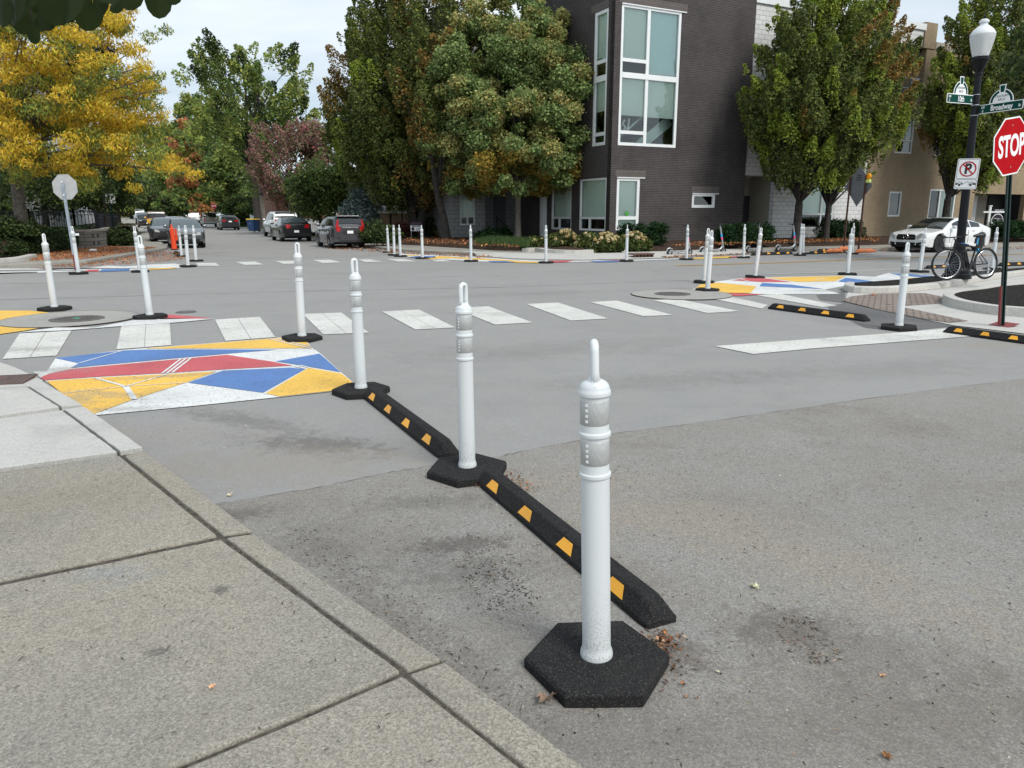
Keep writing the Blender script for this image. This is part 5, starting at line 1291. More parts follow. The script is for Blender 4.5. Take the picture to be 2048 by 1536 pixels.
fill = MB(); fill.box2((.0, .0, TOP + .003), (WD, LE, TOP + .2)); fill.build('coping', M['steel_dark'], BT)
bk = MB(); bk.box2((.3, LE, -.3), (WD, LE + .3, TOP)); bk.box2((WD, .3, -.3), (WD + .3, LE + .3, TOP)); bk.build('wall', M['brick_dark'], BT)
corner_patch = MB(); corner_patch.add([(0, 0, -.3), (0, .3, -.3), (0, .3, TOP), (0, 0, TOP)], [[3, 2, 1, 0]]); corner_patch.build('corner_pier', M['brick_dark'], BT)
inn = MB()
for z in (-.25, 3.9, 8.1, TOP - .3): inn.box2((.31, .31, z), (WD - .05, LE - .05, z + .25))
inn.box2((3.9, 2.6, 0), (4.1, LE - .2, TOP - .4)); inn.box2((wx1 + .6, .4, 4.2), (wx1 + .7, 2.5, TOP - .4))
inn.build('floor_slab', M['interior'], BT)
# lintel of soldier bricks
boxes('lintel', M['brick_soldier'], BT, [((a, -.012, z + .015), (b, .1, z + .32)) for (a, b, z) in [(wx0 - .15, wx1 + .3, wz1), (gx0 - .1, gx1 + .3, gz1), (sx0 - .05, sx1 + .2, sz1)]] + [((-.012, lx0, lz1 + .015), (.1, lx1 + .3, lz1 + .32))])
boxes('flashing', M['white_frame'], BT, [((a, -.03, z - .03), (b, .05, z + .012)) for (a, b, z) in [(wx0, wx1 + .25, wz1), (gx0, gx1 + .25, gz1), (sx0, sx1 + .2, sz1)]])
mx_ = rx(1298.5, 60)[0]; zb1 = rx(1290, 148)[1]; zb0 = rx(1290, 159)[1]; zt1 = rx(1270, 121)[1]; zt2 = rx(1265, 265)[1]; zbl = rx(1270, 231)[1]
f = window(BT, 'x', wx0, wx1, wz0, wz1, 0, [(mx_, wz0, zb0), (mx_, zb1, wz1)], [(zt1, wx0, mx_), (zt2, wx0, mx_)], .13, .06, bands=[(zb0, zb1)],
       blind=[(wx0 + .05, mx_ - .03, zt1, wz1 - .05, M['blind']), (mx_ + .04, wx1 - .05, zb1 + .05, wz1 - .05, M['roller_blue']), (wx0 + .05, mx_ - .03, zbl, zb0, M['blind']), (mx_ + .04, wx1 - .05, zbl - .02, zb0, M['blind'])])
stc = MB()                                                 # stair inside the lower window
p0 = (mx_ - 1.0, .75, wz0 - .4); p1 = (wx1 + .3, .75, wz0 + 2.1)
stc.bar((mx_ - 1.3, .55, wz0 + .2), (wx1 + .1, .55, wz0 + 2.65), .03, .09); stc.bar((mx_ - .3, .8, wz0 - .3), (wx1 + .2, .8, wz0 + 1.3), .05, .5); stc.build('stair', M['roller_blue'], BT)
stp = MB()
for i in range(9): stp.box((mx_ - .2 + i * .28, 1.3, wz0 - .1 + i * .2), (.3, .9, .04))
stp.build('stair_tread', M['interior_wall'], BT)
orn = MB(); orn.tube([(wx0 + .5, .3, zt2 + .05), (wx0 + .55, .3, zt2 + .25), (wx0 + .42, .3, zt2 + .4), (wx0 + .52, .3, zt2 + .55)], .05, 8); orn.tube([(wx0 + .62, .3, zt2 + .05), (wx0 + .74, .3, zt2 + .35), (wx0 + .76, .3, zt2 + .62)], .045, 8); orn.tube([(wx0 + .45 + .13 * math.cos(a * .6), .3, zt2 + .22 + .13 * math.sin(a * .6)) for a in range(11)], .025, 6)
orn.build('window_ornament', M['sign_white'], BT)
gtr = rx(1255, 436)[1]
f = window(BT, 'x', gx0, gx1, gz0, gz1, 0, [], [(gtr, gx0, gx1)], .14, .06, blind=[(gx0 + .05, gx1 - .05, gz0 + .1, gz1 - .05, M['blind'])])
MB().lathe([(.10, 0), (.10, .01)], 20, ((gx0 + gx1) / 2, .045, gtr + .2), axis='Y').build('round_sticker', simple('green_sticker', hexc(70, 160, 50), .5), f)
window(BT, 'x', sx0, sx1, sz0, sz1, 0, [], [], .13, .05)
ztl = ly(1205, 122)[1]; ztl2 = ly(1200, 268)[1]; zbL0, zbL1 = ly(1202, 163)[1], ly(1202, 151)[1]; zbl2 = ly(1200, 222)[1]
window(BT, 'y', lx0, lx1, lz0, lz1, 0, [], [(ztl, lx0, lx1), (ztl2, lx0, lx1)], .14, .06, bands=[(zbL0, zbL1)], blind=[(lx0 + .05, lx1 - .05, ztl, lz1 - .05, M['blind']), (lx0 + .05, lx1 - .05, zbl2, zbL0, M['blind'])])
gt2 = ly(1185, 436)[1]
for a, b in ((g1a, g1b), (g2a, g2b)):
    window(BT, 'y', a, b, .5, gzt, 0, [(a + (b - a) * .62, .5, gt2)], [(gt2, a, b)], .09, .06, blind=[(a + .05, b - .05, gt2 + .02, gzt - .05, M['blind'])])
boxes('porch_column', M['white_frame'], BT, [((-.25, colA, -.2), (-.004, colA + (colB - colA) * .55, 3.1)), ((-.12, colA + (colB - colA) * .62, -.2), (-.004, colB, 3.1))])
lp = ly(1074, 384); MB().lathe([(.0, -.14), (.1, -.1), (.13, 0), (.1, .1), (0, .12)], 14, (-.15, lp[0], lp[1])).build('wall_lamp', M['white_frame'], BT, smooth=True)

# ---- white block wing to the right
WX1 = rx(1741, 300)[0]; WT = rx(1600, 18)[1]; rz0 = rx(1500, 351)[1]; rxe = rx(1549, 430)[0]
w1a, w1b = rx(1601, 420)[0], rx(1671, 420)[0]; w1t = rx(1640, 358)[1]; w1s = rx(1640, 457)[1]
BX1 = rx(1852, 60)[0]; bz0, bz1 = rx(1820, 190)[1], rx(1820, 88)[1]
mb = MB()
up = []
for k in range(3):
    a = WD + 1.4 + k * 2.6; up += [(a, a + 1.5, 4.6, 7.0), (a, a + 1.5, 8.6, 10.6)]
up = [h for h in up if h[1] < WX1 - .3]
wall_holes(mb, 'x', WD + .004, WX1, -.3, WT, [(WD + .004, rxe, -.3, rz0), (w1a, w1b, w1s, w1t)] + up, .3, 0, .12)
mb.build('wing_wall', M['block_white'], BT)
par = MB(); wall_holes(par, 'x', WX1 + .004, BX1, bz1, WT, [], .3, 0, .12); par.build('parapet', M['block_white'], BT)
cp = MB(); cp.box2((WD + .004, .04, WT + .003), (BX1 + .1, .6, WT + .32)); cp.build('coping', M['white_frame'], BT)
window(BT, 'x', w1a, w1b, w1s, w1t, .12, [((w1a * .35 + w1b * .65), w1s, w1t)], [(w1s + .75, w1a, w1b)], .09, .06, blind=[(w1a + .05, w1b - .05, w1s + .8, w1t - .05, M['blind'])])
for a, b, c, d in up: window(BT, 'x', a, b, c, d, .12, [], [(c + .6, a, b)], .08, .06, blind=[(a + .05, b - .05, c + .65, d - .05, M['blind'])])
rec = MB(); rec.box2((WD + .31, 1.9, -.3), (rxe + .6, 2.1, rz0 + .3)); rec.box2((rxe + .003, .43, -.3), (rxe + .2, 1.9, rz0 + .2)); rec.build('entry_recess', M['stucco'], BT)
rcd = MB(); rcd.box2((WD + .31, .43, rz0 + .02), (rxe, 1.9, rz0 + .2)); rcd.build('entry_soffit', M['white_frame'], BT)
dx0 = rx(1537, 430)[0]
MB().box2((dx0 - .35, 1.82, 0), (dx0 + .65, 1.895, 2.2)).build('door', M['steel_dark'], BT)
window(BT, 'x', WD + .35, WD + 1.6, 1.6, 2.4, 1.75, [], [], .07, .06)
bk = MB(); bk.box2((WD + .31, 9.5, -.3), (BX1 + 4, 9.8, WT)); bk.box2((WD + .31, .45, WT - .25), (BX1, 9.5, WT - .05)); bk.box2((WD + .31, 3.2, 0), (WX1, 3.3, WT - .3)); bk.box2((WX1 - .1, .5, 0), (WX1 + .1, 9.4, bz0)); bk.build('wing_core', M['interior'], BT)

# ---- tan brick house to the right
CT_ = C0 + V * (WX1 + .02)
TB = thing('brick_house', CT_, UH, 'tan brick house with an upper balcony behind the white coupe', 'building')
def tx(px, py): p = on_plane(px, py, CT_ + U * .3, U) - CT_; return p.dot(V), p.z
ta, tb_ = tx(1777, 410)[0], tx(1802, 410)[0]; tz1, tz0 = tx(1790, 383)[1], tx(1790, 433)[1]
ba, bb_ = tx(1788, 150)[0], tx(1848, 150)[0]
ea, eb = tx(1855, 430)[0], tx(1907, 430)[0]; ez1 = tx(1880, 378)[1]
ra, rb_ = tx(1944, 430)[0], tx(2046, 430)[0]; XE = tx(2200, 430)[0]; rz1 = tx(1990, 388)[1]
mb = MB()
wall_holes(mb, 'x', 0, XE, -.3, bz1 - .02, [(ta, tb_, tz0, tz1), (ba, bb_, bz0, bz1 - .02), (ea, eb, .3, ez1), (ra, rb_, -.3, rz1), (ta, tb_ + .4, 4.6, 6.4), (ea, eb, 4.5, 6.6)], .3, 0, .3)
mb.build('wall', M['brick_tan'], TB)
rp_ = MB(); rp_.box2((tx(1850, 60)[0], .26, bz1), (tx(1874, 60)[0], .9, WT + .5)); rp_.build('chimney', M['brick_tan'], TB)
u2 = MB(); wall_holes(u2, 'x', tx(1878, 60)[0], XE, bz1, WT - .4, [], .3, 0, .35); u2.build('upper_wall', M['stucco'], TB)
boxes('recess_back', M['stucco'], TB, [((ra - .3, 2.0, -.3), (rb_ + .3, 2.2, rz1 + .3))])
st2 = MB(); st2.box2((ba - .5, 2.2, bz0 - .3), (bb_ + .6, 2.4, bz1 + .1)); st2.box2((ba - .2, .62, bz0 - .2), (bb_ + .3, 2.2, bz0 - .02)); st2.box2((bb_ + .02, .61, bz0), (bb_ + .2, 2.2, bz1)); st2.build('balcony_back', M['stucco'], TB)
rl = MB()
for z in (.95, .45): rl.bar((ba, .42, bz0 + z), (bb_, .42, bz0 + z), .06)
for k in range(4): rl.bar((ba + (bb_ - ba) * k / 3, .42, bz0), (ba + (bb_ - ba) * k / 3, .42, bz0 + 1.), .05)
rl.build('balcony_rail', M['scooter_grey'], TB)
sof = MB(); sof.box2((ba - .2, .62, bz1 - .0), (bb_ + .3, 2.2, bz1 + .15)); sof.build('balcony_ceiling', M['white_frame'], TB)
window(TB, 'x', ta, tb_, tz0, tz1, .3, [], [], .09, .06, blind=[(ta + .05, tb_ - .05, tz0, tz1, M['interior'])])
window(TB, 'x', ta, tb_ + .4, 4.6, 6.4, .3, [], [(5.3, ta, tb_ + .4)], .08, .06, blind=[(ta, tb_ + .4, 5.4, 6.4, M['blind'])])
window(TB, 'x', ea, eb, 4.5, 6.6, .3, [((ea + eb) / 2, 4.5, 6.6)], [], .08, .06, blind=[(ea, eb, 5., 6.6, M['blind'])])
window(TB, 'x', ea, eb, .3, ez1, .3, [((ea * .6 + eb * .4), .3, ez1)], [(1.0, ea, eb)], .10, .06, blind=[(ea * .5 + eb * .5, eb, 1., ez1, M['blind'])])
da, db = tx(1971, 420)[0], tx(1993, 420)[0]
dr = MB().box2((da, 1.9, 0), (db + .5, 1.98, 2.5)).build('door', M['white_frame'], TB)
MB().box2((da + .25, 1.885, 1.2), (db + .1, 1.897, 1.9)).build('door_light', M['car_glass'], dr)
MB().box2((rb_ - 1.2, 1.88, -.2), (rb_ + .2, 1.96, 2.7)).build('garage_door', M['interior'], TB)
bkk = MB(); bkk.box2((0, 9, -.3), (XE, 9.3, WT - .6)); bkk.box2((0, .65, WT - 1.0), (XE, 9, WT - .8)); bkk.box2((0.1, 3, 0), (XE, 3.1, WT - 1.2)); bkk.build('rear_wall', M['interior'], TB)

# ---- pale block bay beyond the dark tower, along the far street
YE = LE + .02
CB = C0 + U * YE
PB = thing('block_house', CB, UH, 'pale grey block house bay with tall two pane window behind the maple', 'building')
def bxp(px, py, d=0): p = on_plane(px, py, CB + U * d, U) - CB; return p.dot(V), p.z
a0, a1 = bxp(905, 430)[0], bxp(970, 430)[0]; e1 = bxp(1046, 430)[0]
wa, wb2 = bxp(920, 420)[0], bxp(950, 420)[0]; wz_1, wz_0 = bxp(935, 372)[1], bxp(935, 450)[1]
mb = MB(); wall_holes(mb, 'x', a0, a1, -.4, 11, [(wa, wb2, wz_0, wz_1), (wa, wb2, 4.4, 6.6), (wa, wb2, 8, 10)], .3)
mb.box2((a0, .303, -.4), (a0 + .3, 7, 11)); mb.box2((a1 - .3, .303, -.4), (a1, 2.0, 11))
mb.build('bay_wall', M['block_grey'], PB)
mb = MB(); wall_holes(mb, 'x', a1, 2.5, -.4, 11, [], .3, 0, 2.0); mb.box2((a0 + .3, 6.7, -.4), (1, 7, 11)); mb.box2((a0, .31, 11.003), (1, 7, 11.2)); mb.build('recess_wall', M['block_grey'], PB)
for z0_, z1_ in ((wz_0, wz_1), (4.4, 6.6), (8, 10)):
    window(PB, 'x', wa, wb2, z0_, z1_, 0, [((wa + wb2) / 2, z0_, z1_)], [(z0_ + (z1_ - z0_) * .22, wa, wb2)], .07, .06, blind=[(wa, wb2, z0_ + .4, z1_, M['blind'])])
d0, d1 = bxp(987, 430, 2)[0], bxp(1010, 430, 2)[0]
MB().box2((d0, 1.9, .2), (d1, 1.99, 2.7)).build('door', simple('door_grey', (.12, .13, .14), .5), PB)
s = MB()
for i in range(4): s.box2((d0 - .6, .3 - i * .35, -.4), (d1 + .4, .65 - i * .35, .2 - i * .14))
s.build('step', M['pale_stone'], PB); s = MB(); s.bar((d0 - .5, .5, .2), (d0 - .5, .5, 1.15), .04); s.bar((d0 - .5, -.8, -.3), (d0 - .5, -.8, .6), .04); s.bar((d0 - .5, .5, 1.1), (d0 - .5, -.8, .6), .04); s.build('handrail', M['black_paint'], PB)
# ---- brown brick house with porch
CP = C0 + U * (YE + 5.0)
BB_ = thing('brick_house', CP, UH, 'brown brick house with pale banded porch piers behind the dark hornbeams', 'building')
def px_(p, q, d=0): P = on_plane(p, q, CP + U * d, U) - CP; return P.dot(V), P.z
h0, h1 = px_(762, 430)[0], px_(908, 430)[0]
wins = [(px_(800, 420)[0], px_(815, 420)[0], .0, 2.9), (px_(845, 420)[0], px_(856, 420)[0], 1.0, 3.2), (px_(872, 420)[0], px_(900, 420)[0], 1.0, 3.2)]
wins2 = [(a, b, 4.4, 6.0) for a, b, _, _ in wins]
mb = MB(); wall_holes(mb, 'x', h0, h1, -.4, 6.4, wins + wins2, .3); mb.box2((h0, .303, -.4), (h0 + .3, 5, 6.4)); mb.box2((h1 - .3, .303, -.4), (h1, 5, 6.4)); mb.build('wall', M['brick_brown'], BB_)
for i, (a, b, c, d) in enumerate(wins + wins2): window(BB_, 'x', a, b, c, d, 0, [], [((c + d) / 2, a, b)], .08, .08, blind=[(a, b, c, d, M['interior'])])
boxes('stone_band', M['pale_stone'], BB_, [((h0, -.03, .80), (h1, -.004, .93)), ((h0, -.03, 3.35), (h1, -.004, 3.6))])
for q in (766, 790, 812):
    x = px_(q, 440, -1.8)[0]; pr = MB().box2((x - .28, -2.1, -.5), (x + .28, -1.5, 1.3)).build('porch_pier', M['brick_brown'], BB_)
    MB().box2((x - .36, -2.2, 1.303), (x + .36, -1.4, 1.42)).build('pier_cap', M['pale_stone'], pr)
rf = MB(); rf.add([(h0 - .5, -.5, 6.41), (h1 + .5, -.5, 6.41), (h1 + .5, 5.5, 6.41), (h0 - .5, 5.5, 6.41), ((h0 + h1) / 2 - 2, 2.5, 8.2), ((h0 + h1) / 2 + 2, 2.5, 8.2)], [(0, 1, 5, 4), (1, 2, 5), (2, 3, 4, 5), (3, 0, 4), (3, 2, 1, 0)]); rf.build('roof', M['roof_grey'], BB_)
for q, yy, zz_ in ((792, -1.8, 1.42), (770, -1.8, 1.42)):
    x, z = px_(q, 420, yy); o = MB().lathe([(.11, 0), (.17, .28), (.18, .30), (.13, .30)], 14).build('flower_pot', M['sign_white']); o.location = CP + V * x + U * yy + Vector((0, 0, zz_)); tag(o, 'white flower pot on the %s porch pier of the brown brick house' % ('right hand' if q > 780 else 'left hand'), 'flower pot')

# ---- far houses
def house(px, Y, zb, w_, dp, h, rh, rz, wm_, label, name='house', rm=None, wins=()):
    c = pd(px, 430, Y); t = thing(name, (c.x, Y, zb), rz, label, 'house')
    mb = MB(); wall_holes(mb, 'x', -w_ / 2, w_ / 2, 0, h, [(x, x + a, z, z + b) for x, a, z, b in wins], .25); mb.box2((-w_ / 2, .253, 0), (-w_ / 2 + .25, dp, h)); mb.box2((w_ / 2 - .25, .253, 0), (w_ / 2, dp, h)); mb.box2((-w_ / 2 + .25, dp - .25, 0), (w_ / 2 - .25, dp, h))
    mb.add([(-w_ / 2, 0, h), (-w_ / 2, dp, h), (-w_ / 2, dp / 2, h + rh)], [[0, 1, 2]]); mb.add([(w_ / 2, 0, h), (w_ / 2, dp, h), (w_ / 2, dp / 2, h + rh)], [[2, 1, 0]])
    mb.build('wall', wm_, t)
    o = .4; r = MB(); r.add([(-w_ / 2 - o, -o, h + .02 - o * rh / dp * 1.6), (w_ / 2 + o, -o, h + .02 - o * rh / dp * 1.6), (w_ / 2 + o, dp / 2, h + rh + .03), (-w_ / 2 - o, dp / 2, h + rh + .03), (w_ / 2 + o, dp + o, h + .02 - o * rh / dp * 1.6), (-w_ / 2 - o, dp + o, h + .02 - o * rh / dp * 1.6)], [(0, 1, 2, 3), (3, 2, 4, 5)])
    ro = r.build('roof', rm or M['roof_grey'], t); md = ro.modifiers.new('s', 'SOLIDIFY'); md.thickness = .15
    for x, a, z, b in wins: window(t, 'x', x, x + a, z, z + b, 0, [], [(z + b / 2, x, x + a)], .09, .05, blind=[(x, x + a, z, z + b, M['interior'])])
    return t
house(306, 230, .8, 4.6, 6, 2.6, 1.7, R(20), M['siding_red'], 'small red sided house with grey roof at the end of the far street', wins=[(.2, .8, .5, 1.5)])
house(272, 250, .8, 8, 8, 2.8, 2.2, R(10), M['siding_red'], 'dark red far house with a brown roof, partly behind the white van', rm=M['rust_brown'])
house(-12, 44, .85, 8, 4, 6.2, 2.0, R(12), M['siding_white'], 'white sided house with dark windows at the far left edge behind leaves', wins=[(1.0, .8, 2.6, 1.8), (2.6, .8, 2.6, 1.8), (-2.5, 1.2, .8, 1.8)])
house(632, 64, .1, 6.5, 6, 3.4, 1.6, R(26), M['brick_red'], 'red brick house behind the white picket fence', wins=[(-2.2, 1., .8, 1.7), (.8, 1., .8, 1.7)])
house(85, 52, .85, 5, 4, 5.0, 1.5, R(20), M['siding_white'], 'pale house glimpsed between left trunks behind the iron fence', wins=[(-1.5, .8, 1., 1.6), (.6, .8, 1., 1.6)])
# utility wire across the far street
o = MB().tube([Vector((-34, 76, 8.3)), Vector((-26, 76, 7.8)), Vector((-16, 76, 7.6)), Vector((-8, 76, 7.9)), Vector((2, 76, 8.6))], .018, 5).build('overhead_wire', M['black_plastic']); tag(o, 'thin overhead wire crossing before the far trees', 'wire')
# ================================================================ VEHICLES
def lerp_tab(tab, x):
    for (a, *va), (b, *vb) in zip(tab[:-1], tab[1:]):
        if a <= x <= b:
            t = (x - a) / (b - a) if b > a else 0; t = t
            return [p + (q - p) * t for p, q in zip(va, vb)]
    return list(tab[-1][1:]) if x > tab[-1][0] else list(tab[0][1:])
def car(loc, rz, S, label, cat, name='parked_car', group='cars parked along the kerbs', k=1.):
    """local +x is forward; S holds the side profile"""
    t = thing(name, loc, rz, label, cat, group); t.scale = (k, k, k)
    L_, W_ = S['L'], S['W']; hw = W_ / 2; paint = S['paint']; xf = L_ / 2
    dk = S['deck']                       # [(x, z_top)] front to back of bonnet / belt / boot
    wr = S.get('wr', .33); wxs = S.get('wx', (xf - .9, -xf + .85))
    # stations with wheel arch cut from the lower edge
    xs = set(np.linspace(-xf, xf, 15).tolist())
    for wx_ in wxs:
        for a in np.linspace(0, math.pi, 9): xs.add(wx_ + (wr + .07) * math.cos(a))
        xs.add(wx_ + wr + .075); xs.add(wx_ - wr - .075)
    xs |= {x for x, _ in dk}
    xs = sorted(x for x in xs if -xf <= x <= xf); zl = S.get('zl', .22)
    mb = MB(); rows = []; N = 0
    for x in xs:
        zt = lerp_tab(sorted(dk), x)[0]
        e = max(0, abs(x) - (xf - .55)) / .55; wk = 1 - S.get('taper', .13) * e * e
        zlo = zl + .10 * max(0, e - .6) / .4
        arch = zlo
        for wx_ in wxs:
            r = wr + .07
            if abs(x - wx_) < r: arch = max(arch, wr + math.sqrt(r * r - (x - wx_) ** 2))
        arch = min(arch, zt - .12); h = hw * wk
        sec = [(h * .90, arch), (h * .975, arch + .02), (h, min(zt - .1, max(arch + .05, .55))), (h * .985, zt - .07), (h * .94, zt - .015), (h * .8, zt + .005), (0, zt + S.get('crown', .03))]
        row = [(x, -y, z) for y, z in sec] + [(x, y, z) for y, z in sec[-2::-1]]; rows.append(row); N = len(row)
    vs = sum(rows, []); fs = []
    for i in range(len(rows) - 1):
        for j in range(N - 1): fs.append([i * N + j, i * N + j + 1, (i + 1) * N + j + 1, (i + 1) * N + j][::-1])
    fs.append([(len(rows) - 1) * N + j for j in range(N)]); fs.append([j for j in range(N)][::-1])
    mb.add(vs, fs); body = mb.build('body', paint, t, smooth=True)
    bm = bmesh.new(); bm.from_mesh(body.data); bmesh.ops.recalc_face_normals(bm, faces=bm.faces); bm.to_mesh(body.data); bm.free()
    un = MB(); un.box2((-xf + .25, -hw * .86, zl - .02), (xf - .25, hw * .86, .62)); un.build('underbody', M['black_hole'], t)
    # greenhouse: one smooth shell from screen base over the roof to the rear base
    xa, xb, xc, xd = S['gh']; rh = S['H']; wb_, wt_ = hw * .93, hw * S.get('roofw', .74)
    dks = sorted(dk); belt = lambda x: lerp_tab(dks, x)[0]; za, zd = belt(xa), belt(xd)
    key = [(xa, za - .01), (xa + (xb - xa) * .55, za + (rh - za) * .58), (xb, rh - .05), (xb + (xc - xb) * .45, rh), (xc, rh - S.get('drop', .05)), (xc + (xd - xc) * .5, zd + (rh - zd) * S.get('rear_mid', .56)), (xd, zd - .01)]
    sm = smoothpath([Vector((x, 0, z)) for x, z in key], 6); sm = sorted([(p.x, p.z) for p in sm]); kx = np.array([p[0] for p in sm]); kz = np.array([p[1] for p in sm])
    roofz = lambda x: float(np.interp(x, kx, kz))
    def side_pt(x, v, s, d=0.):
        b0 = belt(x) - .02; h = max(.001, roofz(x) - b0); f = min(1., h / (rh - belt(x) + .02)); rw = S.get('rearw', .97)
        yb = wb_ * (rw + (1 - rw) * min(1, max(0, (x - xd) / (xa - xd) * 2))); yt = yb + (wt_ - yb) * f
        y = yb + (yt - yb) * v + d; return (x, s * y, b0 + (h - .045 * min(1, f * 1.5)) * v + (.004 if d else 0))
    gxs = sorted(set(np.linspace(xd, xa, 25).tolist())); rows = []
    for x in gxs:
        L = [side_pt(x, v_, -1) for v_ in (0, .5, 1)]; Rr = [side_pt(x, v_, 1) for v_ in (1, .5, 0)]; z = roofz(x)
        rows += L + [(x, L[-1][1] * .85, z - .010), (x, 0, z + .012), (x, Rr[0][1] * .85, z - .010)] + Rr
    gm_ = MB(); gm_.add(rows, [[i * 9 + j, i * 9 + j + 1, i * 9 + 10 + j, i * 9 + 9 + j] for i in range(len(gxs) - 1) for j in range(8)])
    ro = gm_.build('roof', S.get('roofpaint', paint), t, smooth='all')
    bm = bmesh.new(); bm.from_mesh(ro.data); bmesh.ops.recalc_face_normals(bm, faces=bm.faces)
    if sum(f.normal.z for f in bm.faces) < 0: bmesh.ops.reverse_faces(bm, faces=bm.faces)
    bm.to_mesh(ro.data); bm.free()
    gl = S.get('glass', M['car_glass'])
    def patch(nm, mat, rowpts, up=None):
        n = len(rowpts[0]); m_ = MB(); m_.add(sum(rowpts, []), [[i * n + j, i * n + j + 1, (i + 1) * n + j + 1, (i + 1) * n + j] for i in range(len(rowpts) - 1) for j in range(n - 1)])
        o = m_.build(nm, mat, t, smooth='all'); bm = bmesh.new(); bm.from_mesh(o.data); bm.normal_update(); k = sum((f.normal.dot(f.calc_center_median() - Vector(((xa + xd) / 2, 0, .6))) for f in bm.faces))
        if k < 0: bmesh.ops.reverse_faces(bm, faces=bm.faces)
        bm.to_mesh(o.data); bm.free(); return o
    def top_row(x, wk):
        y = abs(side_pt(x, 1, 1)[1]) * wk; z = roofz(x); return [(x, -y, z - .002), (x, -y * .6, z + .014), (x, 0, z + .024), (x, y * .6, z + .014), (x, y, z - .002)]
    fxs = np.linspace(xa - .02, xb + .0, 7); patch('windscreen', S.get('front_glass', gl), [[(p[0] + .012, p[1], p[2] + .006) for p in top_row(x, .92)] for x in fxs])
    rxs = np.linspace(xc + (.0 if not S.get('hatch') else -.0), xd + (xc - xd) * (.22 if S.get('hatch') else .10), 7); patch('rear_window', gl, [[(p[0] - .012, p[1], p[2] + .006) for p in top_row(x, S.get('rear_w', .86))] for x in rxs])
    for s in (-1, 1):
        cuts = S.get('side', [(.10, .49), (.52, .88)])
        for u0, u1 in cuts:
            x0, x1 = xd + (xa - xd) * u0, xd + (xa - xd) * u1
            patch('side_window', gl, [[side_pt(x, v_, s, .010) for v_ in (.10, .45, .86)] for x in np.linspace(x0, x1, 7)])
        mr = MB().box((xa - .45, s * (hw + .07), za + .09), (.14, .17, .13)); mr.build('door_mirror', S.get('mirror', paint), t, bevel=.04)
        for dx in (.2, -.75): MB().box((xa - 1.2 + dx, s * (hw + .008), zd - .13), (.16, .02, .035)).build('door_handle', S.get('trim', paint), t)
        for dx in (xa - .35, (xa + xd) / 2 - .05, xd + .55):
            MB().box((dx, s * (hw - .002), .62), (.012, .008, .5)).build('door_seam', M['black_hole'], t)
    for wx_ in wxs:
        for s in (-1, 1):
            o = bpy.data.objects.new('wheel', None); COL.objects.link(o); o.parent = t; o.location = (wx_, s * (hw - .115), wr)
            MB().lathe([(wr * .62, -.10), (wr * .93, -.105), (wr, -.07), (wr, .07), (wr * .93, .105), (wr * .62, .10)], 28, axis='Y').build('tyre', M['tyre'], o, smooth=True)
            rm = MB(); y = s * .085
            rm.lathe([(wr * .66, -.05), (wr * .66, .05)], 28, axis='Y', caps=False); n = S.get('spokes', 10)
            for i in range(n): a = 2 * math.pi * i / n; rm.bar((.03 * math.cos(a), y, .03 * math.sin(a)), (wr * .64 * math.cos(a), y, wr * .64 * math.sin(a)), .045, .03)
            rm.lathe([(.06, y - .02), (.06, y + .02)], 12, axis='Y'); rm.lathe([(wr * .60, y - s * .0 - .012), (wr * .67, y - .012), (wr * .67, y + .012), (wr * .60, y + .012)], 28, axis='Y', caps=False)
            rm.build('rim', S.get('rim', M['scooter_grey']), o)
            MB().lathe([(wr * .64, -.02), (wr * .64, .0)], 20, axis='Y').build('brake_well', M['black_hole'], o)
    zf = lerp_tab(sorted(dk), xf - .02)[0]; zr = lerp_tab(sorted(dk), -xf + .02)[0]
    tf = 1 - S.get('taper', .13)
    def on_end(nm, poly, mat, front=True, d=.012, th=.03):
        """poly in (y,z); wraps back with the plan taper of the bumper"""
        m_ = MB(); poly = [(y * tf, z) for y, z in poly]; n = len(poly); sg = 1 if front else -1
        def px_at(y): e = min(1, abs(y) / hw); return xf * sg + sg * d - sg * .10 * max(0, e - .6) ** 1.5
        vs = [(px_at(y), y, z) for y, z in poly] + [(px_at(y) - sg * th, y, z) for y, z in poly]
        m_.add(vs, [list(range(n)), list(range(n, 2 * n))[::-1]] + [[i, n + i, n + (i + 1) % n, (i + 1) % n] for i in range(n)])
        o = m_.build(nm, mat, t); bm = bmesh.new(); bm.from_mesh(o.data); bmesh.ops.recalc_face_normals(bm, faces=bm.faces); bm.to_mesh(o.data); bm.free(); return o
    S2 = S.get('detail')
    if S2: S2(t, on_end, hw, xf, zf, zr)
    return t
def mirror(poly): return [(-y, z) for y, z in poly][::-1]
def rect(y0, y1, z0, z1): return [(y0, z0), (y1, z0), (y1, z1), (y0, z1)]
def rear_detail(lights, plate=(.0, .62), bumper=None, extra=None, plz=.13):
    def f(t, end, hw, xf, zf, zr):
        for s in (0, 1):
            for q in lights: end('tail_light', mirror(q) if s else q, M['lens_red'], False, .02)
        p = end('number_plate', rect(plate[0] - .16, plate[0] + .16, plate[1] - .065, plate[1] + plz - .065), M['sign_white'], False, .022, .02)
        if bumper: end('bumper_trim', bumper, M['black_plastic'], False, .016)
        if extra: extra(t, end, hw, xf, zf, zr)
        for s in (-1, 1): MB().box((xf - .05, s * (hw - .3), zf - .14), (.06, .3, .14)).build('headlight', M['lens_clear'], t)
    return f
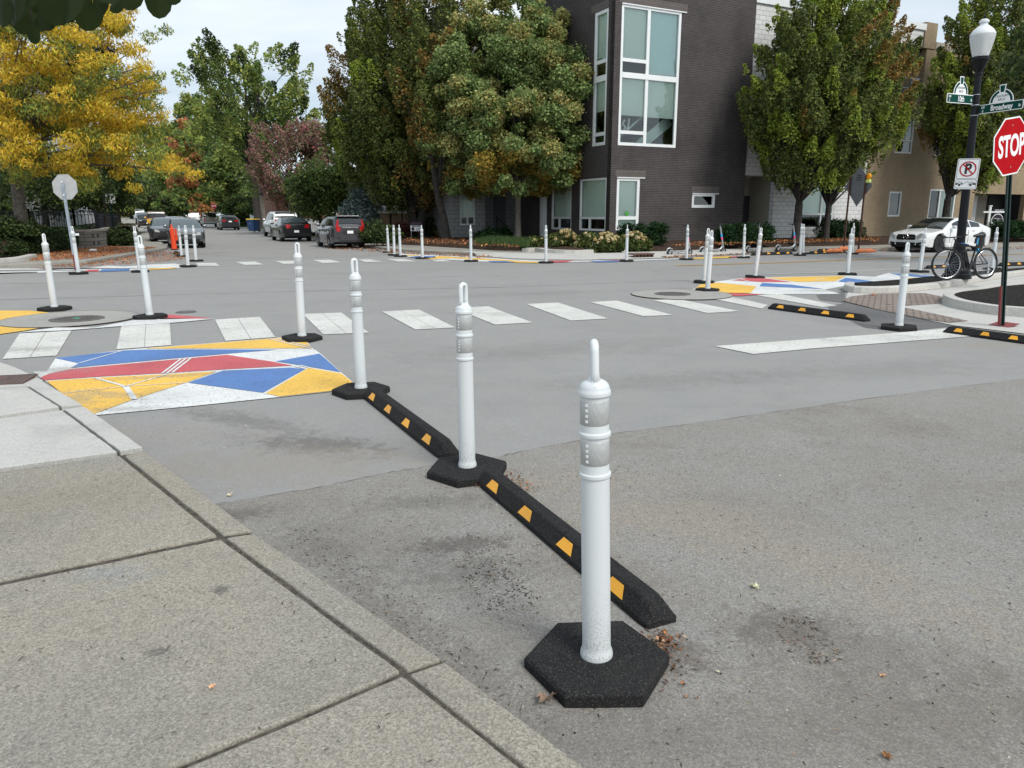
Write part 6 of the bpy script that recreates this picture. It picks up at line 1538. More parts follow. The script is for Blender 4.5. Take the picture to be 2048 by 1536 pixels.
def front_detail(lights, grille=None, lower=None, plate=None, badge=None):
    def f(t, end, hw, xf, zf, zr):
        for s in (0, 1):
            for q in lights: end('headlight', mirror(q) if s else q, M['lens_clear'], True, .018)
        if grille: end('grille', grille, M['black_plastic'], True, .014)
        if lower: end('lower_grille', lower, M['black_hole'], True, .014)
        if badge: badge(t, end, hw, xf, zf, zr)
        for s in (-1, 1): MB().box((-xf + .10, s * (hw - .34), zr - .16), (.06, .26, .14)).build('tail_light', M['lens_red'], t)
    return f
hU = math.atan2(U.y, U.x); AWAY = hU; TOWARD = hU + math.pi
def place_rear(px, py, S, label, cat, k=1., name='parked_car', dh=0):   # pixel of the ground under the rear bumper; car points away
    g = gp(px, py, .004); return car(g + U * (S['L'] / 2 * k), AWAY + R(dh), S, label, cat, name, k=k)
def place_front(px, py, S, label, cat, k=1., name='parked_car', dh=0):
    g = gp(px, py, .004); return car(g + U * (S['L'] / 2 * k), TOWARD + R(dh), S, label, cat, name, k=k)
P_grey = carpaint('paint_graphite', (.055, .052, .06), .4); P_black = carpaint('paint_black', (.006, .006, .008), .1); P_white = carpaint('paint_white_car', (.72, .73, .72)); P_dark = carpaint('paint_charcoal', (.035, .037, .04), .3)
P_grn = carpaint('paint_grey_green', (.06, .068, .07), .3); P_beige = carpaint('paint_beige', (.26, .235, .205), .3); P_yel = carpaint('paint_yellow', hexc(238, 178, 30)); P_navy = carpaint('paint_navy', (.015, .018, .028), .2); P_silver = carpaint('paint_silver', (.5, .51, .52), .4)
# grey hatchback, tail towards us
def fit_extra(t, end, hw, xf, zf, zr):
    end('chrome_bar', rect(-.42, .42, .97, 1.01), M['chrome'], False, .02); end('lower_valance', [(-.62, .30), (.62, .30), (.55, .40), (-.55, .40)], M['black_plastic'], False, .02)
    for s in (-1, 1): end('reflector', rect(s * .62 - .09, s * .62 + .09, .48, .53), M['black_plastic'], False, .02)
    MB().box((-xf + .45, 0, 1.50), (.35, 1.05, .04)).build('spoiler', P_grey, t, bevel=.015)
    end('plate_recess', rect(-.36, .36, .68, .86), M['black_plastic'], False, .014)
lights = [[(.50, .82), (.69, .78), (.76, 1.02), (.65, 1.34), (.58, 1.34), (.62, 1.06), (.50, .98)]]
S_fit = dict(L=4.06, W=1.70, H=1.50, paint=P_grey, deck=[(2.03, .62), (1.85, .80), (1.2, .98), (.9, 1.0), (-1.2, 1.05), (-1.75, 1.04), (-2.03, 1.00)], gh=(1.0, .1, -1.55, -1.96), hatch=True, wr=.30, roofw=.80, rearw=.95, glass=M['car_glass'], side=[(.07, .22), (.25, .55), (.58, .90)], taper=.10,
             detail=rear_detail(lights, (.0, .77), None, fit_extra))
place_rear(702, 497.5, S_fit, 'dark grey hatchback with tall red tail lights parked nearest the corner', 'car', 1.0)
lights = [[(.46, .80), (.72, .76), (.80, .98), (.62, 1.02), (.50, 1.0)]]
S_sed = dict(L=4.6, W=1.8, H=1.43, paint=P_black, deck=[(2.3, .6), (2.1, .78), (1.2, .95), (-1.3, 1.02), (-1.5, 1.04), (-2.22, 1.02), (-2.3, .95)], gh=(1.05, .15, -.95, -1.62), wr=.32, roofw=.72, glass=M['car_glass_pale'], detail=rear_detail(lights, (.08, .60)), rim=M['chrome'])
place_rear(597, 483.5, S_sed, 'black sedan with round red tail lights parked behind the grey hatchback', 'car')
def suv_x(t, end, hw, xf, zf, zr): end('lower_bumper', rect(-.75, .75, .32, .52), M['black_plastic'], False, .016)
lights = [[(.42, 1.10), (.80, 1.08), (.84, 1.24), (.46, 1.22)]]
S_suv = dict(L=4.8, W=1.94, H=1.78, paint=P_white, deck=[(2.4, .8), (2.2, 1.0), (1.2, 1.12), (-1.9, 1.2), (-2.4, 1.18)], gh=(1.05, .3, -1.9, -2.3), hatch=True, wr=.38, zl=.32, roofw=.78, rearw=.95, side=[(.06, .24), (.27, .56), (.59, .90)], detail=rear_detail(lights, (.0, .95), None, suv_x), taper=.08)
place_rear(575, 475, S_suv, 'white suv with black rear glass parked ahead of the black sedan', 'suv')
lights = [[(.40, .84), (.80, .80), (.82, 1.0), (.55, .98)]]
S_cam = dict(S_sed); S_cam.update(paint=P_dark, glass=M['car_glass'], detail=rear_detail(lights, (.0, .82)), rim=M['scooter_grey'])
place_rear(462, 460.5, S_cam, 'charcoal sedan with wide red tail lights farther up the far street', 'car', 1.05)
def pickup(paint, nm):
    def ex(t, end, hw, xf, zf, zr):
        end('bumper', rect(-.92, .92, .52, .70), M['scooter_grey'], False, .06, .1); end('tailgate_handle', rect(-.12, .12, 1.08, 1.15), M['black_plastic'], False, .02)
        MB().box2((-xf + .08, -hw * .84, .9), (-.75, hw * .84, 1.205)).build('bed_liner', M['black_hole'], t)
    return dict(L=5.7, W=2.0, H=1.86, paint=paint, deck=[(2.85, .9), (2.7, 1.12), (1.6, 1.2), (-.6, 1.2), (-2.85, 1.2)], gh=(1.5, .75, -.45, -.75), wr=.40, zl=.42, roofw=.80, taper=.05, side=[(.10, .40), (.46, .88)], detail=rear_detail([[(.80, .80), (.96, .80), (.96, 1.12), (.80, 1.12)]], (0, .62), None, ex))
place_rear(424, 455, pickup(P_beige, 'b'), 'beige pickup truck seen from behind with its tailgate closed', 'pickup truck', .95, 'pickup_truck')
place_rear(391, 447.5, pickup(P_white, 'w'), 'white pickup truck farthest up the right side of the far street', 'pickup truck', 1., 'pickup_truck')
# cars facing us on the left kerb
S_hat = dict(L=3.8, W=1.62, H=1.40, paint=P_grn, deck=[(1.9, .58), (1.78, .76), (1.0, .93), (-1.2, .98), (-1.9, .95)], gh=(.95, .05, -1.1, -1.75), wr=.29, roofw=.72, front_glass=M['car_glass_pale'], taper=.17,
             detail=front_detail([[(.40, .60), (.68, .62), (.70, .74), (.52, .76)]], rect(-.36, .36, .60, .66), rect(-.62, .62, .28, .44)))
place_front(378, 497, S_hat, 'old dark grey hatchback facing the crossing, behind three white posts', 'car', 1.0)
S_b = dict(S_hat); S_b.update(L=4.5, W=1.78, paint=P_dark, deck=[(2.25, .6), (2.1, .8), (1.2, .96), (-1.3, 1.0), (-2.25, .95)], gh=(1.1, .2, -1.0, -1.7), wr=.33, detail=front_detail([[(.45, .62), (.76, .64), (.80, .78), (.56, .76)]], rect(-.5, .5, .50, .68), rect(-.62, .62, .27, .42)))
place_front(338, 487.5, S_b, 'charcoal sedan facing us, half hidden by the grey hatchback and orange marker', 'car', 1.0)
S_w = dict(S_b); S_w.update(paint=P_white, H=1.5)
place_front(357, 479, S_w, 'pale roofed car just showing above the grey hatchback', 'car', .95)
def jeep_x(t, end, hw, xf, zf, zr):
    g = MB()
    for i in range(7): g.box((xf + .02, -.3 + i * .1, 1.0), (.03, .05, .26))
    g.build('grille_slot', M['black_hole'], t); MB().box((xf + .12, 0, .66), (.2, 1.6, .18)).build('bumper', M['black_plastic'], t)
    for s in (-1, 1): MB().lathe([(.10, 0), (.10, .03), (0, .05)], 16, (xf, s * .52, 1.03), axis='X').build('headlight', M['lens_clear'], t); MB().box((1.25, s * (hw + .06), 1.0), (1.1, .26, .08)).build('fender', M['black_plastic'], t)
    MB().box2((-xf + .1, -hw * .8, 1.25), (.30, hw * .8, 1.85)).build('soft_top', simple('khaki', (.23, .18, .10), .8), t, bevel=.06)
S_jeep = dict(L=4.0, W=1.7, H=1.84, paint=P_yel, deck=[(2.0, .85), (1.95, 1.15), (.6, 1.2), (-2.0, 1.2)], gh=(.62, .45, -1.5, -1.9), wr=.42, zl=.5, roofw=.85, taper=.03, crown=.01, roofpaint=M['rust_brown'], detail=jeep_x)
place_front(317, 464.5, S_jeep, 'yellow off road car with khaki soft top and black tyres on the left kerb', 'car')
S_bs = dict(S_suv); S_bs.update(paint=P_black, detail=front_detail([[(.5, .86), (.84, .88), (.86, 1.0), (.56, .98)]], rect(-.5, .5, .72, .98), rect(-.7, .7, .34, .5)), hatch=False, H=1.7)
place_front(294.5, 457, S_bs, 'black suv behind the yellow off road car', 'suv', .95)
S_ws = dict(S_bs); S_ws.update(paint=P_navy, roofpaint=P_white, front_glass=M['car_glass_pale'])
place_front(287, 449.5, S_ws, 'dark car with pale roof and bright windscreen, fifth along the left kerb', 'car', 1.1)
def van_x(t, end, hw, xf, zf, zr): end('grille', rect(-.5, .5, .7, .95), M['black_plastic'], True); [MB().box((xf - .02, s * (hw - .25), .95), (.1, .3, .2)).build('headlight', M['lens_clear'], t) for s in (-1, 1)]
S_van = dict(L=5.6, W=2.0, H=2.6, paint=P_white, deck=[(2.8, .9), (2.6, 1.15), (1.9, 1.3), (-2.8, 1.3)], gh=(2.1, 1.3, -2.7, -2.78), wr=.36, zl=.35, roofw=.90, taper=.06, side=[(.78, .92)], detail=van_x)
place_front(281.5, 443, S_van, 'tall white van far along the left kerb', 'van', 1.0, 'parked_van')
for q, y_, p_, lb in [(276, 440, P_silver, 'silver car beyond the white van on the left kerb'), (268, 436.5, P_dark, 'dark car near the vanishing end of the left kerb'), (258, 433.5, P_white, 'pale car crossing the far end of the street')]:
    s_ = dict(S_b); s_.update(paint=p_); place_front(q, y_, s_, lb, 'car', 1.1, dh=(60 if q == 258 else 0))
s_ = dict(S_b); s_.update(paint=P_silver); place_front(341, 446, s_, 'light car far up the street right of the yellow off road car', 'car', 1.1)
# white coupe on the cross street
def coupe_x(t, end, hw, xf, zf, zr):
    gp_ = [(-.46, .50), (.46, .50), (.50, .60), (.42, .72), (-.42, .72), (-.50, .60)]
    gpart = end('grille', gp_, M['black_paint'], True, .022)
    cy = bpy.data.objects.new('emblem', None); COL.objects.link(cy); cy.parent = gpart; cy.location = (xf + .03, 0, .61)
    st = MB(); st.tube([(0, .105 * math.cos(2 * math.pi * i / 24), .105 * math.sin(2 * math.pi * i / 24)) for i in range(24)], .011, 6, closed=True)
    for a in (90, 210, 330): st.bar((0, 0, 0), (0, .10 * math.cos(R(a)), .10 * math.sin(R(a))), .02)
    st.build('star_ring', M['chrome'], cy)
    for s in (-1, 1): MB().box((xf + .025, s * .29, .60), (.012, .30, .02)).build('grille_bar', M['chrome'], gpart)
    end('lower_grille', [(-.46, .22), (.46, .22), (.50, .40), (-.50, .40)], M['black_hole'], True, .02)
    for s in (0, 1):
        q = [(.56, .52), (.78, .60), (.86, .76), (.70, .76), (.56, .66)]; end('headlight', mirror(q) if s else q, M['lens_clear'], True, .022)
        q = [(.56, .27), (.80, .33), (.80, .42), (.56, .39)]; end('side_intake', mirror(q) if s else q, M['black_hole'], True, .022)
    for s in (-1, 1):
        MB().box((-xf + .14, s * (hw - .36), .84), (.06, .26, .14)).build('tail_light', M['lens_red'], t)
        for wx_ in (1.38, -1.38):
            pass
        MB().box((0, s * (hw - .01), .26), (2.1, .06, .10)).build('side_skirt', P_white, t)
    MB().tube([(.9, -.45, .93), (1.9, -.42, .82)], .012, 4).build('bonnet_crease', P_white, t); MB().tube([(.9, .45, .93), (1.9, .42, .82)], .012, 4).build('bonnet_crease', P_white, t)
S_cp = dict(L=4.6, W=1.80, H=1.38, paint=P_white, deck=[(2.3, .50), (2.24, .68), (1.9, .80), (1.0, .93), (.3, .95), (-1.4, 1.0), (-1.9, .99), (-2.26, .95), (-2.3, .86)], gh=(1.15, .15, -.70, -1.95), wr=.335, wx=(1.42, -1.36), roofw=.70, roofpaint=P_white, front_glass=M['car_glass'], side=[(.20, .40), (.43, .80)], rim=M['black_paint'], spokes=5, taper=.16, crown=.04, zl=.2, detail=coupe_x)
g = gp(1812, 504, .004); rr_ = math.atan2(V.y, V.x)
rot = rr_ + math.pi + R(2); fw = Vector((math.cos(rot), math.sin(rot), 0))
car(g - fw * 2.3, rot, S_cp, 'white two door coupe with black wheels and star badge parked before the tan brick house', 'car', k=1.05)
# ================================================================ TREES AND PLANTS
G = lambda r, g, b, w_=1: (tuple(min(.8, c * 1.22) for c in hexc(r, g, b)), w_)
def crown_clumps(shape, n, rc, zc0, zc1, rad, cen, flat=1.):
    """clump centres inside a crown of revolution; shape(t) gives the relative radius at height t in 0..1"""
    out = []
    while len(out) < n:
        t = rng.random(); r = shape(t)
        if rng.random() > r * r + .05: continue
        a = rng.random() * 2 * math.pi; q = rng.random() ** .42
        rr = rad * r * q * (1 + .16 * math.sin(3 * a + cen[0]) * math.sin(5 * t + 1))
        out.append((cen[0] + rr * math.cos(a), cen[1] + rr * math.sin(a) * flat, zc0 + t * (zc1 - zc0), rc * rng.uniform(.7, 1.35)))
    return np.array(out)
DENS = [1.5, 1.25]
def leaf_cloud(cl, per, size0, pals, asp=.5, up=.35, squash=.75, droop=0., clcol=None, spike=0., plume=0.):
    """leaves round each clump; each clump takes one palette from pals [(palette, weight)]"""
    size = size0 * DENS[1]; per = per * DENS[0]
    C = []; A = []; B = []; K = []; pc = cl[:, :2].mean(axis=0)
    pw = np.array([p[1] for p in pals], float); pw /= pw.sum()
    for i, (x, y, z, r) in enumerate(cl):
        n = max(6, int(per * (r / cl[:, 3].mean()) ** 2)); d = unit(n); q = r * rng.uniform(.25, 1., (n, 1)) ** .55 * np.exp(rng.normal(0, .16, (n, 1)))
        p = np.array([x, y, z]) + d * q * np.array([1, 1, squash])
        if plume:                                    # flame shaped tuft pointing up and outward
            o_ = np.array([x - pc[0], y - pc[1], 0.]); o_ /= (np.linalg.norm(o_) + .3); ax = o_ * .7 + np.array([0, 0, 1.]) + rng.normal(0, .12, 3); ax /= np.linalg.norm(ax)
            u = rng.random((n, 1)) ** .8; pr = d - (d @ ax)[:, None] * ax; pr /= (np.linalg.norm(pr, axis=1, keepdims=True) + 1e-6)
            p = np.array([x, y, z]) + ax * (u - .45) * 2. * plume * r + pr * r * .85 * rng.uniform(.2, 1., (n, 1)) ** .5 * (1.05 - u * .85); d = pr * .8 + ax * .5
        if spike: p[:, 2] += np.abs(rng.normal(0, spike * r, n)) * (d[:, 2] > 0)
        nrm = d * .5 + rng.normal(0, .55, (n, 3)); nrm[:, 2] += up; nrm /= np.linalg.norm(nrm, axis=1, keepdims=True)
        t = unit(n); t[:, 2] -= droop; a = np.cross(np.cross(nrm, t), nrm); a /= (np.linalg.norm(a, axis=1, keepdims=True) + 1e-9)
        b = np.cross(nrm, a); s = rng.uniform(.65, 1.25, (n, 1)) * size / 2
        C.append(p); A.append(a * s); B.append(b * s * min(.9, asp * 1.15))
        k = rng.choice(len(pals), p=pw) if clcol is None else clcol(x, y, z)
        K.append(jitter(pick(pals[k][0], n), .2))
    return np.concatenate(C), np.concatenate(A), np.concatenate(B), np.concatenate(K)
def limb(mb, p, q, r0, r1, sag=.0, n=6, seg=5):
    p = Vector(p); q = Vector(q); d = q - p; side = Vector((random.uniform(-1, 1), random.uniform(-1, 1), 0)) * d.length * .06
    pts = [p + d * (i / seg) + side * math.sin(math.pi * i / seg) + Vector((0, 0, sag * d.length * math.sin(math.pi * i / seg))) for i in range(seg + 1)]
    mb.tube(pts, [r0 + (r1 - r0) * i / seg for i in range(seg + 1)], n); return pts
def tree(name, base, label, pals, h0, h1, rad, th, tr, shape, ncl, rc, per, size, bark='bark', stems=1, nlimb=22, asp=.5, up=.35, squash=.75, droop=0., vase=0., lean=(0, 0), cat='tree', group=None, off=(0, 0), flat=1., clcol=None, spike=0., extra=None, plume=0.):
    base = Vector(base); t = thing(name, base, 0, label, cat, group)
    cen = (off[0], off[1]); cl = crown_clumps(shape, ncl, rc, h0, h1, rad, cen, flat)
    k_ = max(3, ncl // 7); o_ = crown_clumps(shape, k_, rc * .5, h0, h1, rad, cen, flat); o_[:, 0] = cen[0] + (o_[:, 0] - cen[0]) * rng.uniform(1.05, 1.22, k_); o_[:, 1] = cen[1] + (o_[:, 1] - cen[1]) * rng.uniform(1.05, 1.2, k_); o_[:, 2] += rng.uniform(-.2, .5, k_) * rc; cl = np.concatenate([cl, o_])
    if extra is not None: cl = np.concatenate([cl, np.array(extra, float)])
    C, A, B, K = leaf_cloud(cl, per, size, pals, asp, up, squash, droop, clcol, spike, plume)
    leafmesh('crown', C.astype(np.float32), A, B, K, M['leaf'], t)
    mb = MB(); tops = []
    for s in range(stems):
        x0 = (s - (stems - 1) / 2) * tr * .9
        sp = [Vector((x0 * 1.0, 0, -.15)), Vector((x0 * 1.0, 0, .12)), Vector((x0 * 1.3 + lean[0] * .3, lean[1] * .3, th * .5)), Vector((x0 * (1.6 + vase) + lean[0], lean[1], th))]
        mb.tube(sp, [tr * 1.5, tr * 1.12, tr * .95, tr * .85], 12)
        top = Vector((x0 * 2 + lean[0] + off[0] * .6, lean[1] + off[1] * .6, h0 + (h1 - h0) * .72)); limb(mb, sp[-1], top, tr * .8, tr * .12, 0, 8, 6); tops.append((sp[-1], top))
    order = rng.permutation(len(cl))[:max(4, int(nlimb * .55))]
    for i in order:
        a, top = tops[i % stems]; c = Vector(cl[i, :3]); hfrac = max(0., min(.7, (c.z - a.z) / max(.1, h1 - a.z) * .6 - vase * .25))
        st_ = a.lerp(top, hfrac); limb(mb, st_, c, tr * (.30 - .2 * hfrac), tr * .05, .08 if vase else .04, 6, 5)
    mb.build('trunk', M[bark], t, smooth=True)
    return t
ovate = lambda t: max(0., (math.sin(math.pi * min(1, (t * .93 + .07) ** .72)) ** .75) * (1 - .35 * t))
rnd = lambda t: math.sin(math.pi * (t * .9 + .06)) ** .6
vaseS = lambda t: max(.12, min(1, .35 + 1.5 * t) * math.sqrt(max(0, 1 - max(0, (t - .45) / .57) ** 2)))
egg = lambda t: (min(1, .34 + 2.3 * t) * max(0, 1 - max(0, (t - .28) / .74) ** 1.9)) ** .8
gH = [G(96, 107, 56, 4), G(118, 124, 64, 3), G(74, 87, 48, 3)]; bH = [G(128, 108, 58, 3), G(150, 114, 62, 2), G(104, 100, 50, 2)]; yH = [G(138, 150, 62, 3), G(118, 136, 56, 2)]
gM = [G(118, 136, 82, 3), G(140, 154, 98, 3), G(98, 118, 70, 3)]; yM = [G(158, 154, 98, 3), G(168, 150, 92, 1), G(142, 150, 92, 3)]; oM = [G(158, 132, 62, 2), G(136, 132, 60, 3), G(172, 136, 64, 1)]
# big hornbeams left of the tower
b = gp(836, 474, .36); dpx = b.y / 1519
tree('hornbeam_tree', b, 'tall dark green and bronze hornbeam left of the maple, with spreading dark trunk', [(gH, 5), (bH, 3), (yH, 1)], 1.5, 15.6, 155 * dpx, 1.3, .26, lambda t: (min(1, .34 + 2.3 * t) * max(0, 1 - max(0, (t - .24) / .80) ** 1.35)) ** .85, 560, .66, 190, .118, 'wood_dark', 2, 60, asp=.5, up=.3, vase=.9, off=(-26 * dpx, .5), plume=1.0, spike=0, 
     clcol=lambda x, y, z: (1 if (math.sin(x * 1.3 + 1) + math.sin(z * .8 + .5) + rng.normal(0, .6)) > 1.2 else (2 if rng.random() < .15 else 0)))
b = gp(893, 479, .36)
tree('hornbeam_tree', b, 'second dark hornbeam trunk close to the maple, its crown behind it', [(gH, 5), (bH, 2)], 2.6, 14.2, 3.3, 1.9, .2, egg, 220, .66, 165, .122, 'wood_dark', 1, 30, vase=.6, off=(.2, 1.4), lean=(-.35, 0), plume=1.0, spike=0)
b = gp(1036, 478, .38); dpx = b.y / 1519
tree('maple_tree', b, 'rounded maple turning yellow before the dark tower, grey trunk', [(gM, 5), (yM, 2.4), (oM, 1.)], 2.3, 11.6, 172 * dpx, 2.0, .15, lambda t: (min(1, .72 + 1.2 * t) * max(0, 1 - max(0, (t - .2) / .85) ** 2.2)) ** .75, 520, .46, 215, .102, 'bark_grey', 1, 50, asp=.8, up=.5, squash=.8, off=(-14 * dpx, 0), flat=.85,
     clcol=lambda x, y, z: (2 if z < 4.0 and rng.random() < .4 else (1 if rng.random() < .30 else 0)))
# right hornbeams
b = gp(1592, 481, .38); dpx = b.y / 1519
tree('hornbeam_tree', b, 'wide hornbeam with bronze patches before the white block wing, left one of two trunks', [(gH, 5), (bH, 2.2), (yH, 2)], 2.4, 11.9, 150 * dpx, 1.7, .2, egg, 400, .52, 175, .108, 'wood_dark', 1, 95, vase=1.2, off=(22 * dpx, 0), flat=.8, plume=1.0, spike=0,
     clcol=lambda x, y, z: (1 if (x > 2. and z > 6.5 and rng.random() < .4) or rng.random() < .04 else (2 if rng.random() < .3 else 0)))
b = gp(1651, 479, .38)
tree('hornbeam_tree', b, 'slender hornbeam trunk with fanning bare limbs right of the scooters, topped with bronze spires', [(gH, 5), (bH, 2.2), (yH, 2)], 2.8, 12.4, 3.2, 1.5, .15, egg, 280, .52, 165, .108, 'wood_dark', 1, 100, vase=1.5, off=(.7, .6), flat=.8, plume=1.0, spike=0,
     clcol=lambda x, y, z: (1 if (x > 1.2 and z > 6. and rng.random() < .5) or rng.random() < .05 else (2 if rng.random() < .3 else 0)))
b = gp(1886, 474, .38); dpx = b.y / 1519
tree('hornbeam_tree', b, 'green hornbeam behind the lamp post before the tan brick house', [(gH, 5), (yH, 4), (bH, .4)], 2.6, 13.6, 108 * dpx, 2.0, .2, egg, 380, .58, 175, .118, 'wood_dark', 1, 70, vase=1., off=(48 * dpx, 0), flat=.8, plume=1.0, spike=0)
# near tree cut by the right edge
gN = [G(70, 84, 48, 3), G(96, 104, 66, 2), G(52, 66, 40, 2)]
c = pd(2150, 185, 24.); cz = c.z
tree('street_tree', (c.x, 24., .1), 'grey green leaves of a nearby tree reaching in at the top right edge', [(gN, 1)], cz - 1.2, cz + 3.6, 2.2, 3.2, .12, rnd, 60, .5, 70, .14, 'bark', 1, 25, asp=.55, up=.3)

# yellow locust, far left corner
yl = [G(206, 174, 60, 4), G(224, 190, 72, 3), G(190, 162, 60, 2), G(160, 154, 66, 1)]; yg = [G(130, 140, 68, 3), G(160, 156, 68, 2), G(98, 118, 66, 2)]
b = pd(47, 463, 28.0); P = lambda px, py, Y=28.: pd(px, py, Y) - b
ex = []
for px, py, r in [(330, 60, .3), (300, 75, .35), (270, 100, .5), (300, 170, .3), (320, 150, .25), (325, 180, .2), (290, 130, .35), (360, 335, .4), (390, 350, .35), (330, 330, .5), (300, 310, .6), (260, 330, .6), (270, 375, .35), (230, 300, .7), (30, 330, .5), (80, 340, .4), (260, 20, .3), (230, 40, .5), (200, 20, .5), (345, 318, .4), (150, 20, .7), (100, 20, .8)]:
    q = P(px, py, 28 + random.uniform(-1, 1)); ex.append((q.x, q.y, q.z, r))
q = P(110, 190)
tree('locust_tree', b, 'bright yellow honey locust with feathery drooping leaves at the far left corner', [(yl, 5), (yg, 2.6)], P(100, 372).z, P(100, -60).z, 190 * 28 / 1519, 2.2, .21, rnd, 240, .5, 180, .125, 'bark', 1, 75, asp=.26, up=.1, squash=.6, droop=1.1, off=(q.x, 0), flat=.75, extra=ex)
# sparse twigs sticking out
# tall background trees
dk = [G(60, 74, 38, 3), G(48, 62, 34, 3), G(74, 86, 46, 1)]; md = [G(98, 116, 62, 3), G(116, 130, 68, 2), G(78, 98, 54, 2)]; lt_ = [G(138, 150, 78, 3), G(156, 160, 82, 2), G(114, 132, 70, 2)]
mar = [G(48, 34, 34, 3), G(62, 44, 38, 2), G(36, 30, 28, 2)]; orr = [G(184, 116, 82, 3), G(176, 130, 84, 2), G(150, 124, 72, 3)]; pinkp = [G(146, 112, 104, 3), G(134, 106, 94, 3), G(164, 94, 104, 1), G(112, 110, 82, 3)]; blu = [G(104, 118, 114, 3), G(80, 94, 92, 2)]
def bgtree(px, py0, py1, wpx, Y, pals, label, n=90, rc=None, per=70, lf=None, trunk=None, shape=rnd, bark='wood_dark', name='broadleaf_tree', base=None, stems=1, nl=20, **k):
    zb = 0.1 if base is None else base; b = pd(px, 430, Y); z0 = pd(px, py1, Y).z - zb; z1 = pd(px, py0, Y).z - zb; rad = wpx / 2 * Y / 1519
    lf = lf or Y * .0036; rc = rc or rad * .26
    return tree(name, (b.x, Y, zb), label, pals, z0, z1, rad, trunk or max(1., z0 * .9), max(.12, rad * .05), shape, n, rc, per, lf, bark, stems, nl, **k)
bgtree(210, 80, 330, 170, 40, [(mar, 3), (dk, 1)], 'dark maroon leaved tree behind the yellow locust', 110, base=.8, per=80, trunk=2.4)
bgtree(90, 300, 415, 230, 37.5, [(dk, 3), (md, 1)], 'low dark green tree behind the left iron fence', 90, base=.85, per=80, rc=.8)
bgtree(200, 310, 412, 150, 44, [(dk, 3), (md, 1)], 'dark spreading tree right of the grey octagonal sign', 80, base=.5, per=80, rc=.8, trunk=1.9)
bgtree(238, 330, 408, 120, 62, [(dk, 2), (md, 2), (mar, 1)], 'mixed dark tree over the left pavement', 60, rc=1.2)
bgtree(10, 250, 430, 150, 41, [(dk, 3)], 'dark tree in front of the white house at the far left', 70, base=.85, rc=.9)
bgtree(362, 215, 405, 100, 190, [(md, 2), (lt_, 2)], 'light green tree left of the tall double trunk tree, far off', 90)
bgtree(402, 180, 405, 84, 150, [(lt_, 2), (md, 2)], 'slim pale green tree behind the orange maple', 80)
bgtree(398, 240, 418, 105, 140, [(orr, 3), (md, 2), (lt_, 1)], 'orange maple beside the far street', 90, rc=1.2)
bgtree(338, 275, 420, 100, 270, [(md, 2), (dk, 1), (lt_, 1)], 'green tree above the end of the far street', 80)
b = pd(520, 430, 78); Y = 78
tree('poplar_tree', (b.x, Y, .1), 'tallest far tree, open green crown on two dark trunks against the sky', [(md, 3), (lt_, 3), (dk, .6)], pd(520, 330, Y).z, pd(520, 97, Y).z, 122 * Y / 1519, 6.2, .42, lambda t: (min(1, .45 + 1.4 * t)) * max(.25, 1 - max(0, (t - .62) / .55) ** 2) ** .5, 130, 1.15, 105, .26, 'wood_dark', 2, 60, vase=1.2, flat=.7, plume=.95)
bgtree(455, 190, 345, 110, 102, [(lt_, 3), (md, 2)], 'yellow green tree in front of the left side of the tall far tree', 70, rc=1.2)
bgtree(476, 285, 422, 130, 93, [(md, 3), (dk, 2), (lt_, 1)], 'rounded mid green tree at the right kerb of the far street', 90, rc=1.1, trunk=2.)
bgtree(590, 252, 422, 160, 60, [(pinkp, 5), (md, 1)], 'pinkish red dogwood with upswept twigs', 130, rc=.62, per=70, shape=vaseS, name='dogwood_tree', vase=1., plume=1.3, trunk=1.2, lf=.17)
bgtree(640, 250, 330, 70, 62, [(pinkp, 3), (md, 1)], 'pink topped tree beside the dark hornbeam', 50, rc=.8)
bgtree(640, 335, 430, 110, 47, [(dk, 2), (md, 3)], 'dark green tree behind the black sedan', 80, rc=.7, base=.3, trunk=1.4)
bgtree(695, 310, 425, 70, 47, [(md, 2), (lt_, 1)], 'pale green tree by the left flank of the big hornbeam', 60, rc=.6, base=.3)
bgtree(725, 385, 455, 90, 42, [(blu, 1)], 'blue grey spruce behind the grey hatchback', 60, rc=.45, base=.3, shape=lambda t: 1 - t * .8, name='spruce_tree', trunk=.6)
bgtree(488, 398, 442, 66, 90, [(md, 1), (dk, 1)], 'clipped green hedge mound by the blue bin', 60, rc=.8, name='hedge', base=.2, trunk=.4, nl=4, cat='hedge')
bgtree(345, 395, 430, 60, 120, [(dk, 1), (md, 1)], 'dark bushes beside the small red house', 50)
b = pd(525, 430, 70); mb = MB(); 
# pale trunk at the right kerb
t = thing('tree_stump_trunk', (pd(528, 430, 71).x, 71, .1), 0, 'thick grey leaning tree trunk behind the white suv', 'tree'); t.name = 'old_tree'
tr_ = MB(); tr_.tube([(0.25, 0, -.2), (.2, 0, .3), (0, 0, 2.), (-.15, 0, 4.2)], [.42, .34, .28, .24], 12); tr_.build('trunk', M['bark_grey'], t, smooth=True)
cl = np.array([(random.uniform(-1.6, 1.6), random.uniform(-1, 1), random.uniform(3.2, 5.4), .8) for _ in range(24)]); C, A, B, K = leaf_cloud(cl, 60, .22, [(md, 2), (pinkp, 1)]); leafmesh('crown', C.astype(np.float32), A, B, K, M['leaf'], t)

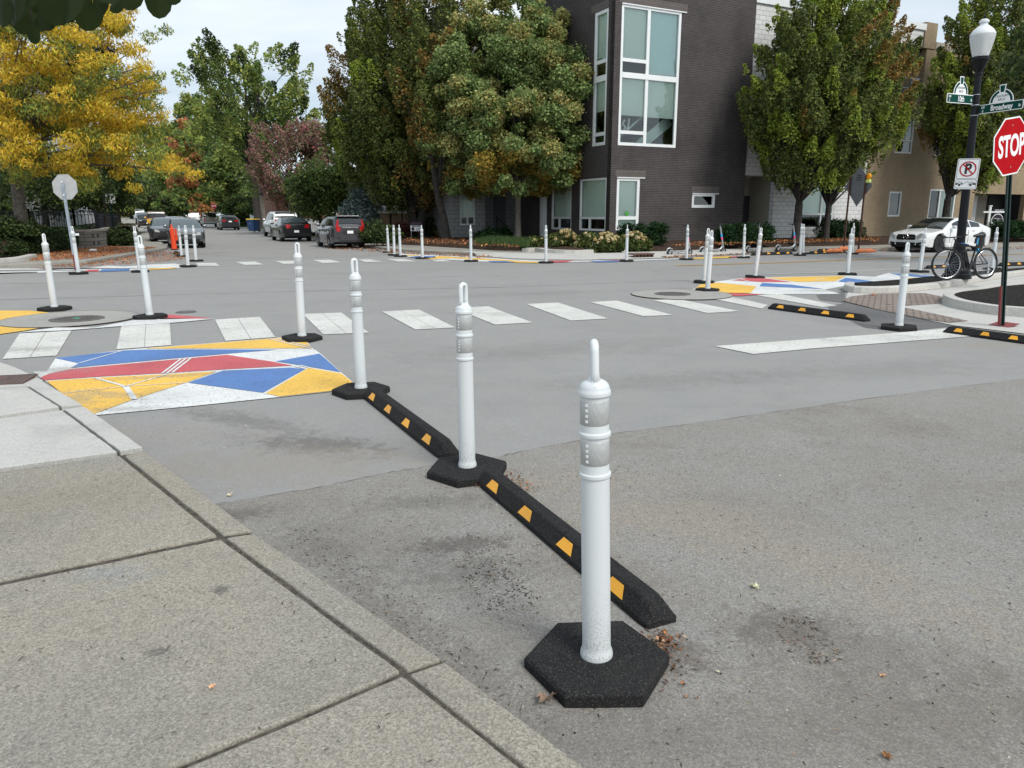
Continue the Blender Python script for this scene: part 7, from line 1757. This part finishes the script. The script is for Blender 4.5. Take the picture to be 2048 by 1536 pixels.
# shrubs
def shrub(name, px, py, wpx, hpx, label, pals, n, rc, per, lf, zb=.36, cat='shrub', group=None, depth=.7, up=.4, box=False, top_px=None):
    b = gp(px, py, zb); k = b.y / 1519; W_ = wpx * k; H_ = hpx * k
    t = thing(name, b, UH, label, cat, group); cl = []
    for _ in range(n):
        x, y = rng.uniform(-.5, .5), rng.uniform(-.5, .5); z = rng.random()
        if not box and (2 * x) ** 2 + (2 * y) ** 2 + (z * 1.02) ** 2 > 1.1: z *= .5
        cl.append((x * W_, y * W_ * depth if not box else y * depth, z * H_ * .86 + .05, rc * rng.uniform(.8, 1.2)))
    C, A, B, K = leaf_cloud(np.array(cl), per, lf, pals, .55, up, .8); C[:, 2] = np.abs(C[:, 2]) 
    leafmesh('foliage', C.astype(np.float32), A, B, K, M['leaf'], t)
    st = MB()
    for i in range(6): st.tube([(random.uniform(-.3, .3) * W_, random.uniform(-.1, .1), -.15), (random.uniform(-.4, .4) * W_, random.uniform(-.1, .1), H_ * .6)], [.02, .008], 5)
    st.build('stem', M['wood_dark'], t); return t, cl, W_, H_
bx_ = [G(30, 56, 28, 3), G(44, 72, 34, 2), G(22, 44, 24, 2)]
for px, py, w_, h, lab in [(1285, 489, 96, 40, 'dark clipped boxwood hedge under the tower corner window'), (1463, 487, 52, 38, 'dark boxwood left of the second scooter post'), (1512, 485, 60, 35, 'dark boxwood in front of the recessed door'), (1680, 477, 125, 36, 'long dark boxwood hedge behind the diamond sign posts')]:
    shrub('boxwood_hedge', px, py, w_, h, lab, [(bx_, 1)], 70, .24, 120, .07, .34, 'hedge', None, .8, box=True)
shrub('boxwood_hedge', 2030, 475, 110, 30, 'dark hedge before the tan house at the right edge', [(bx_, 1)], 60, .3, 110, .09, .36, 'hedge', None, .9, box=True)
fl_pal = [G(168, 152, 108, 3), G(184, 168, 130, 2), G(150, 132, 90, 2)]
hy = [G(72, 84, 40, 3), G(90, 98, 50, 2), G(58, 70, 34, 2)]
def hydrangea(px, py, w_, h, lab, nf):
    t, cl, W_, H_ = shrub('hydrangea_shrub', px, py, w_, h, lab, [(hy, 1)], 60, .2, 90, .11, .2, 'shrub', None, .6)
    C = []; A = []; B = []
    for _ in range(nf):
        a = rng.random() * 6.28; q = math.sqrt(rng.random()); z = H_ * (1.02 - .75 * q * q * rng.uniform(.5, 1.2)); c = np.array([q * W_ * .52 * math.cos(a), q * W_ * .34 * math.sin(a) - .1, max(.12, z)])
        n = 46; d = unit(n); C.append(c + d * np.array([.07, .07, .08]) * rng.uniform(.8, 1.2)); tt = unit(n); aa = np.cross(d, tt); aa /= np.linalg.norm(aa, axis=1, keepdims=True); bb = np.cross(d, aa); A.append(aa * .035); B.append(bb * .03)
    C = np.concatenate(C); leafmesh('flower_heads', C.astype(np.float32), np.concatenate(A), np.concatenate(B), jitter(np.repeat(pick(fl_pal, nf), 46, axis=0), .12), M['litter'], t)
hydrangea(1072, 497, 36, 20, 'smallest hydrangea with few pale heads, left end of the row', 9)
hydrangea(1128, 497, 62, 36, 'large hydrangea full of cream heads behind the left far post', 42)
hydrangea(1172, 495, 40, 28, 'hydrangea left of the small tilted yard sign', 20)
hydrangea(1207, 501, 60, 34, 'hydrangea behind the small tilted yard sign', 38)
hydrangea(1265, 499, 56, 34, 'hydrangea right of the tower corner by the boxwood hedge', 34)
hydrangea(1238, 499, 34, 24, 'low hydrangea between two larger ones at the tower corner', 14)
gs = [G(58, 74, 40, 3), G(78, 94, 50, 2), G(44, 60, 34, 2)]; rd = [G(84, 48, 44, 2), G(110, 60, 50, 1), G(60, 50, 36, 2)]
shrub('garden_shrub', 760, 484, 62, 42, 'green shrub right of the grey hatchback', [(gs, 1)], 60, .3, 90, .10, .3)
shrub('garden_shrub', 712, 480, 60, 50, 'bushy shrub behind the grey hatchback roof', [(gs, 2), (dk, 1)], 60, .35, 90, .10, .3)
shrub('garden_shrub', 805, 477, 45, 32, 'reddish shrub left of the yard sign', [(rd, 2), (gs, 1)], 50, .25, 80, .09, .33)
shrub('garden_shrub', 858, 474, 26, 40, 'narrow green shrub right of the dark hornbeam trunk', [(gs, 1)], 40, .25, 80, .09, .33)
shrub('rose_bush', 893, 474, 40, 30, 'thin rose bush against the brown brick house', [(gs, 2), (yM, 1)], 30, .2, 40, .08, .33)
shrub('garden_shrub', 975, 481, 40, 24, 'dark low shrub before the pale block recess', [(bx_, 1)], 40, .25, 90, .09, .33); shrub('garden_shrub', 1008, 479, 26, 24, 'small dark shrub beside the maple trunk', [(bx_, 1)], 30, .2, 80, .09, .33)
shrub('garden_shrub', 20, 470, 90, 30, 'mixed low shrub behind the left iron fence', [(dk, 1), (gs, 1)], 60, .35, 80, .11, .85)
shrub('garden_shrub', 235, 490, 60, 30, 'dark low shrub at the foot of the green sign post', [(dk, 2), (gs, 1)], 50, .3, 80, .10, .15)
shrub('garden_shrub', 240, 472, 50, 24, 'dark shrub strip along the left street pavement', [(dk, 2), (mar, 1)], 50, .4, 80, .12, .15)
shrub('broadleaf_plant', 22, 455, 46, 52, 'big leaved green plant by the blue pot', [(md, 1), (dk, 1)], 26, .35, 26, .5, .95, 'plant')
# lawn grass tufts near maple
b = []
P_g = inpoly([gp(945, 489, .33), gp(1058, 495, .33), gp(1058, 486, .35), gp(985, 482, .35)], 2600, .36)
n = len(P_g); C = np.array(P_g); A = np.stack([rng.normal(0, .25, n), rng.normal(0, .25, n), np.ones(n)], 1); A /= np.linalg.norm(A, axis=1, keepdims=True); B = np.cross(A, unit(n)); B /= np.linalg.norm(B, axis=1, keepdims=True)
tag(leafmesh('ornamental_grass', (C + A * .12).astype(np.float32), A * rng.uniform(.1, .24, (n, 1)), B * .012, jitter(pick([G(60, 84, 48, 2), G(80, 100, 56, 1)], n)), M['leaf']), 'tufted green grass under the maple', 'grass', None, 'stuff')
# ivy bank
P_i = []
src = [gp(x, y, .13) for x, y in [(-400, 535), (0, 519), (55, 512), (120, 503), (150, 499)]]
dv_ = Vector((-.35, .94, 0))
for _ in range(15000):
    i = random.randrange(4); p = src[i].lerp(src[i + 1], random.random()); d = random.random() * 6.5; z = .13 + (.85 - .13) * (min(1, d / 2.25) * .65 + max(0, min(1, (d - 2.25) / 2.25)) * .35)
    lump = .22 + .10 * math.sin(p.x * 2.1 + d) * math.sin(d * 1.7)
    P_i.append((p.x + dv_.x * d, p.y + dv_.y * d, z + lump * random.random()))
n = len(P_i); N = rng.normal(0, .45, (n, 3)); N[:, 2] += 1; N /= np.linalg.norm(N, axis=1, keepdims=True); A = np.cross(N, unit(n)); A /= np.linalg.norm(A, axis=1, keepdims=True); B = np.cross(N, A); s = rng.uniform(.04, .075, (n, 1))
tag(leafmesh('ivy', np.array(P_i, np.float32), A * s, B * s * .7, jitter(pick([G(50, 68, 38, 3), G(70, 88, 48, 2), G(38, 54, 32, 2), G(96, 96, 60, .5)], n)), M['leaf']), 'dark ivy ground cover on the left bank', 'ivy', None, 'stuff')

# overhanging branch of the tree we stand under: big heart shaped leaves, close to the lens
HEART = [(0, -.5), (.22, -.42), (.42, -.2), (.5, .08), (.42, .3), (.22, .42), (.06, .36), (0, .28), (-.06, .36), (-.22, .42), (-.42, .3), (-.5, .08), (-.42, -.2), (-.22, -.42)]
lm = NT('redbud_leaf'); lm.fin(lm.mix(lm.noise(9, 3), (.008, .014, .005), (.026, .036, .014)), .65, 0, .12)
tr2 = lm.n('ShaderNodeBsdfTranslucent'); tr2.inputs[0].default_value = (.05, .085, .015, 1); mx2 = lm.n('ShaderNodeMixShader'); mx2.inputs[0].default_value = .3; lm.l(lm.b.outputs[0], mx2.inputs[1]); lm.l(tr2.outputs[0], mx2.inputs[2]); lm.l(mx2.outputs[0], lm.out.inputs[0])
YB = 2.3; o_ = pd(60, -10, YB); br = thing('overhanging_branch', o_, 0, 'dark heart shaped leaves of a branch hanging over the top left corner', 'branch')
spec = [(30, 5, 60, .1), (75, -5, 62, -.3), (112, 16, 56, .2), (62, 30, 56, .5), (25, 22, 52, -.2), (95, 5, 58, 0), (140, 12, 56, -.1), (128, -15, 56, .3), (172, 30, 58, .25), (198, 6, 50, -.6), (232, 8, 36, .9), (258, -8, 44, .2), (315, 8, 46, .05), (342, -10, 32, .8), (66, 70, 30, -.9), (5, 24, 48, .1), (0, -5, 60, .4), (55, -15, 60, .1), (150, -20, 56, 0), (215, -22, 50, .4), (290, -26, 46, -.2), (45, 48, 38, .3), (92, 34, 46, -.4), (150, -2, 50, .5), (110, -12, 56, .6), (12, -12, 60, .2), (36, 36, 46, -.5), (84, 46, 34, .2), (20, 0, 60, -.4), (130, 22, 40, .7)]
lf_ = MB()
for px, py, w_, rot in spec:
    Yq = YB + random.uniform(-.25, .25); c = pd(px, py, Yq) - o_; s_ = w_ / 1519 * YB * 1.05; tilt = random.uniform(-.9, .9); tz_ = random.uniform(-.4, .4)
    Mx = Matrix.Rotation(tilt * .8, 3, 'Z') @ Matrix.Rotation(tz_, 3, 'X') @ Matrix.Rotation(rot, 3, 'Y')
    vs = [c + Mx @ Vector((x * s_, abs(x) * s_ * .22, y * s_)) for x, y in HEART]; mid = c + Mx @ Vector((0, 0, 0))
    lf_.add([mid] + vs, [[0, 1 + i, 1 + (i + 1) % 14] for i in range(14)])
lf_.build('leaves', lm.mat, br)
tw_ = MB(); pth = [pd(-420, -260, YB) - o_, pd(-200, -110, YB) - o_, pd(0, -40, YB) - o_, pd(160, -45, YB) - o_, pd(350, -40, YB) - o_]; tw_.tube(pth, [.02, .014, .009, .006, .003], 8)
for px, py, w_, rot in spec: c = pd(px, py - w_ * .35, YB) - o_; q = pd(px - 12, -42, YB) - o_; tw_.tube([q, (q + c) / 2 + Vector((0, 0, .01)), c], [.0018, .0014, .0012], 5)
tw_.build('twig', M['wood_dark'], br)

for i, (q, Y, top, w_) in enumerate([(180, 150, 385, 150), (262, 230, 398, 90), (348, 230, 372, 120), (430, 150, 350, 120), (225, 90, 340, 80)]):
    bgtree(q, top, 412 if i == 4 else 428, w_, Y, [(md, 2), (dk, 2), (lt_, .6)], ['dark distant tree behind the left corner houses', 'small tree closing the far end of the street', 'round distant tree above the red sided house', 'distant tree behind the orange maple', 'tree over the row of parked cars on the left kerb'][i], 60, nl=6)
